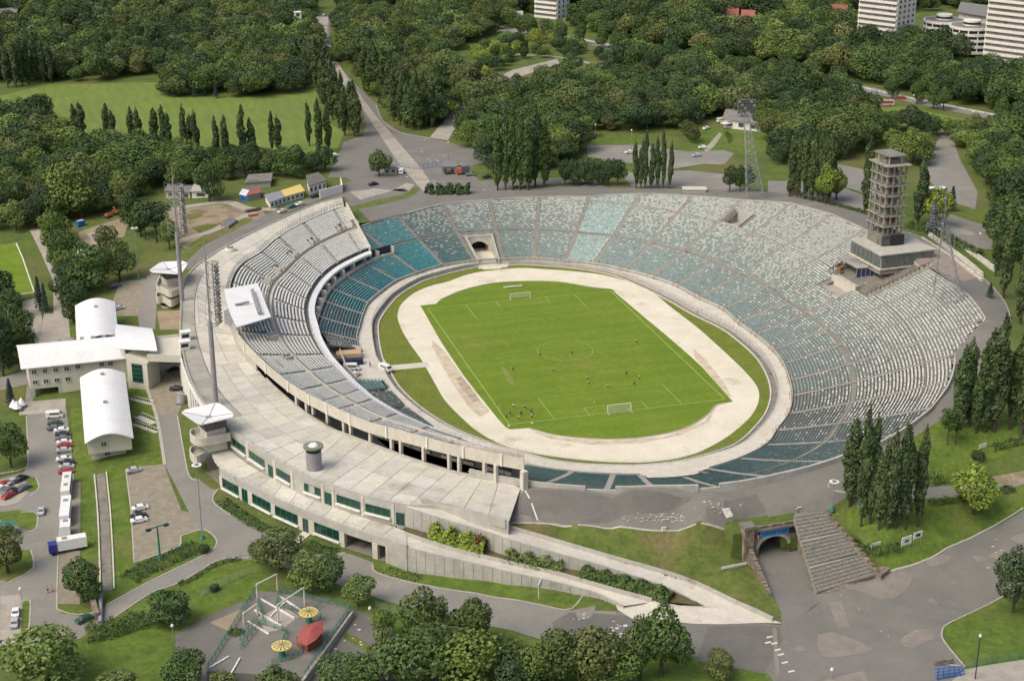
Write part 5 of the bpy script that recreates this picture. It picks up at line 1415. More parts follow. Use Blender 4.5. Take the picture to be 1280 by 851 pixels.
for pts in ([(690,778),(712,765),(770,768),(852,781),(850,800),(770,812),(700,806)],[(885,783),(975,783),(978,800),(955,842),(870,825)],[(650,618),(668,612),(757,621),(850,622),(870,617),(835,640),(720,655),(650,645)],[(905,625),(945,618),(958,640),(930,648),(905,648)]):
    sheet('dark_repair', pts, 'dark_asphalt', .065)
sheet('pale_marking', [(902,636),(910,635),(917,645),(908,648)], 'road_paint', .10)
sheet('pale_repair', [(631,648),(632,643),(664,646),(665,652),(664,655),(635,653)], 'patch', .1)
drape_line('painted_line', [g(656,613), g(672,650)], .35, M['road_paint'], .09)
drape_line('painted_line', [g(968,785), g(972,845)], .9, M['patch'], .085)
for q in ((962,796),(968,804),(972,812),(976,818),(981,828),(989,839),(960,803)):
    P = g(*q); mb = MB(); mb.box((P.x,P.y,P.z+.1), (1.5,.55,.03), .1); mb.build('painted_dash', M['road_paint'], kind='structure')
# litter on the asphalt
mb = MB(); rl = random.Random(3)
def scat(cx, cy, sx, sy, n, s0=.2, s1=1.0):
    for _ in range(n):
        P = g(rl.gauss(cx, sx), rl.gauss(cy, sy)); s = rl.uniform(s0, s1)
        k = rl.randint(4, 6); a0 = rl.random()*6
        pts = [(P.x+math.cos(a0+i*2*math.pi/k)*s*rl.uniform(.5,1), P.y+math.sin(a0+i*2*math.pi/k)*s*rl.uniform(.4,.9), P.z+.12) for i in range(k)]
        mb.add(pts, [tuple(range(k))])
scat(825,648,24,3,80,.12,.6); scat(895,632,16,5,16,.2,.6); scat(770,795,12,8,30,.2,.9); scat(768,803,4,4,8,.6,1.4); scat(1000,640,18,6,8)
scat(725,773,10,6,7,.3,.7); scat(1120,770,60,30,14,.15,.4); scat(520,200,25,12,26,.2,.9); scat(640,600,30,8,0); scat(1200,375,20,10,10,.3,.9)
scat(560,232,35,5,20,.3,.8); scat(1240,690,20,12,8,.2,.7); scat(440,800,30,20,14,.2,.6)
mb.build('paper_litter', M['litter'], label='pale paper litter and paint chips strewn over the asphalt', cat='litter', kind='stuff', origin=(0,0,0))
# ---- kerbs
def kerb(pts, sm=3, w_=.35, h_=.13, m='kerb'): drape_line('kerb', cat([g(*q) for q in pts], sm) if sm else [g(*q) for q in pts], w_, M[m], .0, h_)
kerb([(273,611),(266,620.5),(268,629),(287,642.5),(315,658),(343,675)]); kerb([(372,683),(388,693),(410,694),(431,690.5)])
kerb([(466,706),(468,714),(495,723),(545,734),(640,749),(682,757),(712,762),(728,745)])
kerb([(226,669.5),(251,662),(260,663.5),(271,675),(267,686),(250,696),(190,725),(133,756)])
kerb([(184,486),(197,526),(206,581)], 3, .9); kerb([(206,581),(157,586),(164,638),(167.5,703),(226,683),(226,669.5)], 0)
kerb([(222,520),(229,560),(237,596),(250,600)]); kerb([(310,697),(275,699),(250,713),(220,730),(190,740),(140,773)])
kerb([(73,690),(71,755),(76,763),(95,768),(116,766)]); kerb([(78,604),(73,690)]); kerb([(25,640),(46,641),(45,661),(35,664)]); kerb([(38,687),(42,700),(40,712),(10,728)])
kerb([(0,592),(30,586),(35,575),(33,520)]); kerb([(0,632),(22,628),(48,612),(45,597)]); kerb([(29,751),(38,751),(36,789)])
kerb([(1183,830),(1206,833)],0); kerb([(1206,833),(1179,800),(1178,787),(1184,780),(1257,743),(1290,727)]); kerb([(1112,714),(1157,700),(1207,675),(1280,634)])
kerb([(632,655),(700,657),(830,663.5),(905,661.5),(985,651)])
kerb([(1135,291),(1157,299),(1200,324),(1225,344),(1250,369),(1261,389),(1264,412)]); kerb([(1036,604),(1036,610),(1048,614),(1064,617)])
kerb([(603,205),(612,192),(637,186)]); kerb([(470,131),(478,151),(500,166),(537,173)])
# drainage channel down the lawn
for dx in (-1.6, 1.6):
    drape_line('channel_wall', [q+Vector((dx,0,0)) for q in cat([g(125.5,592), g(130,640), g(133,700), g(134,738)], 3)], .35, M['conc_light'], 0, .35)
drape_line('channel_floor', cat([g(125.5,592), g(130,640), g(133,700), g(134,738)], 3), 2.2, M['conc_dark'], .05)
# entrance path across the hedge bed
sheet('entrance_path', [(379,664),(388,668),(374,679),(366,675)], 'conc_light', .12)
# white steps with rails across the office lawn
for (a, b, lab) in (((163,499),(190,506),'white railed path crossing the lawn, northern one'),((172,521),(192,530),'white railed slab on the lawn between the two railed paths'),((167,531),(195,541),'white railed path crossing the lawn, southern one')):
    t = thing('lawn_steps', lab, 'steps', g(*a), group='railed paths across the office lawn')
    A, B = g(*a), g(*b); L = resample([A, B], 1.2); d = (B-A).normalized(); o = Vector((-d.y, d.x, 0))
    wd = 1.5 if 'slab' in lab else .9
    for p, q in zip(L, L[1:]):
        mb = MB(); c = (p+q)/2; mb.box((c.x,c.y,hz(c.x,c.y)+.12), (1.1,wd*1.5,.2), math.atan2(d.y,d.x)); mb.build('tread', M['conc_light'], t)
    mb = MB()
    for s_ in (-1,1):
        for p, q in zip(L, L[1:]):
            P = p+o*s_*wd; Q = q+o*s_*wd; zp, zq = hz(P.x,P.y), hz(Q.x,Q.y); mb.cyl((P.x,P.y,zp),(P.x,P.y,zp+1),.06,4); mb.cyl((P.x,P.y,zp+1),(Q.x,Q.y,zq+1),.07,4)
    mb.build('railing', M['whitewash'], t, kind='stuff')

# ================================================================ great stair and tunnel portal
st = thing('great_stair', 'wide worn stone stair climbing the bank in three flights beside the tunnel', 'staircase', at(1030,738,-.3))
tl, tr = at(992,645,11.6), at(1030,639,11.6); bl, br_ = at(1021,741,-.25), at(1094,719,.3)
NSTEP = 60
for fl in range(3):
    t0, t1 = fl*.345, fl*.345+.31
    n = 20
    for k in range(n):
        a, b = t0+(t1-t0)*k/n, t0+(t1-t0)*(k+1)/n
        za = bl.z+(tl.z-bl.z)*(fl*20+k+1)/60; zb = br_.z+(tr.z-br_.z)*(fl*20+k+1)/60
        p, q, q2, p2 = bl.lerp(tl,a), br_.lerp(tr,a), br_.lerp(tr,b), bl.lerp(tl,b)
        mb = MB(); mb.prism([(v.x,v.y) for v in (p,q,q2,p2)], min(za,zb)-1.5, [za,zb,zb,za]); mb.build('stair_step', M['stair' if k % 3 else 'stair_shade'], st)  # some whole steps darker, painted in place of shaded riser lines
    if fl < 2 or True:
        a, b = t1, min(1.0, t1+.04); z = bl.z+(tl.z-bl.z)*(fl*20+20)/60+.02
        p, q, q2, p2 = bl.lerp(tl,a), br_.lerp(tr,a), br_.lerp(tr,b), bl.lerp(tl,b)
        mb = MB(); mb.prism([(v.x,v.y) for v in (p,q,q2,p2)], z-1.5, z); mb.build('landing', M['path'], st)
for (A, B, nm) in ((br_, tr, 'stair_wall'),):
    L = resample([A+Vector((.5,0,0)), B+Vector((.5,0,0))], 1.6); n = len(L)
    for i, (p, q) in enumerate(zip(L, L[1:])):
        z = A.z+(B.z-A.z)*(i+1)/n; mb = MB(); mb.prism([(p.x-.45,p.y),(p.x+.45,p.y),(q.x+.45,q.y),(q.x-.45,q.y)], z-2.5, z+.75+random.uniform(-.05,.05)); mb.build('wall_stone', M['stone'], st)
sheet('stair_foot_rubble', [(1021,742),(1050,738),(1080,727),(1108,714),(1094,718),(1060,728),(1018,733),(1008,728)], 'stone', .12)
mb = MB(); P = g(1101,718); mb.box((P.x,P.y,P.z+.5), (4.5,2.5,1.6), .6); mb.build('end_plinth', M['stone'], st)

pt = thing('tunnel_gate_house', 'rough stone arched tunnel portal with a blue banner below the promenade', 'tunnel portal', at(965,692,0))
pl_, pr_ = at(932,698,0.0), at(1003,686,0.0)
e = pr_-pl_; WD = e.length; e.normalize(); nb = Vector((-e.y, e.x, 0))
def PP(x, z, o=0): q = pl_+e*x+nb*o; return (q.x, q.y, z)
x0, x1 = WD*.22, WD*.72; zt = 7.0
mb = MB(); N = 14; cx = (x0+x1)/2; rx = (x1-x0)/2; hb_, ha = 2.4, 2.6
for i in range(N):
    a, b = math.pi*(1-i/N), math.pi*(1-(i+1)/N)
    xa, xb = cx+rx*math.cos(a), cx+rx*math.cos(b); za, zb = hb_+ha*math.sin(a), hb_+ha*math.sin(b)
    mb.add([PP(xa,za),PP(xb,zb),PP(xb,zt),PP(xa,zt)], [(0,1,2,3)]); mb.add([PP(xa,za),PP(xb,zb),PP(xb,zb,10),PP(xa,za,10)], [(0,1,2,3)])
for a, b in ((0,x0),(x1,WD)): mb.add([PP(a,-.5),PP(b,-.5),PP(b,zt),PP(a,zt)], [(0,1,2,3)])
for x in (x0,x1): mb.add([PP(x,-.5),PP(x,-.5,10),PP(x,hb_,10),PP(x,hb_)], [(0,1,2,3)])
mb.build('portal_wall', M['stone'], pt)
for i in range(15):   # voussoirs
    a, b = math.pi*(i+.06)/15, math.pi*(i+.94)/15
    pts = [(cx+rx*math.cos(a), hb_+ha*math.sin(a)), (cx+rx*math.cos(b), hb_+ha*math.sin(b)), (cx+(rx+.8)*math.cos(b), hb_+(ha+.8)*math.sin(b)), (cx+(rx+.8)*math.cos(a), hb_+(ha+.8)*math.sin(a))]
    mb = MB(); mb.add([PP(x,z,-.2) for x, z in pts]+[PP(x,z,.1) for x, z in pts], [(0,1,2,3),(7,6,5,4),(0,4,5,1),(1,5,6,2),(2,6,7,3),(3,7,4,0)]); mb.build('arch_stone', M['conc'], pt)
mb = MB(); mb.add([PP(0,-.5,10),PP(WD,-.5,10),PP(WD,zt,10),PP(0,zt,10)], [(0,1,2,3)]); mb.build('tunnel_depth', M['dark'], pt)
mb = MB(); mb.add([PP(x0,.06,10),PP(x1,.06,10),PP(x1,.02,-1),PP(x0,.02,-1)], [(0,1,2,3)]); mb.build('tunnel_floor', M['asphalt'], pt)
def pbox(nm, xa, xb, za, zb, oa, ob, m, par=pt):
    mb = MB(); mb.add([PP(xa,za,oa),PP(xb,za,oa),PP(xb,za,ob),PP(xa,za,ob),PP(xa,zb,oa),PP(xb,zb,oa),PP(xb,zb,ob),PP(xa,zb,ob)], [(3,2,1,0),(4,5,6,7),(0,1,5,4),(1,2,6,5),(2,3,7,6),(3,0,4,7)])
    return mb.build(nm, M[m], par)
pbox('coping', -.3, WD+.3, zt, zt+.6, -.5, 1.2, 'conc_dark'); pbox('coping_rail', .6, WD-.6, zt+.6, zt+1.3, -.2, .4, 'stone')
pbox('gate_pillar', -1.2, 1.4, -.5, zt+1.6, -1.2, 1.4, 'stone'); pbox('pillar_cap', -1.5, 1.7, zt+1.6, zt+2.3, -1.5, 1.7, 'conc_dark')
pbox('gate_pillar', WD-1.6, WD+1.0, -.5, zt+1.6, -1.2, 1.4, 'stone'); pbox('pillar_cap', WD-1.9, WD+1.3, zt+1.6, zt+2.3, -1.5, 1.7, 'conc_dark')
pbox('dark_frieze', 1.4, WD-1.7, 5.2, 7.0, -.12, .0, 'dark')
bn = pbox('banner', WD*.22, WD*.73, 5.3, 6.8, -.22, -.13, 'banner')
pbox('club_emblem', WD*.135, WD*.185, 5.5, 6.8, -.22, -.13, 'red'); pbox('club_emblem', WD*.185, WD*.205, 5.2, 6.0, -.24, -.13, 'whitewash')
cu = bpy.data.curves.new('banner_text', 'FONT'); cu.body = 'STADION \u015aL\u0104SKI'; cu.size = 1.25; cu.extrude = .02; cu.align_x = 'CENTER'; cu.align_y = 'CENTER'
tmp = bpy.data.objects.new('tmp_text', cu); C.objects.link(tmp); dg = bpy.context.evaluated_depsgraph_get()
me = bpy.data.meshes.new_from_object(tmp.evaluated_get(dg)); bpy.data.objects.remove(tmp)
wt = max(v.co.x for v in me.vertices)-min(v.co.x for v in me.vertices); me.transform(Matrix.Diagonal((WD*.47/wt, 1, 1, 1)))
lt = bpy.data.objects.new('banner_lettering', me); me.materials.clear(); me.materials.append(M['navy']); C.objects.link(lt)
c = Vector(PP(WD*.475, 6.05, -.25)); mt = Matrix(((e.x,0,-nb.x,0),(e.y,0,-nb.y,0),(0,1,0,0),(0,0,0,1)))
me.transform(Matrix.Translation(c-pt.location) @ mt); lt.parent = pt
# flank walls of dark stones and railing down the stair side
def stones(A, B, za, zb, n, nm='flank_stone', hgt=1.2, par=pt):
    for i in range(n):
        p, q = A.lerp(B, i/n), A.lerp(B, (i+.93)/n); z = za+(zb-za)*i/n; d = (q-p).normalized(); o = Vector((-d.y,d.x,0))*.5
        mb = MB(); mb.prism([(v.x,v.y) for v in (p-o,q-o,q+o,p+o)], z-3.5, z+hgt*random.uniform(.75,1.1)); mb.build(nm, M['stone'], par)
stones(at(1004,687,0), at(1027,727,0), 5.0, .6, 16); stones(at(1001,690,0), at(1020,715,0), 2.0, .3, 8, hgt=.6)
stones(at(937,700,0), at(962,745,0), 2.6, .0, 14, hgt=.7)

# ================================================================ trees
def blob_pts(n, lobes, rg, shell=.55):
    """points near the surface of a union of ellipsoidal lobes, with outward normals"""
    P, N = [], []
    w_ = np.array([l[3]*l[4]*l[5] for l in lobes])**.67; w_ /= w_.sum()
    cnt = rg.multinomial(int(n*1.35), w_)
    L = np.array(lobes)
    for l, c in zip(lobes, cnt):
        d = rg.normal(size=(c,3)); d /= np.linalg.norm(d, axis=1)[:,None]
        r = shell+(1-shell)*rg.random(c)**.5
        p = np.array(l[:3])+d*r[:,None]*np.array(l[3:6])
        # drop those deep inside another lobe
        keep = np.ones(c, bool)
        for m in lobes:
            if m is l: continue
            q = (p-np.array(m[:3]))/np.array(m[3:6]); keep &= (q*q).sum(1) > .5
        P.append(p[keep]); N.append(d[keep])
    return np.vstack(P)[:n], np.vstack(N)[:n]
def leaf_mesh(name, P, N, size, rg, up=.35, jit=.75):
    n = len(P)
    nn = N+rg.normal(size=(n,3))*jit+np.array([0,0,up]); nn /= np.linalg.norm(nn,axis=1)[:,None]
    a = np.cross(nn, rg.normal(size=(n,3))); a /= np.linalg.norm(a,axis=1)[:,None]; b = np.cross(nn, a)
    s = size*(.6+.8*rg.random(n))[:,None]
    asp = (.55+.4*rg.random(n))[:,None]
    V = np.stack([P-a*s*1.1, P-b*s*asp+a*s*.1, P+a*s*1.1, P+b*s*asp-a*s*.1], 1).reshape(-1,3)
    F = np.arange(4*n).reshape(-1,4)
    return mesh_np(name, V, F, M['leaf'])
def trunk_mb(h_, r, lean, limbs, rg, top=.9):
    mb = MB(); prev = Vector((0,0,-.3)); n = 5; cur = []
    for i in range(n+1):
        t = i/n; cur.append((Vector((lean[0]*t*t*h_, lean[1]*t*t*h_, h_*top*t-.3*(1-t))), r*(1.15-t*.85)))
    for (a, ra), (b, rb) in zip(cur, cur[1:]): mb.cyl(a, b, ra, 7, rb, cap=False)
    for k in range(limbs):
        t = .38+.5*k/max(1, limbs-1); i = min(int(t*n), n-1); a = cur[i][0].lerp(cur[i+1][0], t*n-i); an = k*2.4+rg.random()
        L = h_*.34*(1.1-t*.6); b = a+Vector((math.cos(an)*L, math.sin(an)*L, L*.8)); m_ = a.lerp(b,.5)+Vector((0,0,-.08*L))
        mb.cyl(a, m_, r*.42*(1.2-t), 5, r*.28, cap=False); mb.cyl(m_, b, r*.28, 5, r*.08, cap=False)
    return mb
def make_tree(kind, seed, leaves, size):
    """unit meshes: height 1 in metres of a 10 m reference tree"""
    rg = np.random.default_rng(seed); Hh = 10.0
    if kind == 'broad':
        lobes = []
        k = rg.integers(7, 11); w0 = 3.3+rg.random()*.9
        for i in range(k):
            a = i*2.4+rg.random(); rr = w0*(.35+.55*rg.random()); z = 2.9+4.9*rg.random()
            s_ = 1.5+rg.random()*1.2; rr *= 1-.45*max(0, (z-5.5)/3.5)
            lobes.append((math.cos(a)*rr*.75, math.sin(a)*rr*.75, z, s_*1.1, s_*1.1, s_*.85))
        lobes.append((0,0,5.2,3.0,3.0,2.6)); lobes.append((0,0,6.8,2.3,2.3,2.4)); lobes.append((rg.normal()*.5,rg.normal()*.5,8.2,1.6,1.6,1.6))
        P, N = blob_pts(leaves, lobes, rg); tr = trunk_mb(6.5, .28, rg.normal(size=2)*.006, 6, rg)
        core = [(0,0,5.8,1.9,1.9,2.2)]
    elif kind == 'poplar':
        lobes = []; 
        for i in range(13):
            z = 1.7+i*.64; r_ = .95*math.sin(math.pi*min(1, (i+1.6)/13.5))**.6+.12
            a = rg.random()*6.28; lobes.append((math.cos(a)*.3*r_, math.sin(a)*.3*r_, z, r_*.85, r_*.85, .95))
        P, N = blob_pts(leaves, lobes, rg); N = N*.6+np.array([0,0,.5]); tr = trunk_mb(9.0, .18, rg.normal(size=2)*.003, 0, rg); core = [(0,0,5,.45,.45,3.4)]
    elif kind == 'conifer':
        n = leaves; t = rg.random(n)**.75; a = rg.random(n)*6.28; tier = np.floor(t*11)/11; r_ = (1-tier)*2.3*(.55+.45*((t*11)%1))*(.7+.3*rg.random(n))+.08
        P = np.stack([np.cos(a)*r_, np.sin(a)*r_, .8+9.2*t], 1); N = np.stack([np.cos(a), np.sin(a), .5*np.ones(n)], 1); tr = trunk_mb(9.5, .16, (0,0), 0, rg); core = [(0,0,3.6,.8,.8,3.0)]
    elif kind == 'bush':
        lobes = [(math.cos(i*2.1)*rg.random()*2.0, math.sin(i*2.1)*rg.random()*2.0, 3.2+rg.random()*2.4, 2.6+rg.random(), 2.6+rg.random(), 3.0+rg.random()) for i in range(6)]
        P, N = blob_pts(leaves, lobes, rg); tr = trunk_mb(5, .16, (0,0), 3, rg); core = [(0,0,3.4,2,2,2.2)]
    elif kind == 'birch':
        lobes = []
        for i in range(11):
            a = i*2.4; z = 4.0+i*.52; r_ = 1.9*math.sin(math.pi*min(1,(i+2)/13))
            lobes.append((math.cos(a)*r_*.55, math.sin(a)*r_*.55, z, r_*.7+.3, r_*.7+.3, .9))
        P, N = blob_pts(leaves, lobes, rg, .3); tr = trunk_mb(9, .15, rg.normal(size=2)*.01, 5, rg); core = None
    crown = leaf_mesh(kind+'_crown', P, N, size, rg)
    if core:      # a few inner leaf masses keep the sky from showing straight through
        l = core[0]; q = rg.normal(size=(40,3)); q /= np.linalg.norm(q,axis=1)[:,None]
        Pc = np.array(l[:3])+q*np.array(l[3:6])*.9; me2 = leaf_mesh('c', Pc, q, size*2.2 if kind != 'poplar' else size*1.3, rg, 0, .2)
        bm = bmesh.new(); bm.from_mesh(crown); bm.from_mesh(me2); bm.to_mesh(crown); bm.free(); bpy.data.meshes.remove(me2)
    t_ = tr; me = bpy.data.meshes.new('trunk'); me.from_pydata([tuple(v) for v in t_.v], [], t_.f); me.update(); me.materials.append(M['bark'])
    return crown, me
KINDS = {}
for kd, nv, lv, sz in (('broad', 7, 3600, .235), ('poplar', 4, 2600, .18), ('conifer', 2, 1600, .22), ('bush', 2, 2200, .34), ('birch', 2, 1200, .2)):
    KINDS[kd] = [make_tree(kd, 100+17*i+len(kd), lv, sz) for i in range(nv)]
WIDTHS = {'broad': 8.6, 'poplar': 2.35, 'conifer': 4.4, 'bush': 9.0, 'birch': 4.6}
NAMES = {'broad':'broadleaf_tree','poplar':'poplar_tree','conifer':'spruce_tree','bush':'bush','birch':'birch_tree'}
CATN = {'broad':'tree','poplar':'poplar','conifer':'spruce','bush':'bush','birch':'birch'}
tr_r = random.Random(11)
def tree(kind, loc, hgt, wid=None, color=(.06,.10,.025), label='', group=None, trunk=True, var=None):
    v = tr_r.randrange(len(KINDS[kind])) if var is None else var
    crown, tk = KINDS[kind][v]
    sz_ = hgt/10; sx = (wid/WIDTHS[kind]) if wid else sz_
    root = thing(NAMES[kind], label, CATN[kind], loc, tr_r.random()*6.28, group)
    if kind == 'poplar': root.rotation_euler = (tr_r.gauss(0,.022), tr_r.gauss(0,.022), root.rotation_euler.z); sx *= tr_r.uniform(.85,1.2); sz_ *= tr_r.uniform(.9,1.06)
    c = bpy.data.objects.new('crown', crown); c.scale = (sx, sx, sz_); c.color = (*color, 1); link(c, root)
    if trunk: t_ = bpy.data.objects.new('trunk', tk); k_ = sx if kind == 'poplar' else (sx+sz_)/2; t_.scale = (k_, k_, sz_); link(t_, root)
    return root
DKG = (.047,.080,.030); MID = (.072,.115,.033); LIT = (.118,.170,.042); YEL = (.19,.25,.042); OLV = (.112,.138,.046); POP = (.068,.102,.038); BLU = (.045,.068,.058); AUT = (.13,.10,.03)
def jc(c, s=.18): k = 1+tr_r.uniform(-s, s); return (c[0]*k*(1+tr_r.uniform(-.08,.1)), c[1]*k, c[2]*k*(1+tr_r.uniform(-.1,.1)))
TREES = []   # (kind, point, h, w, color, label, group)
def T(kind, px, py, hpx, wpx, col, label, group=None, var=None):
    if py > 835 and 400 < px < 800: wpx *= 1.3; hpx *= 1.12; py -= 6
    P = g(px, py); m_ = mpp(P); h_ = hpx*m_*1.06
    tree(kind, P, h_, wpx*m_, jc(col, .08), label, group, var=var)
# --- near and middle trees, one by one
G1 = 'trees along the bottom edge of the park'
for a in [
 ('poplar',1062,632,118,24,POP,'tall dark poplar at the left end of the clump above the stair'),
 ('poplar',1076,658,150,22,POP,'dark poplar second from the left in the clump above the stair'),
 ('poplar',1087,655,138,22,POP,'dark poplar third from the left in the clump above the stair'),
 ('poplar',1098,662,120,20,POP,'shorter dark poplar in the middle of the clump above the stair'),
 ('poplar',1109,661,145,22,POP,'dark poplar right of the middle of the clump above the stair'),
 ('poplar',1119,660,132,20,POP,'slender dark poplar in the right half of the clump above the stair'),
 ('poplar',1131,661,152,24,POP,'tallest dark poplar towards the right of the clump above the stair'),
 ('poplar',1147,658,135,20,POP,'dark poplar standing slightly apart at the right end of the clump above the stair'),
 ('poplar',1200,535,118,22,POP,'dark poplar at the left of the row east of the rim'),
 ('poplar',1211,533,122,22,POP,'dark poplar behind the pair of birches east of the rim'),
 ('poplar',1220,541,112,22,POP,'poplar with bare lower stem right of the birches'),
 ('poplar',1231,540,140,24,POP,'tall poplar in the middle of the row east of the rim'),
 ('poplar',1242,539,150,26,POP,'tallest poplar of the row east of the rim'),
 ('poplar',1262,536,130,28,POP,'broad poplar at the right edge, south of the row'),
 ('poplar',1276,548,150,28,POP,'poplar cut by the right edge of the view beside the lawn'),
 ('poplar',1254,372,120,22,POP,'tall poplar beside the terraced beds on the east promenade'),
 ('poplar',1244,345,86,18,POP,'lower poplar behind the terraced beds on the east promenade'),
 ('poplar',1275,405,100,24,POP,'poplar at the right edge behind the east promenade'),
 ('birch',1184,556,56,24,MID,'left birch with white stem on the slope east of the rim'),
 ('birch',1194,556,52,22,MID,'right birch with white stem on the slope east of the rim'),
 ('broad',1216,642,68,66,YEL,'round yellow-green tree on the lawn right of the poplar clump'),
 ('broad',1266,765,86,60,DKG,'dark round tree at the right edge above the corner lawn'),
 ('broad',826,845,100,82,MID,'large dense dark green tree at the bottom, cut by the frame below the ramp tip'),
 ('broad',800,850,92,52,MID,'left shoulder of the dense dark pair below the ramp tip'),
 ('broad',898,848,42,44,OLV,'small thin olive tree beside the dense dark pair at the bottom'),
 ('broad',532,812,80,74,MID,'rounded tree left of the pair beside the lower road'),
 ('broad',590,812,70,66,MID,'rounded tree right of the pair beside the lower road'),
 ('broad',478,800,44,36,LIT,'small light tree next to the lamp on the fairground edge'),
 ('broad',560,846,50,60,MID,'green tree low at the bottom edge between the two rounded trees'),('broad',612,860,60,62,MID,'green tree at the bottom edge directly left of the silver van'),('broad',640,874,52,56,DKG,'dark low tree at the bottom edge below the silver van'),('broad',668,868,56,50,LIT,'light green tree at the bottom edge just right of the van'),('broad',722,862,62,52,MID,'green tree at the bottom edge between the olive and the dark pair'),('broad',760,866,64,54,LIT,'light green tree at the bottom edge touching the dark pair'),('broad',495,850,46,56,MID,'low green tree at the bottom edge right of the asphalt'),('broad',650,846,40,36,LIT,'small light tree behind the silver van'),('broad',530,866,76,80,MID,'dense green tree at the bottom edge below the middle of the lower road'),
 ('broad',585,872,76,74,LIT,'lighter green tree at the bottom edge left of the parked silver van'),
 ('broad',700,866,74,60,MID,'green tree at the bottom edge right of the silver van'),
 ('broad',742,868,80,62,OLV,'olive green tree at the bottom edge left of the dense dark pair'),
 ('broad',672,852,40,40,OLV,'small olive tree beside the silver van'),
 ('broad',440,875,50,70,MID,'low green tree at the bottom edge left of the fairground asphalt'),
 ('broad',350,712,54,66,OLV,'olive tree with brown tints beside the hedge bed, westernmost of the group'),
 ('broad',384,736,50,56,LIT,'yellowish green tree in the middle of the group below the entrance path'),
 ('broad',412,740,54,50,MID,'green tree right of the middle of the group below the entrance path'),
 ('broad',448,757,44,46,LIT,'light green tree at the east end of the group below the entrance path'),
 ('bush',330,700,30,40,OLV,'brownish bush at the west end of the group by the hedge bed'),
 ('broad',104,752,60,56,MID,'spreading tree beside the cab of the blue lorry'),
 ('broad',212,780,46,60,DKG,'dark round tree on the south lawn by the fence'),
 ('broad',55,862,84,116,LIT,'large light green tree at the bottom left corner'),
 ('broad',230,865,62,60,MID,'green tree at the bottom edge left of the fairground platform'),
 ('broad',345,880,56,60,MID,'green tree at the bottom edge in front of the fairground platform'),
 ('broad',280,874,40,44,OLV,'small olive tree at the bottom edge by the platform steps'),
 ('broad',150,880,44,60,OLV,'olive tree at the bottom edge on the south lawn'),
 ('broad',10,716,66,52,OLV,'thin greyish tree over the green cabin at the left edge'),
 ('broad',14,584,62,50,MID,'green tree beside the car park road at the left edge'),
 ('broad',25,450,72,52,MID,'round tree left of the long white roof'),
 ('broad',4,470,86,40,DKG,'dark tree at the left edge behind the service road'),
 ('conifer',14,507,34,15,BLU,'small blue spruce beside the forecourt'),
 ('conifer',50,388,42,14,BLU,'left narrow spruce by the training pitch corner'),
 ('conifer',57,390,36,12,BLU,'right narrow spruce by the training pitch corner'),
 ('broad',112,364,62,62,MID,'large dark green tree behind the north wing'),
 ('broad',92,402,50,40,DKG,'dark tree touching the north wing roof'),
 ('broad',80,340,56,42,MID,'green tree right of the park path'),
 ('broad',68,310,48,44,LIT,'light green tree at the top of the park path'),
 ('broad',150,352,56,42,OLV,'olive tree by the paver lot'),
 ('broad',135,330,50,34,MID,'green tree west of the lamp beside the paver lot'),
 ('birch',196,303,60,40,DKG,'loose greyish tree beside the north mast'),
 ('birch',182,300,50,30,DKG,'thin greyish tree left of the north mast'),
 ('broad',212,312,40,26,LIT,'small bright tree right of the greyish pair by the mast'),
 ('broad',176,296,44,30,MID,'round tree left of the greyish pair on the bare ground'),
 ('broad',163,284,48,30,DKG,'dark tree on the edge of the bare ground'),
 ('broad',88,272,70,70,LIT,'large bright broad tree above the park path'),
 ('broad',262,252,54,40,MID,'tree standing in front of the flat grey huts'),
 ('broad',474,221,34,32,MID,'single round tree on the north forecourt'),
 ('broad',1140,205,40,50,LIT,'light tree beside the grey road north of the judges tower'),
 ('broad',1168,283,50,50,YEL,'yellow-green tree behind the judges tower'),
 ('conifer',1165,292,42,20,(.15,.17,.16),'silvery spruce in front of the yellow-green tree'),
 ('conifer',1180,262,26,14,BLU,'left dark spruce near the white coach'),
 ('conifer',1189,264,30,15,BLU,'right dark spruce near the white coach'),
 ('poplar',1147,282,88,18,POP,'poplar immediately right of the judges tower'),
 ('poplar',1080,268,100,14,POP,'slender poplar immediately left of the judges tower'),
 ('broad',1031,255,52,30,YEL,'bright yellow-green tree behind the east row of poplars'),
 ('broad',1045,250,40,30,YEL,'bright tree right of the east row of poplars'),
 ('conifer',1237,372,18,12,BLU,'dark little spruce at the end of the terraced beds')]:
    T(*a[:7])
for k, (x, b, t_) in enumerate([(987,246,80),(996,247,82),(1005,249,86),(1014,251,84),(1022,252,88),(1028,253,84),(1036,254,90)]):
    T('poplar', x, b, t_, 14, POP, 'dark poplar in the close row behind the east rim, %s' % ['first from the left','second from the left','third from the left','in the middle','third from the right','second from the right','first from the right'][k], 'poplars behind the east rim')
for k, x in enumerate((795,801,806,814,822,829,837)):
    T('poplar', x, 236, 62+(k%3)*4, 9, POP, 'slender poplar in the row north of the rim, %s' % ['first from the left','second from the left','third from the left','in the middle','third from the right','second from the right','first from the right'][k], 'slender poplars north of the rim')
for k, x in enumerate((622,632,641,650,660,669,680)):
    T('poplar', x, 238-(k>4)*4, 88+(k%3)*7, 16, POP if k % 2 else MID, 'tall poplar in the thick row behind the north stand, %s' % ['first from the left','second from the left','third from the left','in the middle','third from the right','second from the right','first from the right'][k], 'thick poplars behind the north stand')
for k, x in enumerate((706,716,726,737,748,760,772)):
    T('broad', x, 232, 34, 24, DKG, 'low round tree in the clipped row above the north rim, %s' % ['first from the left','second from the left','third from the left','in the middle','third from the right','second from the right','first from the right'][k], 'clipped trees above the north rim')
for k, x in enumerate((912,925,934)):
    T('broad', x, 240, 34, 20, DKG, 'low round tree left of the north pylon, %s' % ['leftmost','middle one','rightmost'][k], 'clipped trees by the north pylon')
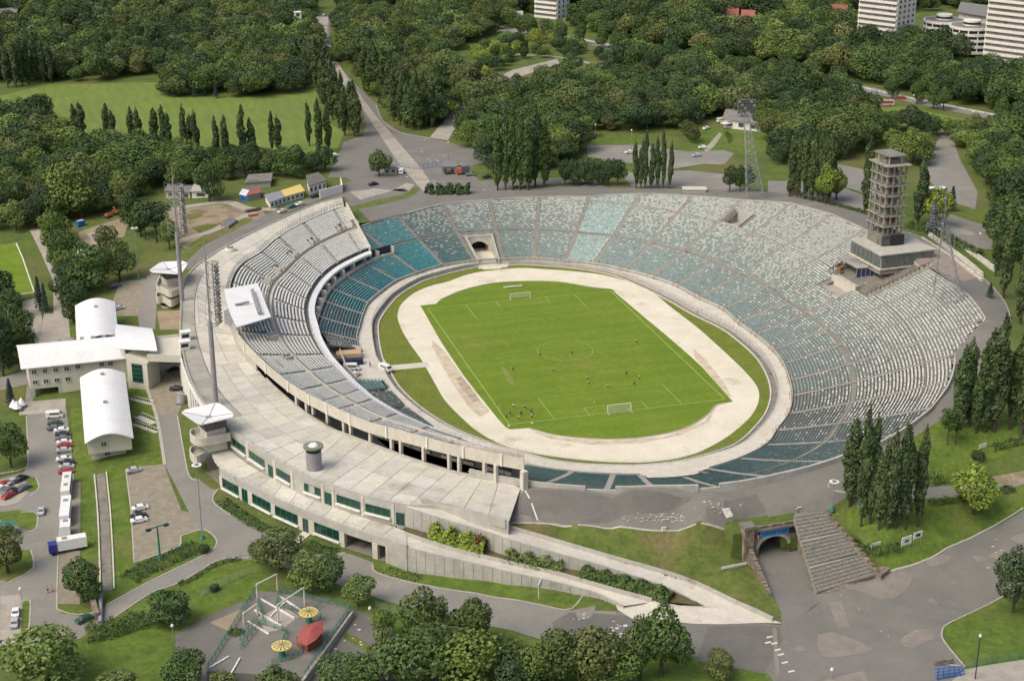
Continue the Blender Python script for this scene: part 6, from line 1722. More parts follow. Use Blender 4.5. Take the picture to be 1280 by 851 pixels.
row = [(97,175,44),(104,176,44),(134,176,44),(141,177,42),(166,180,50),(174,182,46),(195,184,46),(206,188,54),(212,188,46),(232,196,60),(239,192,54),(246,195,60),(272,205,68),(282,208,60),(303,204,66),(316,203,60),(340,190,52),(349,190,48),(387,183,54),(399,192,66),(410,190,60)]
cl_ = {}
for k, (x, b, h_) in enumerate(row):
    c_ = [q for q in range(9) if (120,150,180,220,255,295,325,365,999)[q] > x][0]; cl_.setdefault(c_, []).append(k)
for c_, ks in cl_.items():
    for n_i, k in enumerate(ks):
        x, b, h_ = row[k]; pos = ('left','right') if len(ks) == 2 else ('left','middle','right')
        T('poplar', x, b, h_*tr_r.uniform(.92,1.1), 10.5*tr_r.uniform(.85,1.2), POP, '%s poplar in the %s cluster from the left across the mown field' % (pos[n_i], ('first','second','third','fourth','fifth','sixth','seventh','eighth','ninth')[c_]), 'slender poplars in a row across the mown field')
for k, (x, b) in enumerate([(398,112),(405,122),(412,132),(420,142),(428,153),(436,163),(443,171),(431,170),(424,160),(416,150),(408,140),(402,130),(447,172),(440,158)]):
    T('poplar', x, b, 62, 13, POP, 'poplar in the dense belt west of the central path', 'dense poplars west of the central path')
for k, (x, b) in enumerate([(455,113),(463,116),(471,119),(478,120),(466,108),(492,152),(500,157),(508,160),(516,163),(524,163),(532,160),(540,160),(548,150),(487,140),(505,148),(520,150)]):
    T('poplar', x, b, 60, 14, POP if k % 3 else MID, 'poplar in the grove east of the central path', 'dense poplars east of the central path')
for k, (x, b) in enumerate([(10,110),(20,110),(28,108),(36,106),(45,104),(55,104),(64,104)]):
    T('poplar', x, b, 56, 12, POP, 'poplar in the dark belt left of the mown field, number %s from the left' % 'one two three four five six seven'.split()[k], 'poplars left of the mown field')
for k, (x, b, h_) in enumerate([(204,117,17),(211,120,20),(219,121,21),(227,120,19),(244,121,16),(256,120,15),(270,123,18)]):
    T('conifer', x, b, h_, 9, BLU, 'blue spruce at the top edge of the mown field, number %s from the left' % 'one two three four five six seven'.split()[k], 'blue spruces at the edge of the mown field')
# --- filling woods
def wpoly(pts): return [g(*q).xy for q in pts]
WOODS = [
 ([(66,104),(110,102),(200,97),(215,123),(320,123),(345,119),(388,112),(400,60),(393,18),(372,-12),(-60,-12),(-60,104)], 8.6, 'wood beyond the mown field', (DKG,MID,DKG,LIT,OLV,MID), 12.5),
 ([(420,20),(640,10),(650,34),(600,50),(560,66),(575,100),(600,105),(590,125),(560,150),(535,165),(500,158),(470,124),(447,100),(425,60)], 8.6, 'grove between the central path and the branch road', (MID,DKG,LIT,MID,OLV), 11.5),
 ([(570,178),(600,128),(640,112),(690,104),(740,100),(800,98),(850,128),(868,150),(852,165),(735,164),(732,195),(700,215),(610,218),(600,195)], 8.2, 'grove north of the outer road', (DKG,MID,MID,LIT,DKG,OLV), 11.5),
 ([(640,-15),(1060,-15),(1065,30),(1066,99),(1000,91),(860,70),(800,58),(760,45),(700,34),(650,22)], 9.0, 'wood beyond the avenue', (DKG,MID,DKG,MID,OLV,LIT), 14.5),
 ([(1066,48),(1150,60),(1240,92),(1300,110),(1300,150),(1250,140),(1145,119),(1066,100)], 8.5, 'tree belt in front of the apartment blocks', (DKG,MID,DKG,MID), 14),
 ([(760,82),(860,94),(1000,122),(1050,128),(1100,158),(1104,190),(1060,196),(1000,215),(962,200),(940,160),(900,148),(868,150),(850,128),(800,95)], 8.6, 'wood west of the judges tower', (DKG,MID,DKG,LIT,MID,OLV), 12.5),
 ([(790,72),(860,84),(1000,100),(1056,108),(1050,126),(1000,120),(860,94),(780,84)], 8.5, 'trees hiding the middle of the avenue', (MID,DKG,LIT,MID), 12),
 ([(1104,150),(1160,160),(1163,190),(1150,210),(1112,200)], 8.0, 'clump beside the grey road', (MID,LIT,DKG), 9),
 ([(1200,180),(1300,150),(1300,255),(1245,250),(1225,240),(1205,205)], 8.0, 'clump at the right edge above the east road', (LIT,MID,DKG,LIT), 11),
 ([(1245,255),(1300,250),(1300,345),(1262,340),(1245,300)], 7.5, 'dark clump at the right edge', (DKG,MID,DKG), 14),
 ([(1150,155),(1250,170),(1300,160),(1300,185),(1245,180),(1200,178)], 9, 'bushes beside the avenue', (LIT,MID,YEL), 7),
 ([(-40,150),(60,152),(76,180),(110,190),(240,203),(258,236),(215,243),(180,248),(150,262),(110,268),(95,285),(60,290),(30,288),(-40,290)], 8.2, 'wood south of the mown field', (DKG,MID,DKG,MID,OLV,LIT), 12),
 ([(262,203),(330,208),(415,206),(412,218),(378,228),(330,222),(300,230),(262,225)], 7.5, 'trees behind the yellow hut', (DKG,OLV,MID), 10),
 ([(60,292),(84,300),(100,340),(104,375),(90,400),(84,395),(80,350),(64,315)], 7.0, 'trees between park path and bare ground', (MID,DKG,LIT,MID), 9.5),
 ([(-40,376),(0,376),(26,380),(28,420),(36,450),(-40,470)], 8.0, 'trees left of the office', (MID,DKG), 10),
 ([(400,62),(425,60),(424,80),(410,84)], 6, 'shrubs at the head of the central path', (LIT,MID), 5),
 ([(598,60),(700,50),(760,74),(760,84),(690,72),(640,80),(600,100),(580,100)], 11, 'scattered trees by the branch road', (MID,LIT,DKG,YEL), 8),
 ([(852,150),(870,158),(868,190),(856,170)], 7, 'trees by the outer lawn', (OLV,MID), 8),
 ([(425,-40),(640,-40),(640,8),(425,18)], 9.0, 'wood at the top of the view', (DKG,MID,DKG), 13),
 ([(1060,-30),(1320,-30),(1320,14),(1235,12),(1150,16),(1065,14)], 9, 'wood behind the apartment blocks', (DKG,MID,DKG), 10),
 ([(-60,-60),(1300,-60),(1300,-14),(-60,-14)], 17, 'wood on the horizon', (DKG,MID,DKG), 15),
]
for k, (x, b) in enumerate([(650,44),(660,46),(665,47),(683,50),(700,52),(725,56),(752,60),(770,62),(780,64),(1115,124),(1146,130),(1166,136),(1179,138),(1250,152)]):
    T('broad', x, b, 26 if x < 900 else 30, 20, MID, 'small roadside tree along the avenue, number %s from the left' % ('one two three four five six seven eight nine ten eleven twelve thirteen fourteen'.split()[k]), 'small roadside trees along the avenue')
CLR = [(g(*q[:2]).x, g(*q[:2]).y, q[2]) for q in ((373,38,9),(372,44,11),(372,50,10),(10,27,16),(12,34,16),(15,87,9),(925,36,14),(1043,30,16),(650,33,8),(690,24,22),(694,36,16),(1180,84,13),(1205,92,14),(1195,100,10),(925,34,20),(926,44,18))]
cand = []
wr = random.Random(5)
for poly_, sp, nm, cols, hm in WOODS:
    if hm > 8.5: sp *= 1.12; hm *= 1.03
    W_ = wpoly(poly_); xs = [p[0] for p in W_]; ys = [p[1] for p in W_]
    y = min(ys); r_ = 0
    while y < max(ys):
        x = min(xs)+(sp/2 if r_ % 2 else 0)
        while x < max(xs):
            px_, py_ = x+wr.uniform(-.36,.36)*sp, y+wr.uniform(-.36,.36)*sp
            if inside(W_, px_, py_) and wr.random() < .96 and not any((px_-q[0])**2+(py_-q[1])**2 < q[2]**2 for q in CLR):
                z = hz(px_, py_); X, Y = pj((px_, py_, z+hm*.5))
                if -60 < X < W+60 and Y > -60:
                    h_ = hm*wr.choice((wr.uniform(.62,.95), wr.uniform(.85,1.15), wr.uniform(1.0,1.38))); cand.append((mpp((px_,py_,z)), px_, py_, z, h_, wr.choice(cols), nm))
            x += sp
        y += sp*.87; r_ += 1
cand.sort(key=lambda c: c[0])
NIND = 180
for m_, x, y, z, h_, col, nm in cand[:NIND]:
    sp = wr.random()
    tree('broad', (x,y,z), h_, h_*wr.uniform(.82,1.1), jc(col), {0:'dark green',1:'mid green',2:'light green',3:'yellow-green',4:'olive green'}[[DKG,MID,LIT,YEL,OLV].index(col)]+' broadleaf tree in the '+nm, 'broadleaf trees in the '+nm)
# the rest of the woods: one mass, instanced with geometry nodes from the crowns built above
rest = cand[NIND:]
def mass(name, label, items, kinds):
    n = len(items); me = bpy.data.meshes.new(name); me.from_pydata([(c[1],c[2],c[3]) for c in items], [], [])
    rg = np.random.default_rng(4)
    def attr(nm_, tp, vals, key):
        a = me.attributes.new(nm_, tp, 'POINT'); a.data.foreach_set(key, np.asarray(vals, np.float32 if tp != 'INT' else np.int32).ravel())
    hs = np.array([c[4] for c in items]); ws = hs*rg.uniform(.85,1.28,n)
    attr('sc', 'FLOAT_VECTOR', np.stack([ws/WIDTHS['broad'], ws/WIDTHS['broad'], hs/10], 1), 'vector')
    attr('rot', 'FLOAT_VECTOR', np.stack([np.zeros(n), np.zeros(n), rg.random(n)*6.28], 1), 'vector')
    attr('tint', 'FLOAT_VECTOR', np.array([jc(c[5]) for c in items]), 'vector')
    attr('pick', 'INT', rg.integers(0, len(kinds), n), 'value')
    o = bpy.data.objects.new(name, me); link(o, None, label, 'wood', None, 'stuff')
    ng = bpy.data.node_groups.new('wood_nodes', 'GeometryNodeTree')
    ng.interface.new_socket('Geometry', in_out='INPUT', socket_type='NodeSocketGeometry'); ng.interface.new_socket('Geometry', in_out='OUTPUT', socket_type='NodeSocketGeometry')
    N_ = ng.nodes; L_ = ng.links; gi = N_.new('NodeGroupInput'); go = N_.new('NodeGroupOutput'); jo = N_.new('GeometryNodeJoinGeometry')
    def named(nm_, tp): a = N_.new('GeometryNodeInputNamedAttribute'); a.data_type = tp; a.inputs[0].default_value = nm_; return a.outputs[0]
    for i, ob in enumerate(kinds):
        oi = N_.new('GeometryNodeObjectInfo'); oi.inputs['Object'].default_value = ob; oi.inputs['As Instance'].default_value = False; oi.transform_space = 'ORIGINAL'
        sm = N_.new('GeometryNodeSetMaterial'); sm.inputs['Material'].default_value = M['leaf_far']; L_.new(oi.outputs['Geometry'], sm.inputs['Geometry'])
        cmp_ = N_.new('FunctionNodeCompare'); cmp_.data_type = 'INT'; cmp_.operation = 'EQUAL'
        ints = [s_ for s_ in cmp_.inputs if s_.type == 'INT']; L_.new(named('pick','INT'), ints[0]); ints[1].default_value = i
        ip = N_.new('GeometryNodeInstanceOnPoints'); L_.new(gi.outputs[0], ip.inputs['Points']); L_.new(cmp_.outputs[0], ip.inputs['Selection']); L_.new(sm.outputs[0], ip.inputs['Instance'])
        L_.new(named('sc','FLOAT_VECTOR'), ip.inputs['Scale']); er = N_.new('FunctionNodeEulerToRotation'); L_.new(named('rot','FLOAT_VECTOR'), er.inputs[0]); L_.new(er.outputs[0], ip.inputs['Rotation'])
        L_.new(ip.outputs[0], jo.inputs[0])
    L_.new(jo.outputs[0], go.inputs[0])
    md = o.modifiers.new('wood', 'NODES'); md.node_group = ng
    return o
src = []
for v in range(len(KINDS['broad'])):
    for o in C.objects:
        if o.type == 'MESH' and o.data == KINDS['broad'][v][0]: src.append(o); break
_jc = jc
def jc(c, s=.3): return _jc(c, s)
mass('far_woodland', 'dense mixed green woods stretching to the top of the view', rest, src)
print('trees individual', NIND, 'mass', len(rest))
# --- hedges and planted strips
def hedge(name, label, line, wd, ht, col, dens=10, cat_='hedge', lsz=.22, group=None):
    L = resample(line, .5); n = int(len(L)*dens*.9*max(1, wd)); rg = np.random.default_rng(len(L))
    idx = rg.integers(0, len(L)-1, n); base = np.array([tuple(L[i]) for i in idx]); t = np.array([tuple((L[i+1]-L[i]).normalized()) for i in idx])
    a = rg.random(n)*math.pi; r_ = .6+.4*rg.random(n); x = np.cos(a)*r_*wd/2; z = np.sin(a)*r_*ht*(.75+.5*np.sin(idx*.7)*.5+.25*rg.random(n))
    o_ = np.stack([-t[:,1], t[:,0], np.zeros(n)], 1); P = base+o_*x[:,None]+t*(rg.random(n)*.5)[:,None]; P[:,2] += z
    N = o_*np.cos(a)[:,None]+np.array([0,0,1.])*np.sin(a)[:,None]
    org = np.array(tuple(L[0])); me = leaf_mesh(name, P-org, N, lsz, rg)
    o = bpy.data.objects.new(name, me); o.location = tuple(org); o.color = (*col, 1)
    return link(o, None, label, cat_, group, None if cat_ == 'hedge' else None)
def Lg(pts, n=4): return cat([g(*q) for q in pts], n)
hedge('clipped_hedge', 'long clipped hedge behind the north-east rim', Lg([(1000,247),(1040,256),(1078,266)]), 2.2, 1.3, DKG)
hedge('clipped_hedge', 'thick green hedge behind the terraced beds by the judges tower', Lg([(1133,283),(1160,290),(1180,297),(1200,308),(1225,320)]), 5, 2.4, MID, 14)
hedge('clipped_hedge', 'low hedge strip on the outer edge of the north promenade', Lg([(640,236),(690,233),(740,229)]), 2.5, 1.0, MID)
for x0, x1, lb in ((535,541,'smallest'),(545,566,'long'),(569,587,'eastern')):
    hedge('clipped_bush', '%s dark clipped bush at the foot of the central path' % lb, [g(x0,243), g((x0+x1)/2,242), g(x1,242)], 5, 4.2, DKG, 16, 'clipped bush', .4, 'dark clipped bushes at the end of the central path')
hedge('clipped_hedge', 'low hedge beside the lawn at the right edge', Lg([(1240,562),(1260,556),(1290,550)]), 3, 1.8, MID)
hedge('clipped_hedge', 'bushes between poplar clump and path', Lg([(1160,602),(1178,598)]), 4, 3.0, LIT)
hedge('clipped_hedge', 'low hedge behind the round yellow-green tree', Lg([(1160,630),(1190,626),(1210,624)]), 2, 1.6, MID)
hedge('clipped_hedge', 'small bushes right of the yellow-green tree', Lg([(1250,615),(1266,611)]), 3, 1.6, MID)
hedge('clipped_hedge', 'shrubs behind the sign boards on the east lawn', Lg([(1062,678),(1085,690),(1110,688),(1125,684)]), 3, 2.2, MID)
hedge('clipped_hedge', 'bushes along the fence between lawn and car park road', Lg([(108,796),(140,790),(160,782),(184,776)]), 7, 3.4, MID, 10)
hedge('clipped_hedge', 'dark shrubs lining the lawn above the south road', Lg([(222,732),(245,722),(260,712),(272,706),(300,698)]), 1.6, 1.0, DKG, 7)
hedge('clipped_hedge', 'dark planting on the traffic lawn below the car park', Lg([(160,725),(180,712),(205,702),(225,693),(248,682)]), 7, 1.1, DKG, 5)
hedge('clipped_hedge', 'juniper bed under the podium windows, western part', Lg([(277,625),(300,643),(330,661),(362,672)]), 4.2, .8, MID, 9)
hedge('clipped_hedge', 'juniper bed under the podium windows, eastern part', Lg([(385,678),(400,686),(422,690)]), 4.0, .8, MID, 9)
hedge('clipped_hedge', 'low plants at the west end of the verge below the ramp wall', Lg([(482,712),(500,718),(525,723)]), 4, .7, LIT, 8)
def trough(x): 
    for i in range(len(LB)-1):
        if pj(LB[i])[0] <= x <= pj(LB[i+1])[0]: return LB[i]
    return LB[-1]
def Lt(pts, z):
    out = []
    x = pts[0][0]
    while x <= pts[-1][0]:
        for i in range(len(pa)):
            if pj(pa[i])[0] >= x: q = pa[i].lerp(Vector((pb[i].x, pb[i].y, pa[i].z)), .55); q.z = pa[i].z-.2; out.append(q); break
        x += 12
    return out
hedge('ramp_planting', 'yellow-green climbing shrubs in the trough between the ramps, western part', Lt([(530,663),(550,666),(575,673),(600,679)], [6.2,5.8,5.2,4.6]), 4.0, 4.4, YEL, 26, 'shrubs', .34)
hedge('ramp_planting', 'reddish shrub among the trough planting', Lt([(578,674),(592,678)], [5.4,5.0]), 3.0, 4.6, (.13,.065,.03), 22, 'shrubs', .35)
hedge('ramp_planting', 'scattered climbing shrubs against the trough wall, middle part', Lt([(612,684),(630,688),(655,693),(672,697)], [4.4,4.0,3.5,3.2]), 3.0, 3.4, LIT, 12, 'shrubs', .32)
hedge('ramp_planting', 'thick green hedge in the trough between the ramps, eastern part', Lt([(697,706),(730,716),(765,727),(800,738),(845,752)], [3.3,3.0,2.4,1.4,.3]), 5.0, 2.6, MID, 22, 'shrubs', .35)
for x, y, w_, col, lb in ((1000,668,16,DKG,'dark bush above the tunnel portal'),(985,653,10,MID,'small bush at the top of the bank'),(255,690,16,DKG,'dark bush on the south lawn beside the fence'),(296,800,24,MID,'green shrub beside the fairground steps'),(1222,574,18,DKG,'small dark shrub on the slope below the birches'),(612,800,14,LIT,'small shrub beside the lower road'),(268,738,14,DKG,'dark shrub by the wire fence on the south lawn')):
    T('bush', x, y, w_*.8, w_, col, lb)

# ================================================================ masts, tower, vehicles, people, small things
def mastlamp(label, foot, z0, topz, px_top):
    F = at(*foot, z0); t = thing('floodlight_mast', label, 'floodlight', F, group='floodlight masts on the west podium')
    mb = MB(); h1 = z0+(topz-z0)*.56
    mb.cyl(F, (F.x,F.y,h1), .78, 12, .66); mb.cyl((F.x,F.y,h1), (F.x,F.y,topz), .30, 10, .24); mb.cyl((F.x,F.y,topz),(F.x,F.y,topz+5),.12,6,.05); mb.build('mast_tube', M['mast'], t, smooth=False)
    # lamp rack on the stadium side
    d = Vector((.86,-.5,0)); n = Vector((.5,.86,0)); base = Vector((F.x,F.y,0))+d*2.5
    zb, zt = h1-.5, topz-2.0
    mb = MB()
    for s_ in (-1.5,1.5):
        a = base+n*s_; mb.cyl((a.x,a.y,zb),(a.x,a.y,zt),.1,5)
        a2 = base-d*1.2+n*s_; mb.cyl((a2.x,a2.y,zb),(a2.x,a2.y,zt),.08,5)
    k = 10
    for i in range(k+1):
        z = zb+(zt-zb)*i/k
        for s_ in (-1.5,1.5):
            a = base+n*s_; mb.cyl((a.x,a.y,z),(F.x+n.x*s_*.2,F.y+n.y*s_*.2,z+ (1.6 if i % 2 else -.2)),.09,4)
            a2 = a-d*1.2; mb.cyl((a.x,a.y,z),(a2.x,a2.y,z),.07,4)
        a, b = base+n*1.5, base-n*1.5; mb.cyl((a.x,a.y,z),(b.x,b.y,z),.08,4)
        # spread braces on the far side of the pole
        c = Vector((F.x,F.y,0))-d*3.2; mb.cyl((F.x,F.y,z-1.2),(c.x,c.y,z+.6),.07,4)
    c = Vector((F.x,F.y,0))-d*3.2; mb.cyl((c.x,c.y,zb-.5),(c.x,c.y,zt+.6),.06,4)
    mb.build('rack_frame', M['steel'], t, kind='stuff')
    for i in range(16):
        z = zb+.7+(zt-zb-1.2)*i/15
        for s_ in (-1.1,.0,1.1):
            q = base+n*s_+d*.3; mb = MB(); mb.cyl((q.x-d.x*.25,q.y-d.y*.25,z+.12),(q.x+d.x*.35,q.y+d.y*.35,z-.12),.34,8,.50); mb.build('floodlight_lamp', M['glass'] if (i+int(s_)) % 3 else M['steel'], t)
mastlamp('northern floodlight mast beside the canopy pavilion, lamp rack half way up', (227.7,375), 12.0, 54, None)
mastlamp('southern floodlight mast rising behind the south-west canopy, lamp rack beside the stand', (270,506), 11.6, 56, None)
def lattice(label, foot, z0, h_, w0, w1, rot, head, tone='steel', lean=(0,0), W2=3.3, H2_=3.4):
    F = at(*foot, z0); t = thing('lattice_floodlight_pylon', label, 'pylon', F, group='lattice floodlight pylons on the rim')
    cs = [Vector((math.cos(rot+k*math.pi/2), math.sin(rot+k*math.pi/2), 0)) for k in range(4)]
    mb = MB(); N = 11
    def P(k, i): f_ = i/N; r_ = w0*(1-f_)**1.25+w1*(1-(1-f_)**1.25); return F+cs[k%4]*r_+Vector((lean[0]*f_,lean[1]*f_,h_*f_))
    for k in range(4): 
        for i in range(N): mb.cyl(P(k,i), P(k,i+1), .11, 4)
    mb.build('corner_leg', M[tone], t, kind='stuff')
    mb = MB()
    for i in range(N):
        for k in range(4):
            mb.cyl(P(k,i), P(k+1,i+1), .06, 3); mb.cyl(P(k+1,i), P(k,i+1), .06, 3); mb.cyl(P(k,i+1), P(k+1,i+1), .06, 3)
    mb.build('cross_brace', M[tone], t, kind='stuff')
    # head frame with lamps
    ax = Vector((math.cos(head), math.sin(head), 0)); c = F+Vector((lean[0],lean[1],h_+2.5)); up = Vector((0,0,1))
    mb = MB()
    for i in range(7):
        f_ = -1+2*i/6; mb.cyl(c+ax*W2*f_-up*H2_, c+ax*W2*f_+up*H2_, .09, 4)
    for i in range(6):
        f_ = -1+2*i/5; mb.cyl(c-ax*W2+up*H2_*f_, c+ax*W2+up*H2_*f_, .09, 4)
    mb.build('head_frame', M[tone], t, kind='stuff')
    fn = Vector((-math.sin(head), math.cos(head), 0)); fn = fn if (Vector((0,0,0))-F).dot(fn) > 0 else -fn
    for i in range(6):
        for j in range(5):
            q = c+ax*W2*(-1+2*(i+.5)/6)+up*H2_*(-1+2*(j+.5)/5)+fn*.3; mb = MB(); mb.cyl(q-fn*.25, q+fn*.25, .3, 7, .46); mb.build('floodlight_lamp', M['glass'] if (i*5+j) % 4 else M['steel'], t)
lattice('lattice floodlight pylon behind the north rim, facing away over the trees', (944,246), 21.5, 33, 4.8, 1.2, .5, -.35, lean=(-6.5,-2))
lattice('thin lattice floodlight pylon on the east rim south of the judges tower', (1184,368), 23.2, 26, 6.0, .9, .2, 1.0, lean=(-5,-2), W2=1.5, H2_=5.0)
lattice('thin lattice pylon behind the terraced beds with its lamp head in front of the spruce', (1176,330), 23.2, 16, 3.0, 1.0, .2, 1.1) if False else None

# ---------------- judges' tower
TZ = 22.5
tw = thing('judges_tower', 'open concrete judges tower of seven skeletal storeys on a glazed plinth above the east stand', 'tower', at(1110,330,TZ))
ctr = at(1108,318,TZ)
ea = at(1143,306,TZ)-at(1098,318,TZ); ea.z = 0
ang = math.atan2(-.32, 1) 
ux = Vector((math.cos(-.08), math.sin(-.08), 0)); uy = Vector((-ux.y, ux.x, 0))
# orientation from the slab corners of the lowest open floor (left, front, right)
zf = TZ+14.0
Lc, Fc, Rc = at(1084,262.5,zf), at(1104.5,273,zf), at(1132,270,zf)
ux = (Rc-Fc); wx = ux.length; ux.normalize(); uy = Vector((-ux.y, ux.x, 0)); wy = (Lc-Fc).dot(uy); wy = abs(wy); uy = uy if (Lc-Fc).dot(uy) > 0 else -uy
wx = min(wx, 13); wy = min(max(wy, 9), 13)
def TP(x, y, z): q = Fc+ux*x+uy*y; return (q.x, q.y, z)
def tbox(nm, x0, x1, y0, y1, z0, z1, m, par=tw):
    mb = MB(); mb.add([TP(x0,y0,z0),TP(x1,y0,z0),TP(x1,y1,z0),TP(x0,y1,z0),TP(x0,y0,z1),TP(x1,y0,z1),TP(x1,y1,z1),TP(x0,y1,z1)], [(3,2,1,0),(4,5,6,7),(0,1,5,4),(1,2,6,5),(2,3,7,6),(3,0,4,7)])
    return mb.build(nm, M[m], par)
FH = 3.5
for f_ in range(7):
    z = zf+(f_-1)*FH if f_ else zf-FH
    z = zf+(f_-1)*FH
    g_ = .0 if f_ < 6 else -.6
    tbox('floor_slab', 0+g_, wx-g_, 0+g_, wy-g_, z, z+.3, 'tower')
    if f_ < 6:
        for ix in range(4):
            for iy in range(4):
                if ix in (1,2) and iy in (1,2): continue
                x, y = .7+(wx-1.4)*ix/3, .7+(wy-1.4)*iy/3
                tbox('tower_column', x-.25, x+.25, y-.25, y+.25, z+.3, z+FH, 'tower')
        for (xa, ya, xb, yb) in ((.4,.25,wx-.4,.25),(.25,.4,.25,wy-.4)):
            mb = MB()
            for h_ in (.5, 1.0): mb.cyl(TP(xa,ya,z+.45+h_), TP(xb,yb,z+.45+h_), .06, 4)
            mb.build('floor_rail', M['steel'], tw, kind='stuff')
        tbox('stair_core', wx*.42, wx*.6, wy*.40, wy*.6, z+.45, z+FH, 'conc_dark')
        tbox('stair_flight', wx*.30, wx*.38, wy*.2, wy*.7, z+.45, z+2.2, 'conc_dark')
        if f_ in (0,2,3,5): tbox('broken_partition', wx*.55, wx*.9, wy*(.3+.1*f_/2), wy*(.34+.1*f_/2), z+.45, z+2.4, ('brick','conc','conc_dark','brick')[(0,2,3,5).index(f_)])
zt = zf+5*FH+.45
tbox('roof_clutter', wx*.15, wx*.8, wy*.3, wy*.6, zt, zt+1.0, 'conc_dark'); tbox('roof_clutter', wx*.6, wx*.95, wy*.62, wy*.9, zt, zt+.8, 'brick')
for (x, y) in ((.25,.25),(.8,.25),(.25,.85),(.8,.85)): tbox('roof_post', wx*x-.15, wx*x+.15, wy*y-.15, wy*y+.15, zt, zt+2.5, 'conc_light')
tbox('roof_canopy', wx*.12, wx*.93, wy*.12, wy*1.02, zt+2.5, zt+2.8, 'grey_roof')
# lower storeys
zb = TZ+3.6
for ix in range(5):
    for iy in range(4):
        if 0 < ix < 4 and 0 < iy < 3: continue
        x, y = .7+(wx-1.4)*ix/4, .7+(wy-1.4)*iy/3
        tbox('tower_column', x-.2, x+.2, y-.2, y+.2, zb+4.2, zf-FH, 'conc_dark')
tbox('dark_storey', .6, wx-.6, .6, wy-.6, zb+.3, zb+4.2, 'conc_dark'); tbox('dark_panel', wx*.42, wx+.2, -.1, .5, zb+.4, zb+4.0, 'dark'); tbox('storey_window', .2, wx*.4, .2, .55, zb+.8, zb+3.8, 'glass')
# glazed plinth
tbox('plinth', -4.5, wx+7.5, -7.5, wy+1, TZ-3.2, zb-.1, 'tower'); tbox('plinth_roof', -5.0, wx+8.0, -8.0, wy+1.6, zb-.1, zb+.25, 'conc')
for k in range(9): 
    x = -4.2+(wx+11.4)*k/9; tbox('plinth_window', x+.15, x+(wx+11.4)/9-.15, -7.72, -7.5, TZ-.6, TZ+2.8, 'plinth_glass')
for k in range(7):
    y = -7.2+(wy+8)*k/7; tbox('plinth_window', -4.72, -4.5, y+.15, y+(wy+8)/7-.15, TZ-.6, TZ+2.8, 'plinth_glass')
tbox('plinth_ledge', -5.0, wx+8.0, -8.0, wy+1.2, TZ-1.5, TZ-1.1, 'conc_light'); tbox('side_steps', wx+7.5, wx+10.5, -6, -2, TZ-3.2, TZ-.5, 'conc_light')
# substructure filling the cut in the stand
mb = MB()
cu_ = [bp(11.85, 35.5), bp(11.85, 57), bp(13.5, 57), bp(13.5, 35.5)]
V4 = [(cu_[0].x,cu_[0].y,11.0),(cu_[1].x,cu_[1].y,TZ-.1),(cu_[2].x,cu_[2].y,TZ-.1),(cu_[3].x,cu_[3].y,11.0)]
steps = 14
for k in range(steps):
    a, b = k/steps, (k+1)/steps; z = 13.2+(TZ-14.0)*b
    p = [cu_[0].lerp(cu_[1],a), cu_[3].lerp(cu_[2],a), cu_[3].lerp(cu_[2],b), cu_[0].lerp(cu_[1],b)]
    mb.prism([(q.x,q.y) for q in p], z-4, z)
mb.build('stepped_base', M['conc_dark'], tw)
for u_, lab in ((11.85,'base_side_wall'),(13.5,'base_side_wall')):
    pl = [bp(u_, L) for L in np.arange(35.5, 59 if u_ > 13 else 45, 1.5)]
    mb = MB(); mb.wall([q.xy for q in pl], .6, [q.z-3.5 for q in pl], [q.z+1.0 for q in pl]); mb.build(lab, M['conc'], tw)
    mb = MB()
    for q, q2 in zip(pl, pl[1:]):
        mb.cyl((q.x,q.y,q.z+1),(q.x,q.y,q.z+2.4),.2,4); mb.cyl((q.x,q.y,q.z+2.4),(q2.x,q2.y,q2.z+2.4),.22,4)
    mb.build('base_balustrade', M['stone'], tw, kind='stuff')
# tribune of honour: ribbed lean-to roof above dark glass
za = 16.0
q0, q1, q2, q3 = at(1047,322,20.0), at(1071,311,22.0), at(1105,333,21.0), at(1071,335,19.0)
mb = MB(); mb.add([tuple(q) for q in (q0,q1,q2,q3)]+[tuple(offz(q,-.3)) for q in (q0,q1,q2,q3)], [(0,1,2,3),(7,6,5,4),(0,4,5,1),(1,5,6,2),(2,6,7,3),(3,7,4,0)]); mb.build('lean_to_roof', M['grey_roof'], tw)
for k in range(9):
    a, b = q0.lerp(q3, (k+.5)/9), q1.lerp(q2, (k+.5)/9); mb = MB(); mb.cyl(offz(a,.1), offz(b,.1), .14, 4); mb.build('roof_rib', M['conc_light'], tw)
a, b = offz(q3,-.4), offz(q2,-.4); mb = MB(); mb.add([(a.x,a.y,a.z),(b.x,b.y,a.z+1.5),(b.x,b.y,14.5),(a.x,a.y,14.5)], [(0,1,2,3)]); mb.build('tribune_glazing', M['navy'], tw)
for k in range(7):
    q = a.lerp(b, k/6); mb = MB(); mb.cyl((q.x,q.y-.3,14.4),(q.x,q.y-.3,a.z+.6),.12,4); mb.build('glazing_mullion', M['steel'], tw)
fr = [at(1040,346,14.6), at(1069,362,14.6), at(1098,348,15.5), at(1064,334,15.5)]
mb = MB(); mb.prism([(q.x,q.y) for q in fr], 9.5, 14.6); mb.build('tribune_terrace', M['conc'], tw)
mb = MB(); mb.wall([q.xy for q in fr[:3]], .4, 12, 15.7); mb.build('tribune_parapet', M['conc_light'], tw)
fl = [at(1028,357,12.3), at(1048,372,12.3), at(1068,364,12.3), at(1040,349,12.3)]
mb = MB(); mb.prism([(q.x,q.y) for q in fl], 8.5, 12.3); mb.build('pale_landing', M['path'], tw)
for (x,y) in ((1047,332),(1050,337),(1054,333)):
    P = at(x,y,16.5); mb = MB(); mb.box((P.x,P.y,16.8), (2.5,1.2,1.2), x); mb.build('broken_block', M['brick'] if x == 1050 else M['stone'], tw)
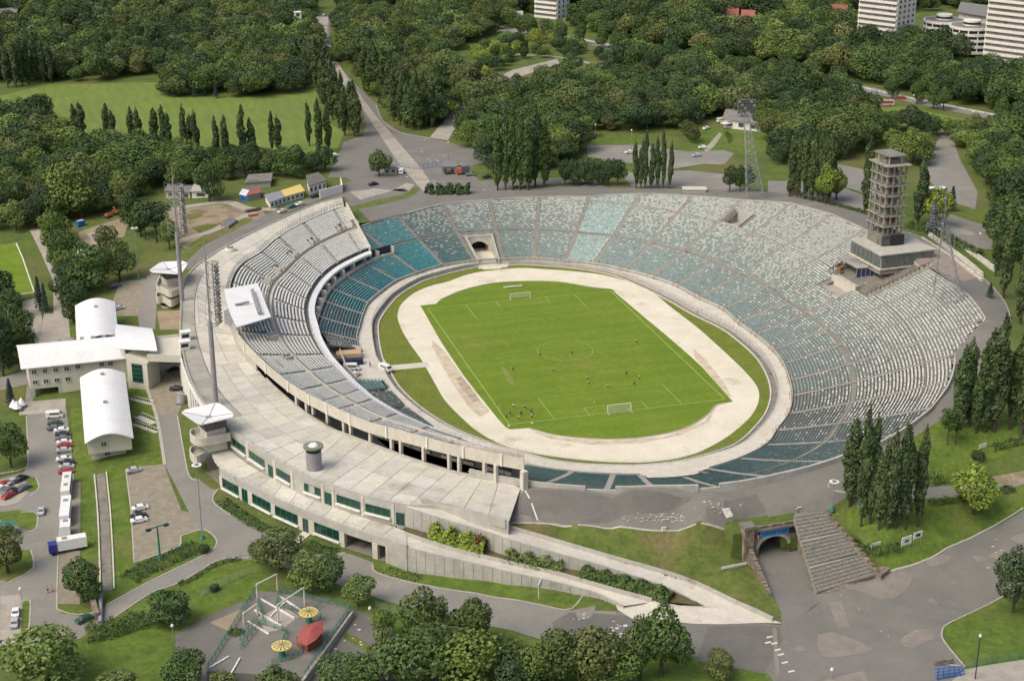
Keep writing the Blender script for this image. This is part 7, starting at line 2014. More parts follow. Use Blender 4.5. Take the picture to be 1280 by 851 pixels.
# pit at the foot of the north pylon
mb = MB(); pq = [bp(8.12,38), bp(8.55,38), bp(8.55,46), bp(8.12,46)]; mb.add([(q.x,q.y,14.2) for q in pq], [(0,1,2,3)]); mb.build('pylon_pit', M['path'], bowl)
mb = MB(); mb.wall([q.xy for q in pq], .3, 14, [q.z+.6 for q in pq], True); mb.build('pit_kerb', M['conc'], bowl)
# rusty worn patch of missing seats on the east stand
# terraced seat beds east of the tower
tb = thing('terraced_beds', 'long pale concrete bench terraces with grass between them east of the judges tower', 'terraces', at(1190,318,23))
A0, A1 = (1152,298), (1228,352); B0, B1 = (1172,287), (1248,336)
for k in range(5):
    f_ = k/4; p = g(A0[0]+(B0[0]-A0[0])*f_+(k%2)*4, A0[1]+(B0[1]-A0[1])*f_); q = g(A1[0]+(B1[0]-A1[0])*f_-(k%3)*5, A1[1]+(B1[1]-A1[1])*f_)
    L = resample([p, q], 6)
    for a, b in zip(L, L[1:]):
        mb = MB(); za_ = hz(a.x,a.y); d = (b-a).normalized()*.15; mb.wall([(a+d).xy, (b-d).xy], .9, za_-.5, za_+.7); mb.build('bench_block', M['conc_light'], tb)
mb = MB(); P = at(1155,285,23)
for k in range(6):
    q = g(1166+k*5.2, 301+k*2.6); mb = MB(); mb.cyl(q, offz(q, 7), .12, 5); mb.cyl(offz(q,7), offz(q,7)+Vector((1.6,-.6,0)), .1, 4); mb.build('flag_post', M['steel'], tb)
# small grey block house on the rim between the blocks
P = g(992,243); t = thing('rim_blockhouse', 'small dark concrete blockhouse on the north-east rim', 'hut', P)
mb = MB(); mb.box((P.x,P.y,P.z+1.6), (5,4,3.2), -.5); mb.build('block', M['conc_dark'], t); mb = MB(); mb.box((P.x,P.y,P.z+3.3), (5.6,4.6,.3), -.5); mb.build('roof', M['grey_roof'], t)
P = g(868,240); t = thing('concrete_plinth', 'low pale concrete ramp head on the north rim', 'plinth', P)
mb = MB(); mb.box((P.x,P.y,P.z+.7), (9,4,1.4), -.3); mb.build('block', M['conc'], t); mb = MB(); mb.box((P.x,P.y,P.z+1.5), (9.6,4.6,.2), -.3); mb.build('lid', M['conc_light'], t)

# ---------------- vehicles
def car_proto(kind):
    t = thing({'car':'parked_car','van':'van','bus':'bus','truck':'lorry'}[kind], 'x', {'car':'car','van':'van','bus':'bus','truck':'lorry'}[kind])
    if kind == 'car': L, Wd, hb, ht, prof = 4.3, 1.72, .85, 1.42, [(-2.15,.30),(-2.15,.74),(-2.0,.90),(-1.35,.97),(-.75,1.40),(.75,1.42),(1.45,.98),(2.02,.86),(2.15,.6),(2.15,.30)]
    elif kind == 'van': L, Wd, prof = 5.0, 1.95, [(-2.5,.35),(-2.5,1.95),(-2.3,2.1),(1.2,2.12),(1.6,2.0),(2.2,1.2),(2.5,1.0),(2.5,.35)]
    else: L, Wd, prof = 12.0, 2.5, [(-6,.4),(-6,3.0),(-5.8,3.15),(5.7,3.15),(6,2.9),(6,.4)]
    mb = MB(); n = len(prof); hw = Wd/2
    def inset(z): return .16 if kind == 'car' and z > 1.1 else (.05 if z > 1.6 else 0)
    vs = [(x, -hw+inset(z), z) for x, z in prof]+[(x, hw-inset(z), z) for x, z in prof]
    fs = [tuple(range(n)), tuple(range(2*n-1, n-1, -1))]+[(i,(i+1)%n,n+(i+1)%n,n+i) for i in range(n)]
    mb.add(vs, fs); b = mb.build('body', M['paint'], t)
    md = b.modifiers.new('bevel', 'BEVEL'); md.width = .06; md.segments = 2; md.limit_method = 'ANGLE'
    g_ = MB()
    if kind == 'car':
        e_ = .012
        g_.add([(-1.30,-hw+.14,1.0),(-.78,-hw+.24,1.36),(-.78,hw-.24,1.36),(-1.30,hw-.14,1.0)], [(0,1,2,3)]); g_.v = [(x-.03,y,z+.03) for x,y,z in g_.v]; g_.build('rear_window', M['glass'], t)
        g_ = MB(); g_.add([(.80,-hw+.24,1.38),(1.42,-hw+.14,1.02),(1.42,hw-.14,1.02),(.80,hw-.24,1.38)], [(0,1,2,3)]); g_.v = [(x+.03,y,z+.03) for x,y,z in g_.v]; g_.build('windscreen', M['glass'], t)
        for s_ in (-1,1):
            g_ = MB(); y0, y1 = s_*(hw+.005), s_*(hw-.15); g_.add([(-1.15,y0,1.0),(1.2,y0,1.0),(.72,y1,1.35),(-.72,y1,1.35)], [(0,1,2,3)]); g_.build('side_window', M['glass'], t)
            g_ = MB(); g_.box((2.13,s_*.6,.66),(.08,.36,.16)); g_.build('headlight', M['whitewash'], t); g_ = MB(); g_.box((-2.14,s_*.62,.76),(.06,.3,.14)); g_.build('tail_light', M['red'], t)
    elif kind == 'van':
        g_.add([(1.62,-hw+.15,1.95),(2.18,-hw+.12,1.25),(2.18,hw-.12,1.25),(1.62,hw-.15,1.95)], [(0,1,2,3)]); g_.v = [(x+.03,y,z+.03) for x,y,z in g_.v]; g_.build('windscreen', M['glass'], t)
        for s_ in (-1,1):
            g_ = MB(); g_.box((.1,s_*(hw-.0),1.55),(3.0,.04,.5)); g_.build('side_window', M['glass'], t); g_ = MB(); g_.box((2.48,s_*.7,.8),(.08,.36,.2)); g_.build('headlight', M['whitewash'], t)
        g_ = MB(); g_.box((-2.5,0,1.55),(.04,1.4,.5)); g_.build('rear_window', M['glass'], t)
    elif kind == 'bus':
        for s_ in (-1,1):
            for k in range(7): g_ = MB(); g_.box((-4.9+k*1.55,s_*(hw),2.15),(1.4,.05,.9)); g_.build('side_window', M['glass'], t)
        g_ = MB(); g_.box((6.0,0,2.0),(.05,2.2,1.3)); g_.build('windscreen', M['glass'], t); g_ = MB(); g_.box((-2.5,0,3.2),(1.4,1.0,.16)); g_.build('roof_hatch', M['steel'], t); g_ = MB(); g_.box((2.5,0,3.2),(1.4,1.0,.16)); g_.build('roof_hatch', M['steel'], t)
    wr_ = .32 if kind == 'car' else (.36 if kind == 'van' else .5); wx_ = L*.31
    for x in (-wx_, wx_):
        for s_ in (-1,1):
            g_ = MB(); g_.cyl((x,s_*(hw-.2),wr_),(x,s_*(hw+.02),wr_),wr_,12); w__ = g_.build('wheel', M['black'], t)
            g_ = MB(); g_.cyl((x,s_*(hw-.05),wr_),(x,s_*(hw+.035),wr_),wr_*.55,8); r__ = g_.build('rim', M['steel'], None); off_ = r__.location.copy()
            for v in r__.data.vertices: v.co += off_
            r__.location = (0,0,0); r__.parent = w__
    return t
PR = {k: car_proto(k) for k in ('car','van','bus')}
USED = set()
def vehicle(kind, px, py, head, color, label, group=None, z=None, scale=None):
    P = g(px, py, .1) if z is None else at(px, py, z); r0 = PR[kind]
    if kind not in USED:
        USED.add(kind); r0.location = P; r0.rotation_euler = (0,0,head); r0['label'] = label
        if group: r0['group'] = group
        for c in r0.children:
            if c.name.split('.')[0] == 'body': c.color = (*color, 1)
        if scale: r0.scale = scale
        return r0
    return dup(r0, P, head, label, group, color, scale, ('body',))
WH, SI, BK, RD, DG, GRY, BL = (.75,.75,.73), (.42,.44,.46), (.02,.02,.022), (.35,.03,.03), (.03,.09,.06), (.14,.15,.17), (.04,.07,.2)
PG = 'cars in the row beside the office lawn'
hh = .22
for (k, x, y, c, lb) in [('van',68.5,522,WH,'white van at the top of the car row beside the office'),('car',69,531,DG,'dark green car below the white van in the office row'),('car',68,537,GRY,'grey car third from the top of the office row'),('car',77,540,WH,'white car fourth from the top of the office row'),('car',79,545,BK,'black car under the white one in the office row'),('car',79,550,GRY,'dark grey car in the middle of the office row'),
    ('car',80.5,555,WH,'white car above the dark red one in the office row'),('car',82,559,RD,'dark red car in the middle of the office row'),('car',80,565,SI,'silver car just above the gap of the office row'),('car',80,576,WH,'white car just below the gap of the office row'),('car',85,580,BK,'black car below the gap of the office row'),('car',83.5,585.5,SI,'silver car next above the lowest red car of the office row'),('car',83,591.5,RD,'bright red car at the bottom of the office row')]:
    vehicle(k, x, y, hh-.3, c, lb, PG)
for (x, y, c, lb, h_) in [(5,608,RD,'dark red car, top left of the tilted double row of parked cars',.75),(16,604,SI,'silver car in the upper line of the tilted double row',.75),(26,600.5,BK,'black car at the upper right of the tilted double row',.75),(11,615,GRY,'grey car in the lower line of the tilted double row',-2.4),(18,617,BK,'black car in the middle of the lower line of the double row',-2.4),(29.5,612,GRY,'dark grey car at the right end of the double row',-2.4),(11,621.5,RD,'bright red car at the bottom of the double row',-2.4),(1,613,WH,'white car at the left end of the double row',-2.4)]:
    vehicle('car', x, y, h_, c, lb, 'cars in the tilted double row at the left edge')
vehicle('car',167.5,590,.15,SI,'silver car at the top of the paved car park'); vehicle('car',175.5,637,.15,WH,'white car furthest right of the three on the paved car park'); vehicle('car',174,647,.1,BK,'black car between the two white ones on the paved car park'); vehicle('car',174,652.5,.1,WH,'white car below the black one on the paved car park')
vehicle('car',52,641,1.45,SI,'silver car driving up the car park road'); vehicle('car',20,768,1.5,WH,'white car on the pale bay at the bottom left'); vehicle('car',18.5,781,1.5,SI,'silver car behind the white one on the pale bay'); vehicle('car',106,776,.5,DG,'dark green car waiting by the gate barrier')
vehicle('car',148,387,.1,SI,'silver car beside the north wing'); vehicle('van',104,321,-1.0,WH,'white van under the trees by the park path'); vehicle('car',145,359,.2,GRY,'grey car at the paver lot under the trees')
vehicle('car',216,463,.3,BK,'black car parked under the footbridge'); vehicle('car',221,488,-.35,BK,'black car beside the tilted white drum in the yard')
vehicle('bus',84,614,1.50,(.72,.72,.66),'white coach parked at the top of the bus bay'); 
vehicle('car',353,266,.55,(.6,.55,.4),'beige car, lowest of the three by the yellow hut'); vehicle('car',364.5,260,.55,(.05,.16,.15),'teal car in the middle of the three by the yellow hut'); vehicle('car',375,257,.55,WH,'white car, topmost of the three by the yellow hut'); vehicle('car',393.5,247,.4,BK,'black car by the white walled yard'); vehicle('car',466.5,232,.35,BK,'black car crossing the north forecourt')
vehicle('van',502,217,1.2,WH,'white van next to the kiosk on the north forecourt'); vehicle('van',560,209,.1,WH,'white minibus by the blue gate'); vehicle('car',576,209,.1,(.3,.45,.35),'pale green car right of the blue gate'); vehicle('car',562,218,-.2,BK,'dark car in front of the gate kiosk'); vehicle('car',588,220,-.3,GRY,'dark grey car behind the red cab'); vehicle('car',609,223,-.1,BK,'black car at the right of the north forecourt'); vehicle('car',418,196,.2,WH,'white car at the left edge of the north forecourt'); vehicle('car',405.5,20,1.2,SI,'silver car at the far end of the central path')
vehicle('car',497,212.5,.1,WH,'white car under the single forecourt tree')
vehicle('car',787,192,.1,WH,'white car on the outer road behind the slender poplars'); vehicle('car',879,186,-.1,WH,'white car at the foot of the curved outer path'); vehicle('car',883,162,.5,WH,'white car on the outer lawn path'); vehicle('van',902,153,.2,WH,'white van beside the white house'); vehicle('car',871,196,.0,SI,'silver car under the bare tree by the outer road')
vehicle('car',1092,116,-.3,SI,'silver car on the avenue'); vehicle('car',1127,124,-.3,(.45,.06,.03),'red car on the avenue'); vehicle('car',728,53,-.25,BL,'dark blue car on the avenue'); vehicle('bus',1102,133,-.28,(.6,.3,.3),'red and white bus stopped below the avenue'); vehicle('bus',1166,243,-.25,WH,'white coach by the two dark spruces', scale=(.8,.9,.9))
vehicle('van',637,820,.05,(.5,.55,.55),'silver green van half hidden by trees at the bottom')
vehicle('car',503-60,470,.5,WH,'white car in the service yard', z=1.5); vehicle('van',440,462,-.3,(.75,.75,.7),'white box van reversing in the service yard', z=1.5); vehicle('van',482,463,-1.1,WH,'white van parked at the end of the crossing path', z=.4)
vehicle('car',457,450.5,.1,BK,'dark blue car by the tan awning', z=1.5) if False else None
# box lorries in the bus bay
def lorry(label, P, head, boxL, cab, cabcol=WH, boxcol=(.75,.75,.72)):
    t = thing('lorry', label, 'lorry', P); t.rotation_euler = (0,0,head)
    def b(nm, c, s, m, col=None):
        mb = MB(); mb.box(c, s); o = mb.build(nm, M[m], None, color=col); of = o.location.copy()
        for v in o.data.vertices: v.co += of
        o.location = (0,0,0); o.parent = t
    b('box_body', (0,0,2.25), (boxL,2.5,2.7), 'paint', boxcol); b('chassis', (0,0,.75), (boxL*.96,1.6,.35), 'black')
    if cab: b('cab', (boxL/2+1.2,0,1.7), (2.0,2.4,2.3), 'paint', cabcol); b('windscreen', (boxL/2+2.21,0,2.1), (.04,2.1,.9), 'glass'); b('grille', (boxL/2+2.22,0,1.1), (.04,1.4,.5), 'dark')
    for x in (-boxL*.35, -boxL*.2)+((boxL/2+1.2,) if cab else (boxL*.3,)):
        for s_ in (-1,1):
            mb = MB(); mb.cyl((x,s_*.95,.5),(x,s_*1.25,.5),.5,12); o = mb.build('wheel', M['black'], None); of = o.location.copy()
            for v in o.data.vertices: v.co += of
            o.location = (0,0,0); o.parent = t
    b('roof_unit', (boxL*.25,0,3.68), (1.2,1.2,.18), 'steel')
lorry('white box trailer standing below the coach in the bus bay', g(83,647), 1.50, 12, False); lorry('short white box trailer below the long one in the bus bay', g(83,669), 1.50, 4.5, False)
lorry('lorry with a blue cab and white box turned across the bus bay', g(91,687), 3.25, 7.0, True, (.03,.04,.25))
lorry('small flatbed lorry with a red cab on the north forecourt', g(582,218), 2.9, 3.5, True, (.5,.08,.04), (.08,.08,.09))
# excavators on the bare ground
for (x, y, h_, lb) in ((136,272,.6,'orange excavator on the bare ground, left one'),(146,268,2.0,'orange excavator on the bare ground, right one')):
    P = g(x, y); t = thing('excavator', lb, 'excavator', P, h_, 'orange excavators on the bare ground'); t.scale = (.75,.75,.75)
    def b(nm, c, s, m, rz=0, tilt=None):
        mb = MB(); mb.box(c, s, rz, tilt); o = mb.build(nm, m, None); of = o.location.copy()
        for v in o.data.vertices: v.co += of
        o.location = (0,0,0); o.parent = t
    og = M.setdefault('orange', mat('orange paint', (.42,.15,.05), (.34,.12,.04), 1))
    for s_ in (-1,1): b('track', (0,s_*1.1,.45), (3.6,.5,.85), M['black'])
    b('house', (-.5,0,1.6), (2.6,2.3,1.2), og); b('cab', (.6,.6,1.9), (1.2,.9,1.7), M['glass']); b('boom', (2.0,-.2,2.6), (3.2,.35,.4), og, 0, Matrix.Rotation(-.6,3,'Y')); b('arm', (3.7,-.2,2.4), (.3,.3,2.6), og, 0, Matrix.Rotation(.3,3,'Y')); b('bucket', (3.6,-.2,.9), (.9,.8,.8), M['black'])

# ---------------- lamps and signs
def disc_lamp(px, py, h_px, label, green=True):
    P = g(px, py); H_ = h_px*mpp(P)*1.06; t = thing('street_lamp', label, 'street lamp', P, group='lamps with round disc heads')
    mb = MB(); mb.cyl(P, offz(P, H_), .16, 8, .1); mb.build('lamp_post', M['steel'], t)
    mb = MB(); mb.cyl(offz(P,H_-.25), offz(P,H_), 1.15, 20, 1.25); mb.build('lamp_disc', M['whitewash'], t); mb = MB(); mb.cyl(offz(P,H_), offz(P,H_+.2), .55, 14); mb.build('lamp_cap', M['conc_dark'], t)
    mb = MB(); mb.cyl(P, offz(P, 1.0), .7, 10, .3); mb.build('lamp_base', M['green_paint'], t)
disc_lamp(253, 673, 96, 'tall lamp with white disc head on the traffic lawn'); disc_lamp(173.5, 350, 64, 'tall lamp with white disc head beside the paver lot'); disc_lamp(1040, 638, 38, 'short lamp with white head at the top of the great stair')
def small_lamp(px, py, h_px, label, m='steel', arm=True):
    P = g(px, py); H_ = h_px*mpp(P)*1.06; t = thing('street_lamp', label, 'street lamp', P, group='small street lamps')
    mb = MB(); mb.cyl(P, offz(P, H_), .1, 6, .07); mb.build('lamp_post', M[m], t); mb = MB(); mb.cyl(offz(P,H_-.1), offz(P,H_+.35), .4, 10, .25); mb.build('lamp_head', M['whitewash'] if m != 'navy' else M['navy'], t)
for a in ((217,802,22,'small white globe lamp on the south lawn'),(463,782,24,'small white globe lamp at the fairground corner'),(28,758,24,'dark twin lamp by the pale bay'),(1039,849,14,'dark lamp post at the bottom edge of the plaza'),(561,203,24,'lamp post behind the blue gate'),(789,190,26,'lamp post on the outer road'),(744,177,20,'lamp post on the outer lawn'),(705,52,26,'lamp post on the avenue, left one'),(683,46,20,'lamp post on the avenue, second one'),(1214,165,24,'lamp post beside the avenue at the right'),(1141,136,16,'lamp post below the avenue'),(1224,306,14,'lamp post on the grey east road')): small_lamp(*a)
P = g(1219,848); t = thing('street_lamp', 'tall blue lamp post by the fence in the bottom right corner', 'street lamp', P)
mb = MB(); mb.cyl(P, offz(P, 10.5), .14, 6, .09); mb.build('lamp_post', M['navy'], t); mb = MB(); mb.cyl(offz(P,10.4), offz(P,10.9), .35, 10, .2); mb.build('lamp_head', M['whitewash'], t)
P = g(200,697); H_ = 8.6; t = thing('floodlight_post', 'green T-shaped floodlight post on the traffic lawn', 'floodlight', P)
mb = MB(); mb.cyl(P, offz(P, H_), .28, 8, .2); mb.build('post', M['green_paint'], t); mb = MB(); mb.cyl(offz(P,0), offz(P,.6), 1.1, 8, .4); mb.build('post_base', M['green_paint'], t)
mb = MB(); mb.box((P.x,P.y,P.z+H_), (5.2,.25,.25), .35); mb.build('cross_arm', M['green_paint'], t)
for s_ in (-1,1):
    mb = MB(); mb.box((P.x+s_*2.3*math.cos(.35),P.y+s_*2.3*math.sin(.35),P.z+H_-.2), (1.2,.8,.5), .35); mb.build('lamp_head', M['dark'], t)
def board(px, py, w_, h_, lift, label, m='whitewash', rz=.25, mark=None):
    P = g(px, py); t = thing('sign_board', label, 'sign', P)
    mb = MB(); mb.box((P.x,P.y,P.z+lift+h_/2), (w_,.15,h_), rz); mb.build('board', M[m], t)
    for s_ in (-.42,.42):
        mb = MB(); mb.cyl((P.x+s_*w_*math.cos(rz),P.y+s_*w_*math.sin(rz)+.15,P.z-.2),(P.x+s_*w_*math.cos(rz),P.y+s_*w_*math.sin(rz)+.15,P.z+lift+h_),.08,5); mb.build('board_post', M['steel'], t)
    if mark: mb = MB(); mb.box((P.x-.0,P.y-.10,P.z+lift+h_*.5), (w_*mark[0],.06,h_*mark[1]), rz); mb.build('printed_mark', M[mark[2]], t)
board(1132,688,3.2,2.3,1.6,'white information board with small picture beside the road, left of the pair',mark=(.4,.3,'green_paint')); board(1146,683,2.8,1.7,2.4,'white information board with dark oval, right of the pair','whitewash',.25,(.5,.45,'dark'))
board(1094,685,3.2,.9,.6,'low white plate behind the shrubs on the east lawn'); board(1228,561,2.6,1.1,.4,'white bench-like plate on the slope east of the rim'); board(910,711,3.6,.6,.3,'long white plate on the grass bank, left half','whitewash',.12); board(925,708,3.4,.6,.3,'long white plate on the grass bank, right half','whitewash',.12)
P = g(673,748); t = thing('sign_board', 'small tilted white road sign on the verge below the ramp wall', 'sign', P)
mb = MB(); mb.cyl(P, offz(P,3.6), .1, 5); mb.build('board_post', M['whitewash'], t); mb = MB(); mb.box((P.x+.4,P.y,P.z+4.0), (2.4,.15,1.4), .9, Matrix.Rotation(-.35,3,'Y')); mb.build('board', M['whitewash'], t)
P = g(830,663); t = thing('marker_box', 'small white box at the promenade edge above the bank', 'box', P); mb = MB(); mb.box((P.x,P.y,P.z+.45), (1.0,.7,.9)); mb.build('box', M['whitewash'], t); mb = MB(); mb.box((P.x,P.y,P.z+.93), (1.1,.8,.08)); mb.build('lid', M['conc'], t)
board(648,30,6,4.2,4,'large white hoarding beside the avenue at the top','whitewash',-.3)
# tilted drum in the yard
P = g(226,504); t = thing('steel_drum', 'big tilted galvanised drum in the podium yard', 'drum', P)
mb = MB(); mb.cyl(offz(P,0), P+Vector((.5,.6,2.6)), 1.6, 20, 1.4); mb.build('shell', M['steel'], t); mb = MB(); mb.cyl(P+Vector((.5,.6,2.6)), P+Vector((.55,.66,2.75)), 1.45, 20, 1.2); mb.build('rim', M['whitewash'], t)
# barrier gate at the road end
P = g(125,769); t = thing('road_barrier', 'grey pipe culvert head and barrier across the end of the drainage channel', 'barrier', P)
mb = MB(); mb.box((P.x-1,P.y+2,P.z+1.0), (1.2,8,2.0), .1); mb.build('head_wall', M['stone'], t); mb = MB(); mb.cyl((P.x,P.y-4,P.z+.6),(P.x+.6,P.y+8,P.z+1.5),.5,10); mb.build('pipe', M['mast'], t)
# ---------------- buildings beyond
def hut(name, label, quad, h_, wallm, roofm, wins=0, over=.3, pitch=0, cat_='hut', group=None):
    """quad: four ground corners (survey), front-left, front-right, back-right, back-left"""
    Q = [g(*q) for q in quad]; z = min(q.z for q in Q); c = sum(Q, Vector())/4; t = thing(name, label, cat_, (c.x,c.y,z), group=group)
    mb = MB(); mb.prism([(q.x,q.y) for q in Q], z-.5, z+h_); mb.build('wall', M[wallm], t)
    R_ = [c.lerp(q, 1+over*.35) for q in Q]; mb = MB()
    if pitch:
        a, b = R_[0].lerp(R_[3],.5), R_[1].lerp(R_[2],.5)
        vs = [(q.x,q.y,z+h_) for q in R_]+[(a.x,a.y,z+h_+pitch),(b.x,b.y,z+h_+pitch)]
        mb.add(vs, [(0,1,5,4),(2,3,4,5),(0,4,3),(1,2,5),(3,2,1,0)])
    else: mb.prism([(q.x,q.y) for q in R_], z+h_, z+h_+.3)
    mb.build('roof', M[roofm], t)
    for k in range(wins):
        p = Q[0].lerp(Q[1], (k+.5)/wins); e_ = (Q[1]-Q[0]).normalized(); n = Vector((e_.y,-e_.x,0)); n = n if n.y < 0 else -n
        mb = MB(); mb.box((p.x+n.x*.06,p.y+n.y*.06,z+h_*.55), ((Q[1]-Q[0]).length/wins*.45,.1,h_*.42), math.atan2(e_.y,e_.x)); mb.build('window', M['glass'], t)
    return t
hut('site_hut','long yellow-ended hut with grey roof, western half, beside the three parked cars',[(338,261),(358,253.5),(353,247),(332,252.5)],2.7,'whitewash','steel',4)
hut('site_hut','white hut with bright yellow roof joined to the grey-roofed one',[(358,253.5),(380,247),(375,239.5),(353,247)],2.7,'whitewash','yellow',4)
hut('site_hut','blue container hut with white roof on the grass west of the yellow hut',[(300,250),(309,252),(313,246),(304,244)],2.4,'blue','white',1)
hut('site_hut','grey container hut with red roof beside the blue one',[(309,252),(326,248),(324,242),(313,245.5)],2.4,'steel','tile_roof',0)
hut('office_hut','white house with dark roof inside the white-walled yard',[(387,244),(408,237),(398,228),(384,232)],4.0,'whitewash','dark_asphalt',4,cat_='house')
mb = MB(); L = [g(400,248), g(428,241), g(426,232)]; mb.wall([q.xy for q in L], .4, [q.z-.5 for q in L], [q.z+3.4 for q in L]); o = mb.build('yard_wall', M['whitewash'], None, 'plain white wall enclosing the yard of the small white house', 'wall')
hut('flat_shed','low grey shed with flat roof at the edge of the bare ground, left one',[(208,248),(238,248),(240,240),(212,240)],3.2,'conc','grey_roof',3); hut('flat_shed','low pale shed with flat roof at the edge of the bare ground, right one',[(240,248),(262,247),(264,238),(244,239)],3.0,'whitewash','conc',1)
hut('flat_shed','ruined grey shed behind the blue container',[(308,237),(338,234),(340,225),(312,228)],3.0,'conc','conc_dark',0); hut('flat_shed','row of pale garage slabs behind the bushes',[(284,222),(320,220),(318,213),(286,214)],2.2,'conc_light','conc',0)
hut('kiosk','small grey kiosk under the single forecourt tree',[(480,219),(496,218),(494,211),(482,212)],3.0,'conc','grey_roof',2); hut('kiosk','blue-grey gate kiosk with flat roof',[(552,218),(570,217),(568,211),(554,211)],3.2,'steel','grey_roof',2)
mb = MB()
for (a, b, m_, lb) in (((486,207),(520,212),'steel','low grey wire fence left of the central path'),((524,212),(555,208),'blue','blue steel gate across the head of the central path')):
    A, B = g(*a), g(*b); t = thing('gate_fence', lb, 'fence', A); L = resample([A,B], 2)
    for q in L: mb = MB(); mb.cyl(q, offz(q, 2.2), .08, 4); mb.build('post', M[m_], t)
    mb = MB()
    for h_ in (.3,1.2,2.1): mb.cyl(offz(A,h_), offz(B,h_), .06, 4)
    mb.build('rail', M[m_], t)
hut('white_house','long white house with grey roof beyond the outer lawn',[(905,160),(962,166),(957,152),(912,148)],4.4,'whitewash','grey_roof',4,pitch=2.0,cat_='house')
mb = MB(); P = g(914,160); t = thing('awning', 'white awning at the left end of the long white house', 'awning', P); mb.box((P.x,P.y,P.z+2.6), (10,4,.3), .2); mb.build('sheet', M['white'], t); 
for s_ in (-1,1): mb = MB(); mb.cyl((P.x+s_*4.4,P.y-1.5,P.z),(P.x+s_*4.4,P.y-1.5,P.z+2.6),.1,5); mb.build('post', M['steel'], t)
for (x, y, w_, lb) in ((915,30,14,'red-roofed house among trees at the top, left one'),(926,28,13,'red-roofed house among trees at the top, middle one'),(934,35,16,'red-roofed house among trees at the top, right one')):
    hut('village_house', lb, [(x-w_/2,y),(x+w_/2,y+1),(x+w_/2+1,y-5),(x-w_/2+1,y-6)], 5,'whitewash','tile_roof',2,pitch=5,cat_='house',group='red-roofed houses at the top')
hut('village_house','long brick-red roofed house left of the apartment tower',[(1028,26),(1058,27),(1056,20),(1030,19)],5,'brick','tile_roof',3,pitch=4,cat_='house')
hut('village_house','pale houses at the top left edge',[(0,24),(20,27),(26,18),(4,14)],6,'conc_light','grey_roof',3,cat_='house'); hut('village_house','white hut under the dark belt at the left edge',[(10,88),(19,86),(20,80),(11,81)],4,'whitewash','whitewash',1,cat_='house')
hut('village_house','small white house hidden behind the east trees',[(1208,106),(1225,108),(1226,100),(1210,99)],5,'whitewash','white',1,cat_='house')
# monument: white open concrete frame
P = g(373,37); t = thing('monument', 'white four-legged concrete monument by the far end of the central path', 'monument', P)
for sx in (-1,1):
    for sy in (-1,1): mb = MB(); mb.cyl((P.x+sx*2.2,P.y+sy*2.2,P.z),(P.x+sx*1.5,P.y+sy*1.5,P.z+11),.55,4); mb.build('leg', M['white'], t)
for h_ in (4,7.5,11): mb = MB(); mb.box((P.x,P.y,P.z+h_), (4.4,4.4,.7)); mb.build('ring_slab', M['white'], t)
# apartment towers
def block(label, px, py, w_, d_, h_, rz, floors, bays, hole=None, roofm='grey_roof', wallm='whitewash'):
    P = g(px, py); t = thing('apartment_block', label, 'apartment block', P)
    ux = Vector((math.cos(rz), math.sin(rz), 0)); uy = Vector((-ux.y, ux.x, 0))
    mb = MB(); mb.box((P.x,P.y,P.z+h_/2), (w_,d_,h_), rz); mb.build('wall', M[wallm], t)
    fh = h_/floors
    # balcony bands on the left face, windows on the right face
    for f_ in range(floors):
        z = P.z+fh*(f_+.5); c = P-uy*(d_/2+.5); mb = MB(); mb.box((c.x,c.y,z-fh*.18), (w_*.98,1.2,fh*.42), rz); mb.build('balcony_band', M['whitewash'], t)
        c = P-uy*(d_/2+.02); mb = MB(); mb.box((c.x,c.y,z+fh*.26), (w_*.96,.1,fh*.42), rz); mb.build('window_band', M['conc_dark'], t)
    for k in range(bays):
        for f_ in range(floors):
            z = P.z+fh*(f_+.5); c = P+ux*(w_/2+.05)+uy*d_*(-.36+.72*k/max(1,bays-1)); mb = MB(); mb.box((c.x,c.y,z+.1), (.12,d_*.09,fh*.5), rz); mb.build('window', M['glass'], t)
    mb = MB(); mb.box((P.x,P.y,P.z+h_+.4), (w_+1,d_+1,.8), rz); mb.build('roof', M[roofm], t)
block('left high white apartment tower with balcony bands at the top right', 1105, 62, 25, 21, 62, -1.02, 20, 4)
block('right high white apartment tower with balcony bands at the right edge', 1266, 90, 26, 22, 88, -1.02, 28, 3)
block('pale apartment block partly visible at the top centre', 690, 22, 18, 14, 32, -.9, 10, 3)
def rotunda(label, cx, cy, r_, lev):
    P = g(cx, cy); t = thing('rotunda_block', label, 'car park building', P, group='round terraced blocks between the apartment towers')
    for f_ in range(lev):
        z = P.z+2+f_*3.3; mb = MB(); mb.cyl((P.x,P.y,z),(P.x,P.y,z+1.5),r_,36); mb.build('white_band', M['whitewash'], t)
        mb = MB(); mb.cyl((P.x,P.y,z+1.5),(P.x,P.y,z+3.3),r_-.8,36); mb.build('window_band', M['dark'], t)
        for k in range(14):
            a = k*2*math.pi/14; x, y = P.x+math.cos(a)*(r_-.5), P.y+math.sin(a)*(r_-.5); mb = MB(); mb.cyl((x,y,z+1.5),(x,y,z+3.3),.4,5); mb.build('pier', M['whitewash'], t)
    zt_ = P.z+2+lev*3.3; mb = MB(); mb.cyl((P.x,P.y,zt_),(P.x,P.y,zt_+1.4),r_,36); mb.build('parapet', M['whitewash'], t); mb = MB(); mb.cyl((P.x,P.y,zt_+1.4),(P.x,P.y,zt_+1.45),r_-1,36); mb.build('roof_deck', M['tile_roof'] if False else M['conc_dark'], t)
    mb = MB(); mb.cyl((P.x,P.y,zt_+1.4),(P.x,P.y,zt_+4.4),r_*.38,24); mb.build('lantern', M['whitewash'], t); mb = MB(); mb.cyl((P.x,P.y,zt_+2.2),(P.x,P.y,zt_+3.4),r_*.385,24); mb.build('lantern_glazing', M['dark'], t)
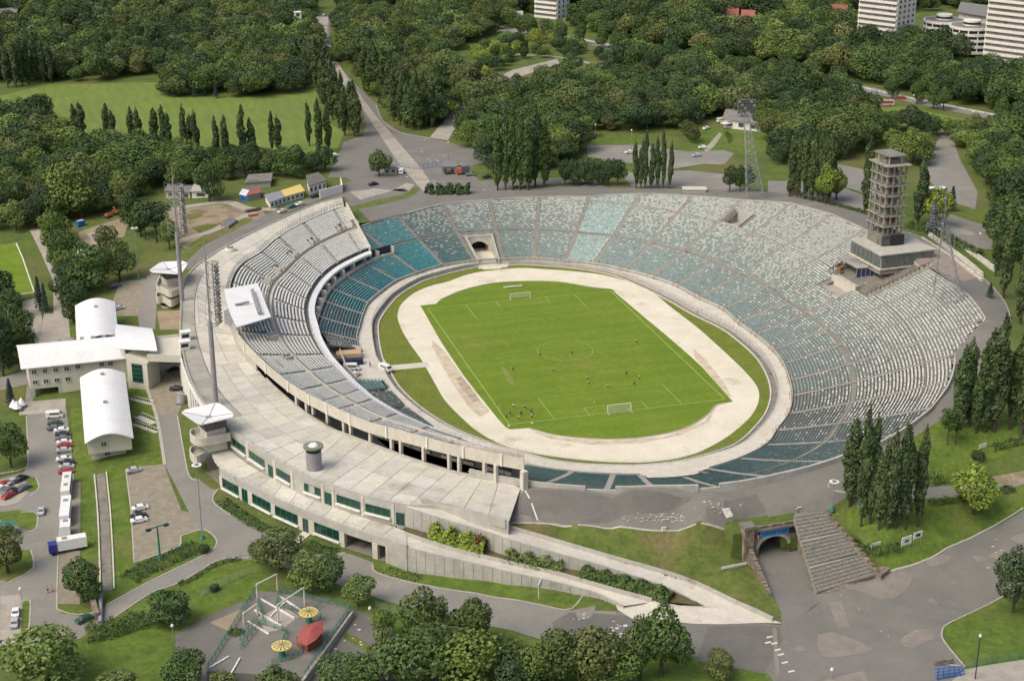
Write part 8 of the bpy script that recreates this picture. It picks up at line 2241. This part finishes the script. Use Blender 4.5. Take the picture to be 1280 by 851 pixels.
rotunda('rounded white terraced block between the apartment towers, left one', 1177, 60, 12, 4); rotunda('rounded white terraced block between the apartment towers, right one', 1211, 68, 12.5, 4)
hut('hall','wide grey-roofed hall behind the rounded blocks',[(1196,44),(1240,52),(1244,38),(1200,32)],14,'conc_light','grey_roof',0,cat_='hall')

# ---------------- people
def person_proto():
    t = thing('person', 'x', 'person')
    pts = dict(pel=(0,0,.95), ch=(0,0,1.32), nk=(0,0,1.5), hd=(0,.02,1.66), lk=(-.10,.12,.52), lf=(-.11,.05,.06), lt=(-.11,.2,.03), rk=(.12,-.02,.5), rf=(.16,-.22,.09), rt=(.16,-.08,.03), ls=(-.19,0,1.42), le=(-.27,-.12,1.16), lh=(-.26,.02,.95), rs=(.19,0,1.42), re=(.28,.1,1.18), rh=(.24,.28,1.08), hl=(-.09,0,.9), hr=(.09,0,.9))
    rad = dict(pel=.15, ch=.17, nk=.065, hd=.115, lk=.065, lf=.045, lt=.035, rk=.065, rf=.045, rt=.035, ls=.065, le=.045, lh=.035, rs=.065, re=.045, rh=.035, hl=.095, hr=.095)
    E_ = [('pel','ch'),('ch','nk'),('nk','hd'),('pel','hl'),('hl','lk'),('lk','lf'),('lf','lt'),('pel','hr'),('hr','rk'),('rk','rf'),('rf','rt'),('ch','ls'),('ls','le'),('le','lh'),('ch','rs'),('rs','re'),('re','rh')]
    def skin(nm, keys, edges, grow, m, lv=1):
        ks = [k for k in pts if k in keys]; me = bpy.data.meshes.new(nm); me.from_pydata([pts[k] for k in ks], [(ks.index(a), ks.index(b)) for a, b in edges if a in keys and b in keys], []); 
        o = bpy.data.objects.new(nm, me); C.objects.link(o); md = o.modifiers.new('skin','SKIN'); md.use_smooth_shade = True
        for i, k in enumerate(ks): me.skin_vertices[0].data[i].radius = (rad[k]+grow, rad[k]+grow)
        me.skin_vertices[0].data[0].use_root = True; o.modifiers.new('sub','SUBSURF').levels = lv
        dg = bpy.context.evaluated_depsgraph_get(); me2 = bpy.data.meshes.new_from_object(o.evaluated_get(dg)); bpy.data.objects.remove(o)
        me2.materials.clear(); me2.materials.append(m); o = bpy.data.objects.new(nm, me2); link(o, t); return o
    sk = M.setdefault('skin', mat('skin', (.45,.27,.18), (.42,.25,.165), 3)); hr_ = M.setdefault('hair', mat('dark hair', (.04,.025,.015), (.03,.02,.012), 5))
    b = skin('body', set(pts), E_, 0, sk)
    s_ = skin('shirt', {'ch','pel','ls','le','rs','re'}, E_, .03, M['cloth']); 
    h2 = skin('shorts', {'pel','hl','hr','lk','rk'}, E_, .025, M['cloth'])
    mb = MB(); mb.cyl((0,-.015,1.68),(0,-.02,1.80),.115,8,.06); o = mb.build('hair', hr_, None); of = o.location.copy()
    for v in o.data.vertices: v.co += of
    o.location = (0,0,0); o.parent = t
    return t
PP_ = person_proto(); pf = [True]
def person(px, py, shirt, shorts, label, z=None, rz=None, group=None):
    P = at(px, py, .07) if z is None else (g(px, py, .1) if z == 'g' else at(px, py, z)); rz = rz if rz is not None else tr_r.uniform(0, 6.28)
    if pf[0]: r_ = PP_; pf[0] = False; r_.location = P; r_.rotation_euler = (0,0,rz); r_['label'] = label
    else: r_ = dup(PP_, P, rz, label)
    if group: r_['group'] = group
    r_.scale = (1.15,1.15,1.08)
    for c in r_.children:
        k = c.name.split('.')[0]
        if k == 'shirt': c.color = (*shirt, 1)
        if k == 'shorts': c.color = (*shorts, 1)
YL, BKs, WS, BLs = (.65,.75,.05), (.02,.02,.025), (.75,.75,.72), (.12,.25,.3)
for a in [(675.5,447,BKs,BKs,'player in black standing left inside the centre circle'),(715,444,BKs,BKs,'player in black standing right inside the centre circle'),(641.5,465,BKs,BKs,'player in dark kit left of the centre circle'),(692,465.5,YL,BKs,'player in yellow shirt below the centre circle'),(733.8,476,YL,BKs,'player in yellow shirt, upper of the close pair in the near half'),(735.5,482,YL,BKs,'player in yellow shirt, lower of the close pair in the near half'),(759.5,486,YL,BKs,'player in yellow shirt above the near goal'),(783,470,BKs,BKs,'player in black in front of the near penalty area, upper one'),(799,475,YL,BKs,'player in yellow shirt right of the black-clad one'),(792.8,482.5,BKs,BKs,'player in black right of the near goal, lower one'),(795.5,430,YL,BKs,'lone player in yellow near the right touchline'),
    (628,512,BLs,BLs,'person in blue-grey at the near left corner group, leftmost'),(642,511,WS,BKs,'player in white shirt at the top left of the corner group'),(656,512,WS,BKs,'player in white shirt at the top right of the corner group'),(664.5,517.5,BKs,BKs,'player in black at the right of the corner group, upper one'),(637.5,519.5,BKs,BKs,'player in black in the corner group, left of the middle'),(651.5,520,BKs,BKs,'player in black in the middle of the corner group'),(648,525.5,WS,BKs,'player in white shirt at the bottom of the corner group'),(665,523.5,WS,BKs,'player in white shirt and black shorts at the right of the corner group'),(633,524,BLs,BKs,'person crouching near the corner flag')]:
    person(*a)
for a in [(621,330,BKs,BKs,'person standing in the mouth of the far tunnel gate'),(448,444,BKs,BKs,'left of two people in black on the concourse'),(452.5,443,BKs,BKs,'right of two people in black on the concourse'),(462.5,459,BKs,GRY,'person alone on the concourse by the crossing path')]:
    person(a[0], a[1], a[2], a[3], a[4], z=1.2 if a[0] < 600 else .1)
for a in [(60,741,(.5,.3,.05),BKs,'person in tan on the car park road, left one'),(65,739,(.7,.35,.05),(.5,.35,.1),'person in orange on the car park road, right one'),(186,347,BKs,BKs,'person in black at the edge of the north lawn'),(73,352,GRY,BKs,'person walking on the park path, upper one'),(72,364,GRY,BKs,'person walking on the park path, lower one')]:
    person(*a, z='g')
for q, c in (((665.3,528.4),'y'),((636.2,532),'w')):
    P = at(*q, .08); t = thing('corner_marker', 'small pale training cone on the pitch, %s' % ('by the goal line' if c == 'y' else 'at the near left corner'), 'cone', P); mb = MB(); mb.cyl(P, offz(P,.5), .25, 8, .05); mb.build('cone', M['yellow'] if c == 'y' else M['whitewash'], t); mb = MB(); mb.box((P.x,P.y,P.z+.03), (.6,.6,.06)); mb.build('foot', M['whitewash'], t)
for q in ((702.5,473),(742.5,502)):
    P = at(*q, .2); mb = MB()
    mb = MB(); mb.cyl((P.x,P.y,.06),(P.x,P.y,.17),.07,8,.13); mb.cyl((P.x,P.y,.17),(P.x,P.y,.3),.13,8,.06); mb.build('football', M['white'], None, 'white football lying on the pitch %s' % ('near the middle' if q[0] < 720 else 'before the near goal'), 'ball')
P = at(633,360,.1); t = thing('spare_goal', 'white bench-like bar on the turf behind the far goal', 'bench', P); mb = MB(); mb.box((P.x+2.5,P.y,.5), (7,.5,.25), .0); mb.build('seat', M['white'], t)
for s_ in (-.2,5.2): mb = MB(); mb.box((P.x+s_,P.y,.25), (.2,.5,.4)); mb.build('leg', M['white'], t)

# ---------------- fairground platform at the bottom
fp = thing('fairground_platform', 'raised fairground platform with green railings and white frames at the bottom', 'platform', g(345,800))
pc = [(262,845),(316,752),(355,745),(438,762),(372,848)]
zp = .5
Q = [at(*q, zp) for q in [(258,838),(320,738),(350,740),(438,761),(380,846)]]
mb = MB(); mb.prism([(q.x,q.y) for q in Q], -2, zp); mb.build('platform_deck', M['asphalt'], fp)
def railing(P, nm='green_railing', m='green_paint', h_=1.3, par=fp):
    L = resample(P, 2.2); 
    mb = MB()
    for a, b in zip(L, L[1:]): 
        mb.cyl(a, offz(a, h_), .08, 4)
        for hh_ in (h_*.35, h_*.7, h_): mb.cyl(offz(a,hh_), offz(b,hh_), .06, 4)
    mb.build(nm, M[m], par, kind='stuff')
railing([Q[2], Q[3]]); railing([Q[3], Q[4]]); railing([Q[1], Q[0]]); railing([at(350,741,zp), at(345,760,zp), at(390,766,zp), at(404,756,zp)]); railing([at(300,800,zp), at(318,778,zp), at(360,790,zp), at(352,806,zp)]); railing([at(322,752,zp), at(330,775,zp), at(300,812,zp)]); railing([at(340,830,zp), at(372,822,zp), at(392,790,zp), at(402,772,zp)])
a, b = at(440,764,zp), at(378,850,zp); mb = MB(); mb.wall([a.xy,b.xy], .6, -1.5, zp+.05); mb.build('deck_edge', M['kerb'], fp)
def portalframe(a, b, h_, nm='white_portal'):
    A, B = at(*a, zp), at(*b, zp); mb = MB(); mb.cyl(A, offz(A,h_), .22, 6); mb.cyl(B, offz(B,h_), .22, 6); mb.cyl(offz(A,h_), offz(B,h_), .22, 6); mb.build(nm, M['conc_light'], fp)
portalframe((322,750),(347,737),4.2); portalframe((348,778),(381,756),4.6); portalframe((305,780),(322,768),2.8)
for (a, b) in (((326,748),(368,772)),((318,762),(352,782)),((348,744),(376,762)),((338,770),(356,752)),((310,776),(336,792)),((262,834),(286,820)),((286,846),(300,822))):
    A, B = at(*a, zp+.2), at(*b, zp+.2); mb = MB(); d = (B-A); mb.box(((A+B)/2).to_tuple(), (d.length,.35,.3), math.atan2(d.y,d.x)); mb.build('white_beam', M['whitewash'], fp)
mb = MB(); q = [at(*c, zp+.02) for c in [(322,772),(352,756),(374,770),(352,786),(332,790)]]; mb.add([tuple(v) for v in q], [tuple(range(5))]); mb.build('pale_pad', M['path'], fp)
for (x, y, tilt, lb) in ((386.5,778,0,'yellow spoked umbrella wheel on a green post, upper one'),(353,820,0,'yellow spoked umbrella wheel on a green post, lower one')):
    P = at(x, y, zp); t = thing('ride_wheel', lb, 'fairground ride', P, group='yellow umbrella wheels')
    mb = MB(); mb.cyl(P, offz(P,2.2), .75, 10, .5); mb.build('post', M['green_paint'], t)
    c = offz(P, 2.7); rr = 2.1
    mb = MB()
    for k in range(16):
        a0, a1 = 2*math.pi*k/16, 2*math.pi*(k+1)/16; mb.cyl(c+Vector((math.cos(a0)*rr, math.sin(a0)*rr, 0)), c+Vector((math.cos(a1)*rr, math.sin(a1)*rr, 0)), .16, 5)
    mb.build('wheel_rim', M['yellow'], t)
    for k in range(12):
        a0 = 2*math.pi*k/12; d = Vector((math.cos(a0), math.sin(a0), 0)); n = Vector((-d.y, d.x, 0)); 
        mb = MB(); mb.add([tuple(c+d*.3+Vector((0,0,.35))), tuple(c+d*rr*.97-n*.36+Vector((0,0,.1))), tuple(c+d*rr*.97+n*.36+Vector((0,0,.1)))], [(0,1,2)]); mb.build('canopy_segment', M['yellow'], t)
P = at(387,806,zp); t = thing('ticket_booth', 'brick ticket booth with a broad pointed red roof on the platform', 'booth', P)
mb = MB(); mb.box((P.x,P.y,P.z+1.3), (4.4,3.6,2.6), .6); mb.build('booth_wall', M['brick'], t)
rq = [at(371,801,zp+3.0), at(377,783,zp+3.0), at(393,777.5,zp+3.0), at(404,775,zp+3.0), at(404,789,zp+3.0), at(394,800,zp+3.0), at(383,807,zp+3.0)]
ap = sum(rq, Vector())/7+Vector((0,0,.9)); mb = MB(); mb.add([tuple(q) for q in rq]+[tuple(ap)], [(i,(i+1)%7,7) for i in range(7)]+[tuple(range(6,-1,-1))]); mb.build('red_roof', M['red'], t)
mb = MB(); mb.box((P.x-.6,P.y-2.1,P.z+1.5), (.9,.12,1.2), .6); mb.build('booth_window', M['dark'], t)
mb = MB(); P = g(298,797)
# wire fences
def wfence(pts, label, h_=2.0, m='steel', step=3.0):
    L = resample(cat([g(*q) for q in pts], 3), step); t = thing('wire_fence', label, 'fence', L[0])
    for q in L: mb = MB(); mb.cyl(q, offz(q, h_), .06, 4); mb.build('fence_post', M[m], t)
    mb = MB()
    for a, b in zip(L, L[1:]):
        for k in range(6): mb.cyl(offz(a, h_*(k+.5)/6), offz(b, h_*(k+.5)/6), .025, 3, cap=False)
    mb.build('fence_wire', M[m], t, kind='stuff')
wfence([(248,748),(270,736),(300,722),(322,715)],'wire fence across the south lawn'); wfence([(1203,838),(1240,829),(1290,820)],'green wire fence along the corner lawn',2.0,'green_paint')
wfence([(470,760),(500,768),(540,776)],'wire fence below the lower road')
P = g(1182,848); t = thing('playground_frame', 'blue steel climbing frame at the bottom edge of the plaza', 'climbing frame', P); 
for k in range(5): mb = MB(); mb.cyl((P.x-2+k*1.4,P.y,P.z),(P.x-1+k*1.2,P.y+1.5,P.z+3.0-k*.35),.13,5); mb.build('bar', M['blue'], t)
for k in range(4): mb = MB(); mb.cyl((P.x-2.4,P.y+.2*k,P.z+.6+.6*k),(P.x+4.5,P.y+.3*k,P.z+.5+.45*k),.12,5); mb.build('bar', M['blue'], t)
mb = MB(); L = [g(1168,832), g(1191,829)]; mb.wall([q.xy for q in L], .5, [q.z-.5 for q in L], [q.z+1.3 for q in L]); mb.build('brick_wall', M['stone'], None, 'short dark brick wall beside the blue climbing frame', 'wall')
# bits on the bare ground
for (a, b, w_, h_, m_, lb) in (((308,266),(326,262),1.8,.9,'bark','dark rusty girder pile on the bare ground'),((311,271),(322,269),1.6,.7,'tile_roof','red beams lying beside the rusty girders')):
    A, B = g(*a), g(*b); mb = MB(); d = B-A; mb.box(((A+B)/2+Vector((0,0,h_/2))).to_tuple(), (d.length,w_,h_), math.atan2(d.y,d.x)); mb.build('beam_pile', M[m_], None, lb, 'beams')
Q = [g(*q) for q in [(276,282),(288,275),(297,278),(286,286)]]; mb = MB(); mb.prism([(q.x,q.y) for q in Q], Q[0].z, Q[0].z+1.4); t = thing('tarpaulin_stack', 'flat stack under dark grey sheeting beside the rim road', 'stack', Q[0]); mb.build('stack', M['grey_roof'], t)
for k in range(4):
    a, b = Q[0].lerp(Q[3],(k+.5)/4), Q[1].lerp(Q[2],(k+.5)/4); mb = MB(); mb.cyl((a.x,a.y,Q[0].z+1.45),(b.x,b.y,Q[0].z+1.45),.18,4); mb.build('ridge', M['mast'], t)
P = g(101,283,0); t = thing('blue_skip', 'blue skip on the bare ground under the big tree', 'skip', P); mb = MB(); mb.box((P.x,P.y,P.z+1.2), (3,2.2,2.4), .5); mb.build('tub', M['blue'], t); mb = MB(); mb.box((P.x,P.y,P.z+2.45), (2.6,1.8,.1), .5); mb.build('load', M['conc'], t)
P = g(8,668); t = thing('green_cabin', 'green kiosk under the thin tree at the left edge', 'kiosk', P); mb = MB(); mb.box((P.x,P.y,P.z+1.4), (4,3,2.8)); mb.build('wall', M['green_paint'], t); mb = MB(); mb.box((P.x,P.y,P.z+2.9), (4.6,3.6,.2)); mb.build('roof', M['green_paint'], t)
P = g(18,512); t = thing('white_parasols', 'white folded tents behind the small spruce at the forecourt', 'tents', P)
for dx, dy in ((0,0),(2.2,.8),(1.0,-1.5)): mb = MB(); mb.cyl((P.x+dx,P.y+dy,P.z+1.2),(P.x+dx,P.y+dy,P.z+3.4),1.5,8,.1); mb.build('tent_top', M['white'], t)
for (x,y,lb) in ((124,256,0),(149,249,0)): pass
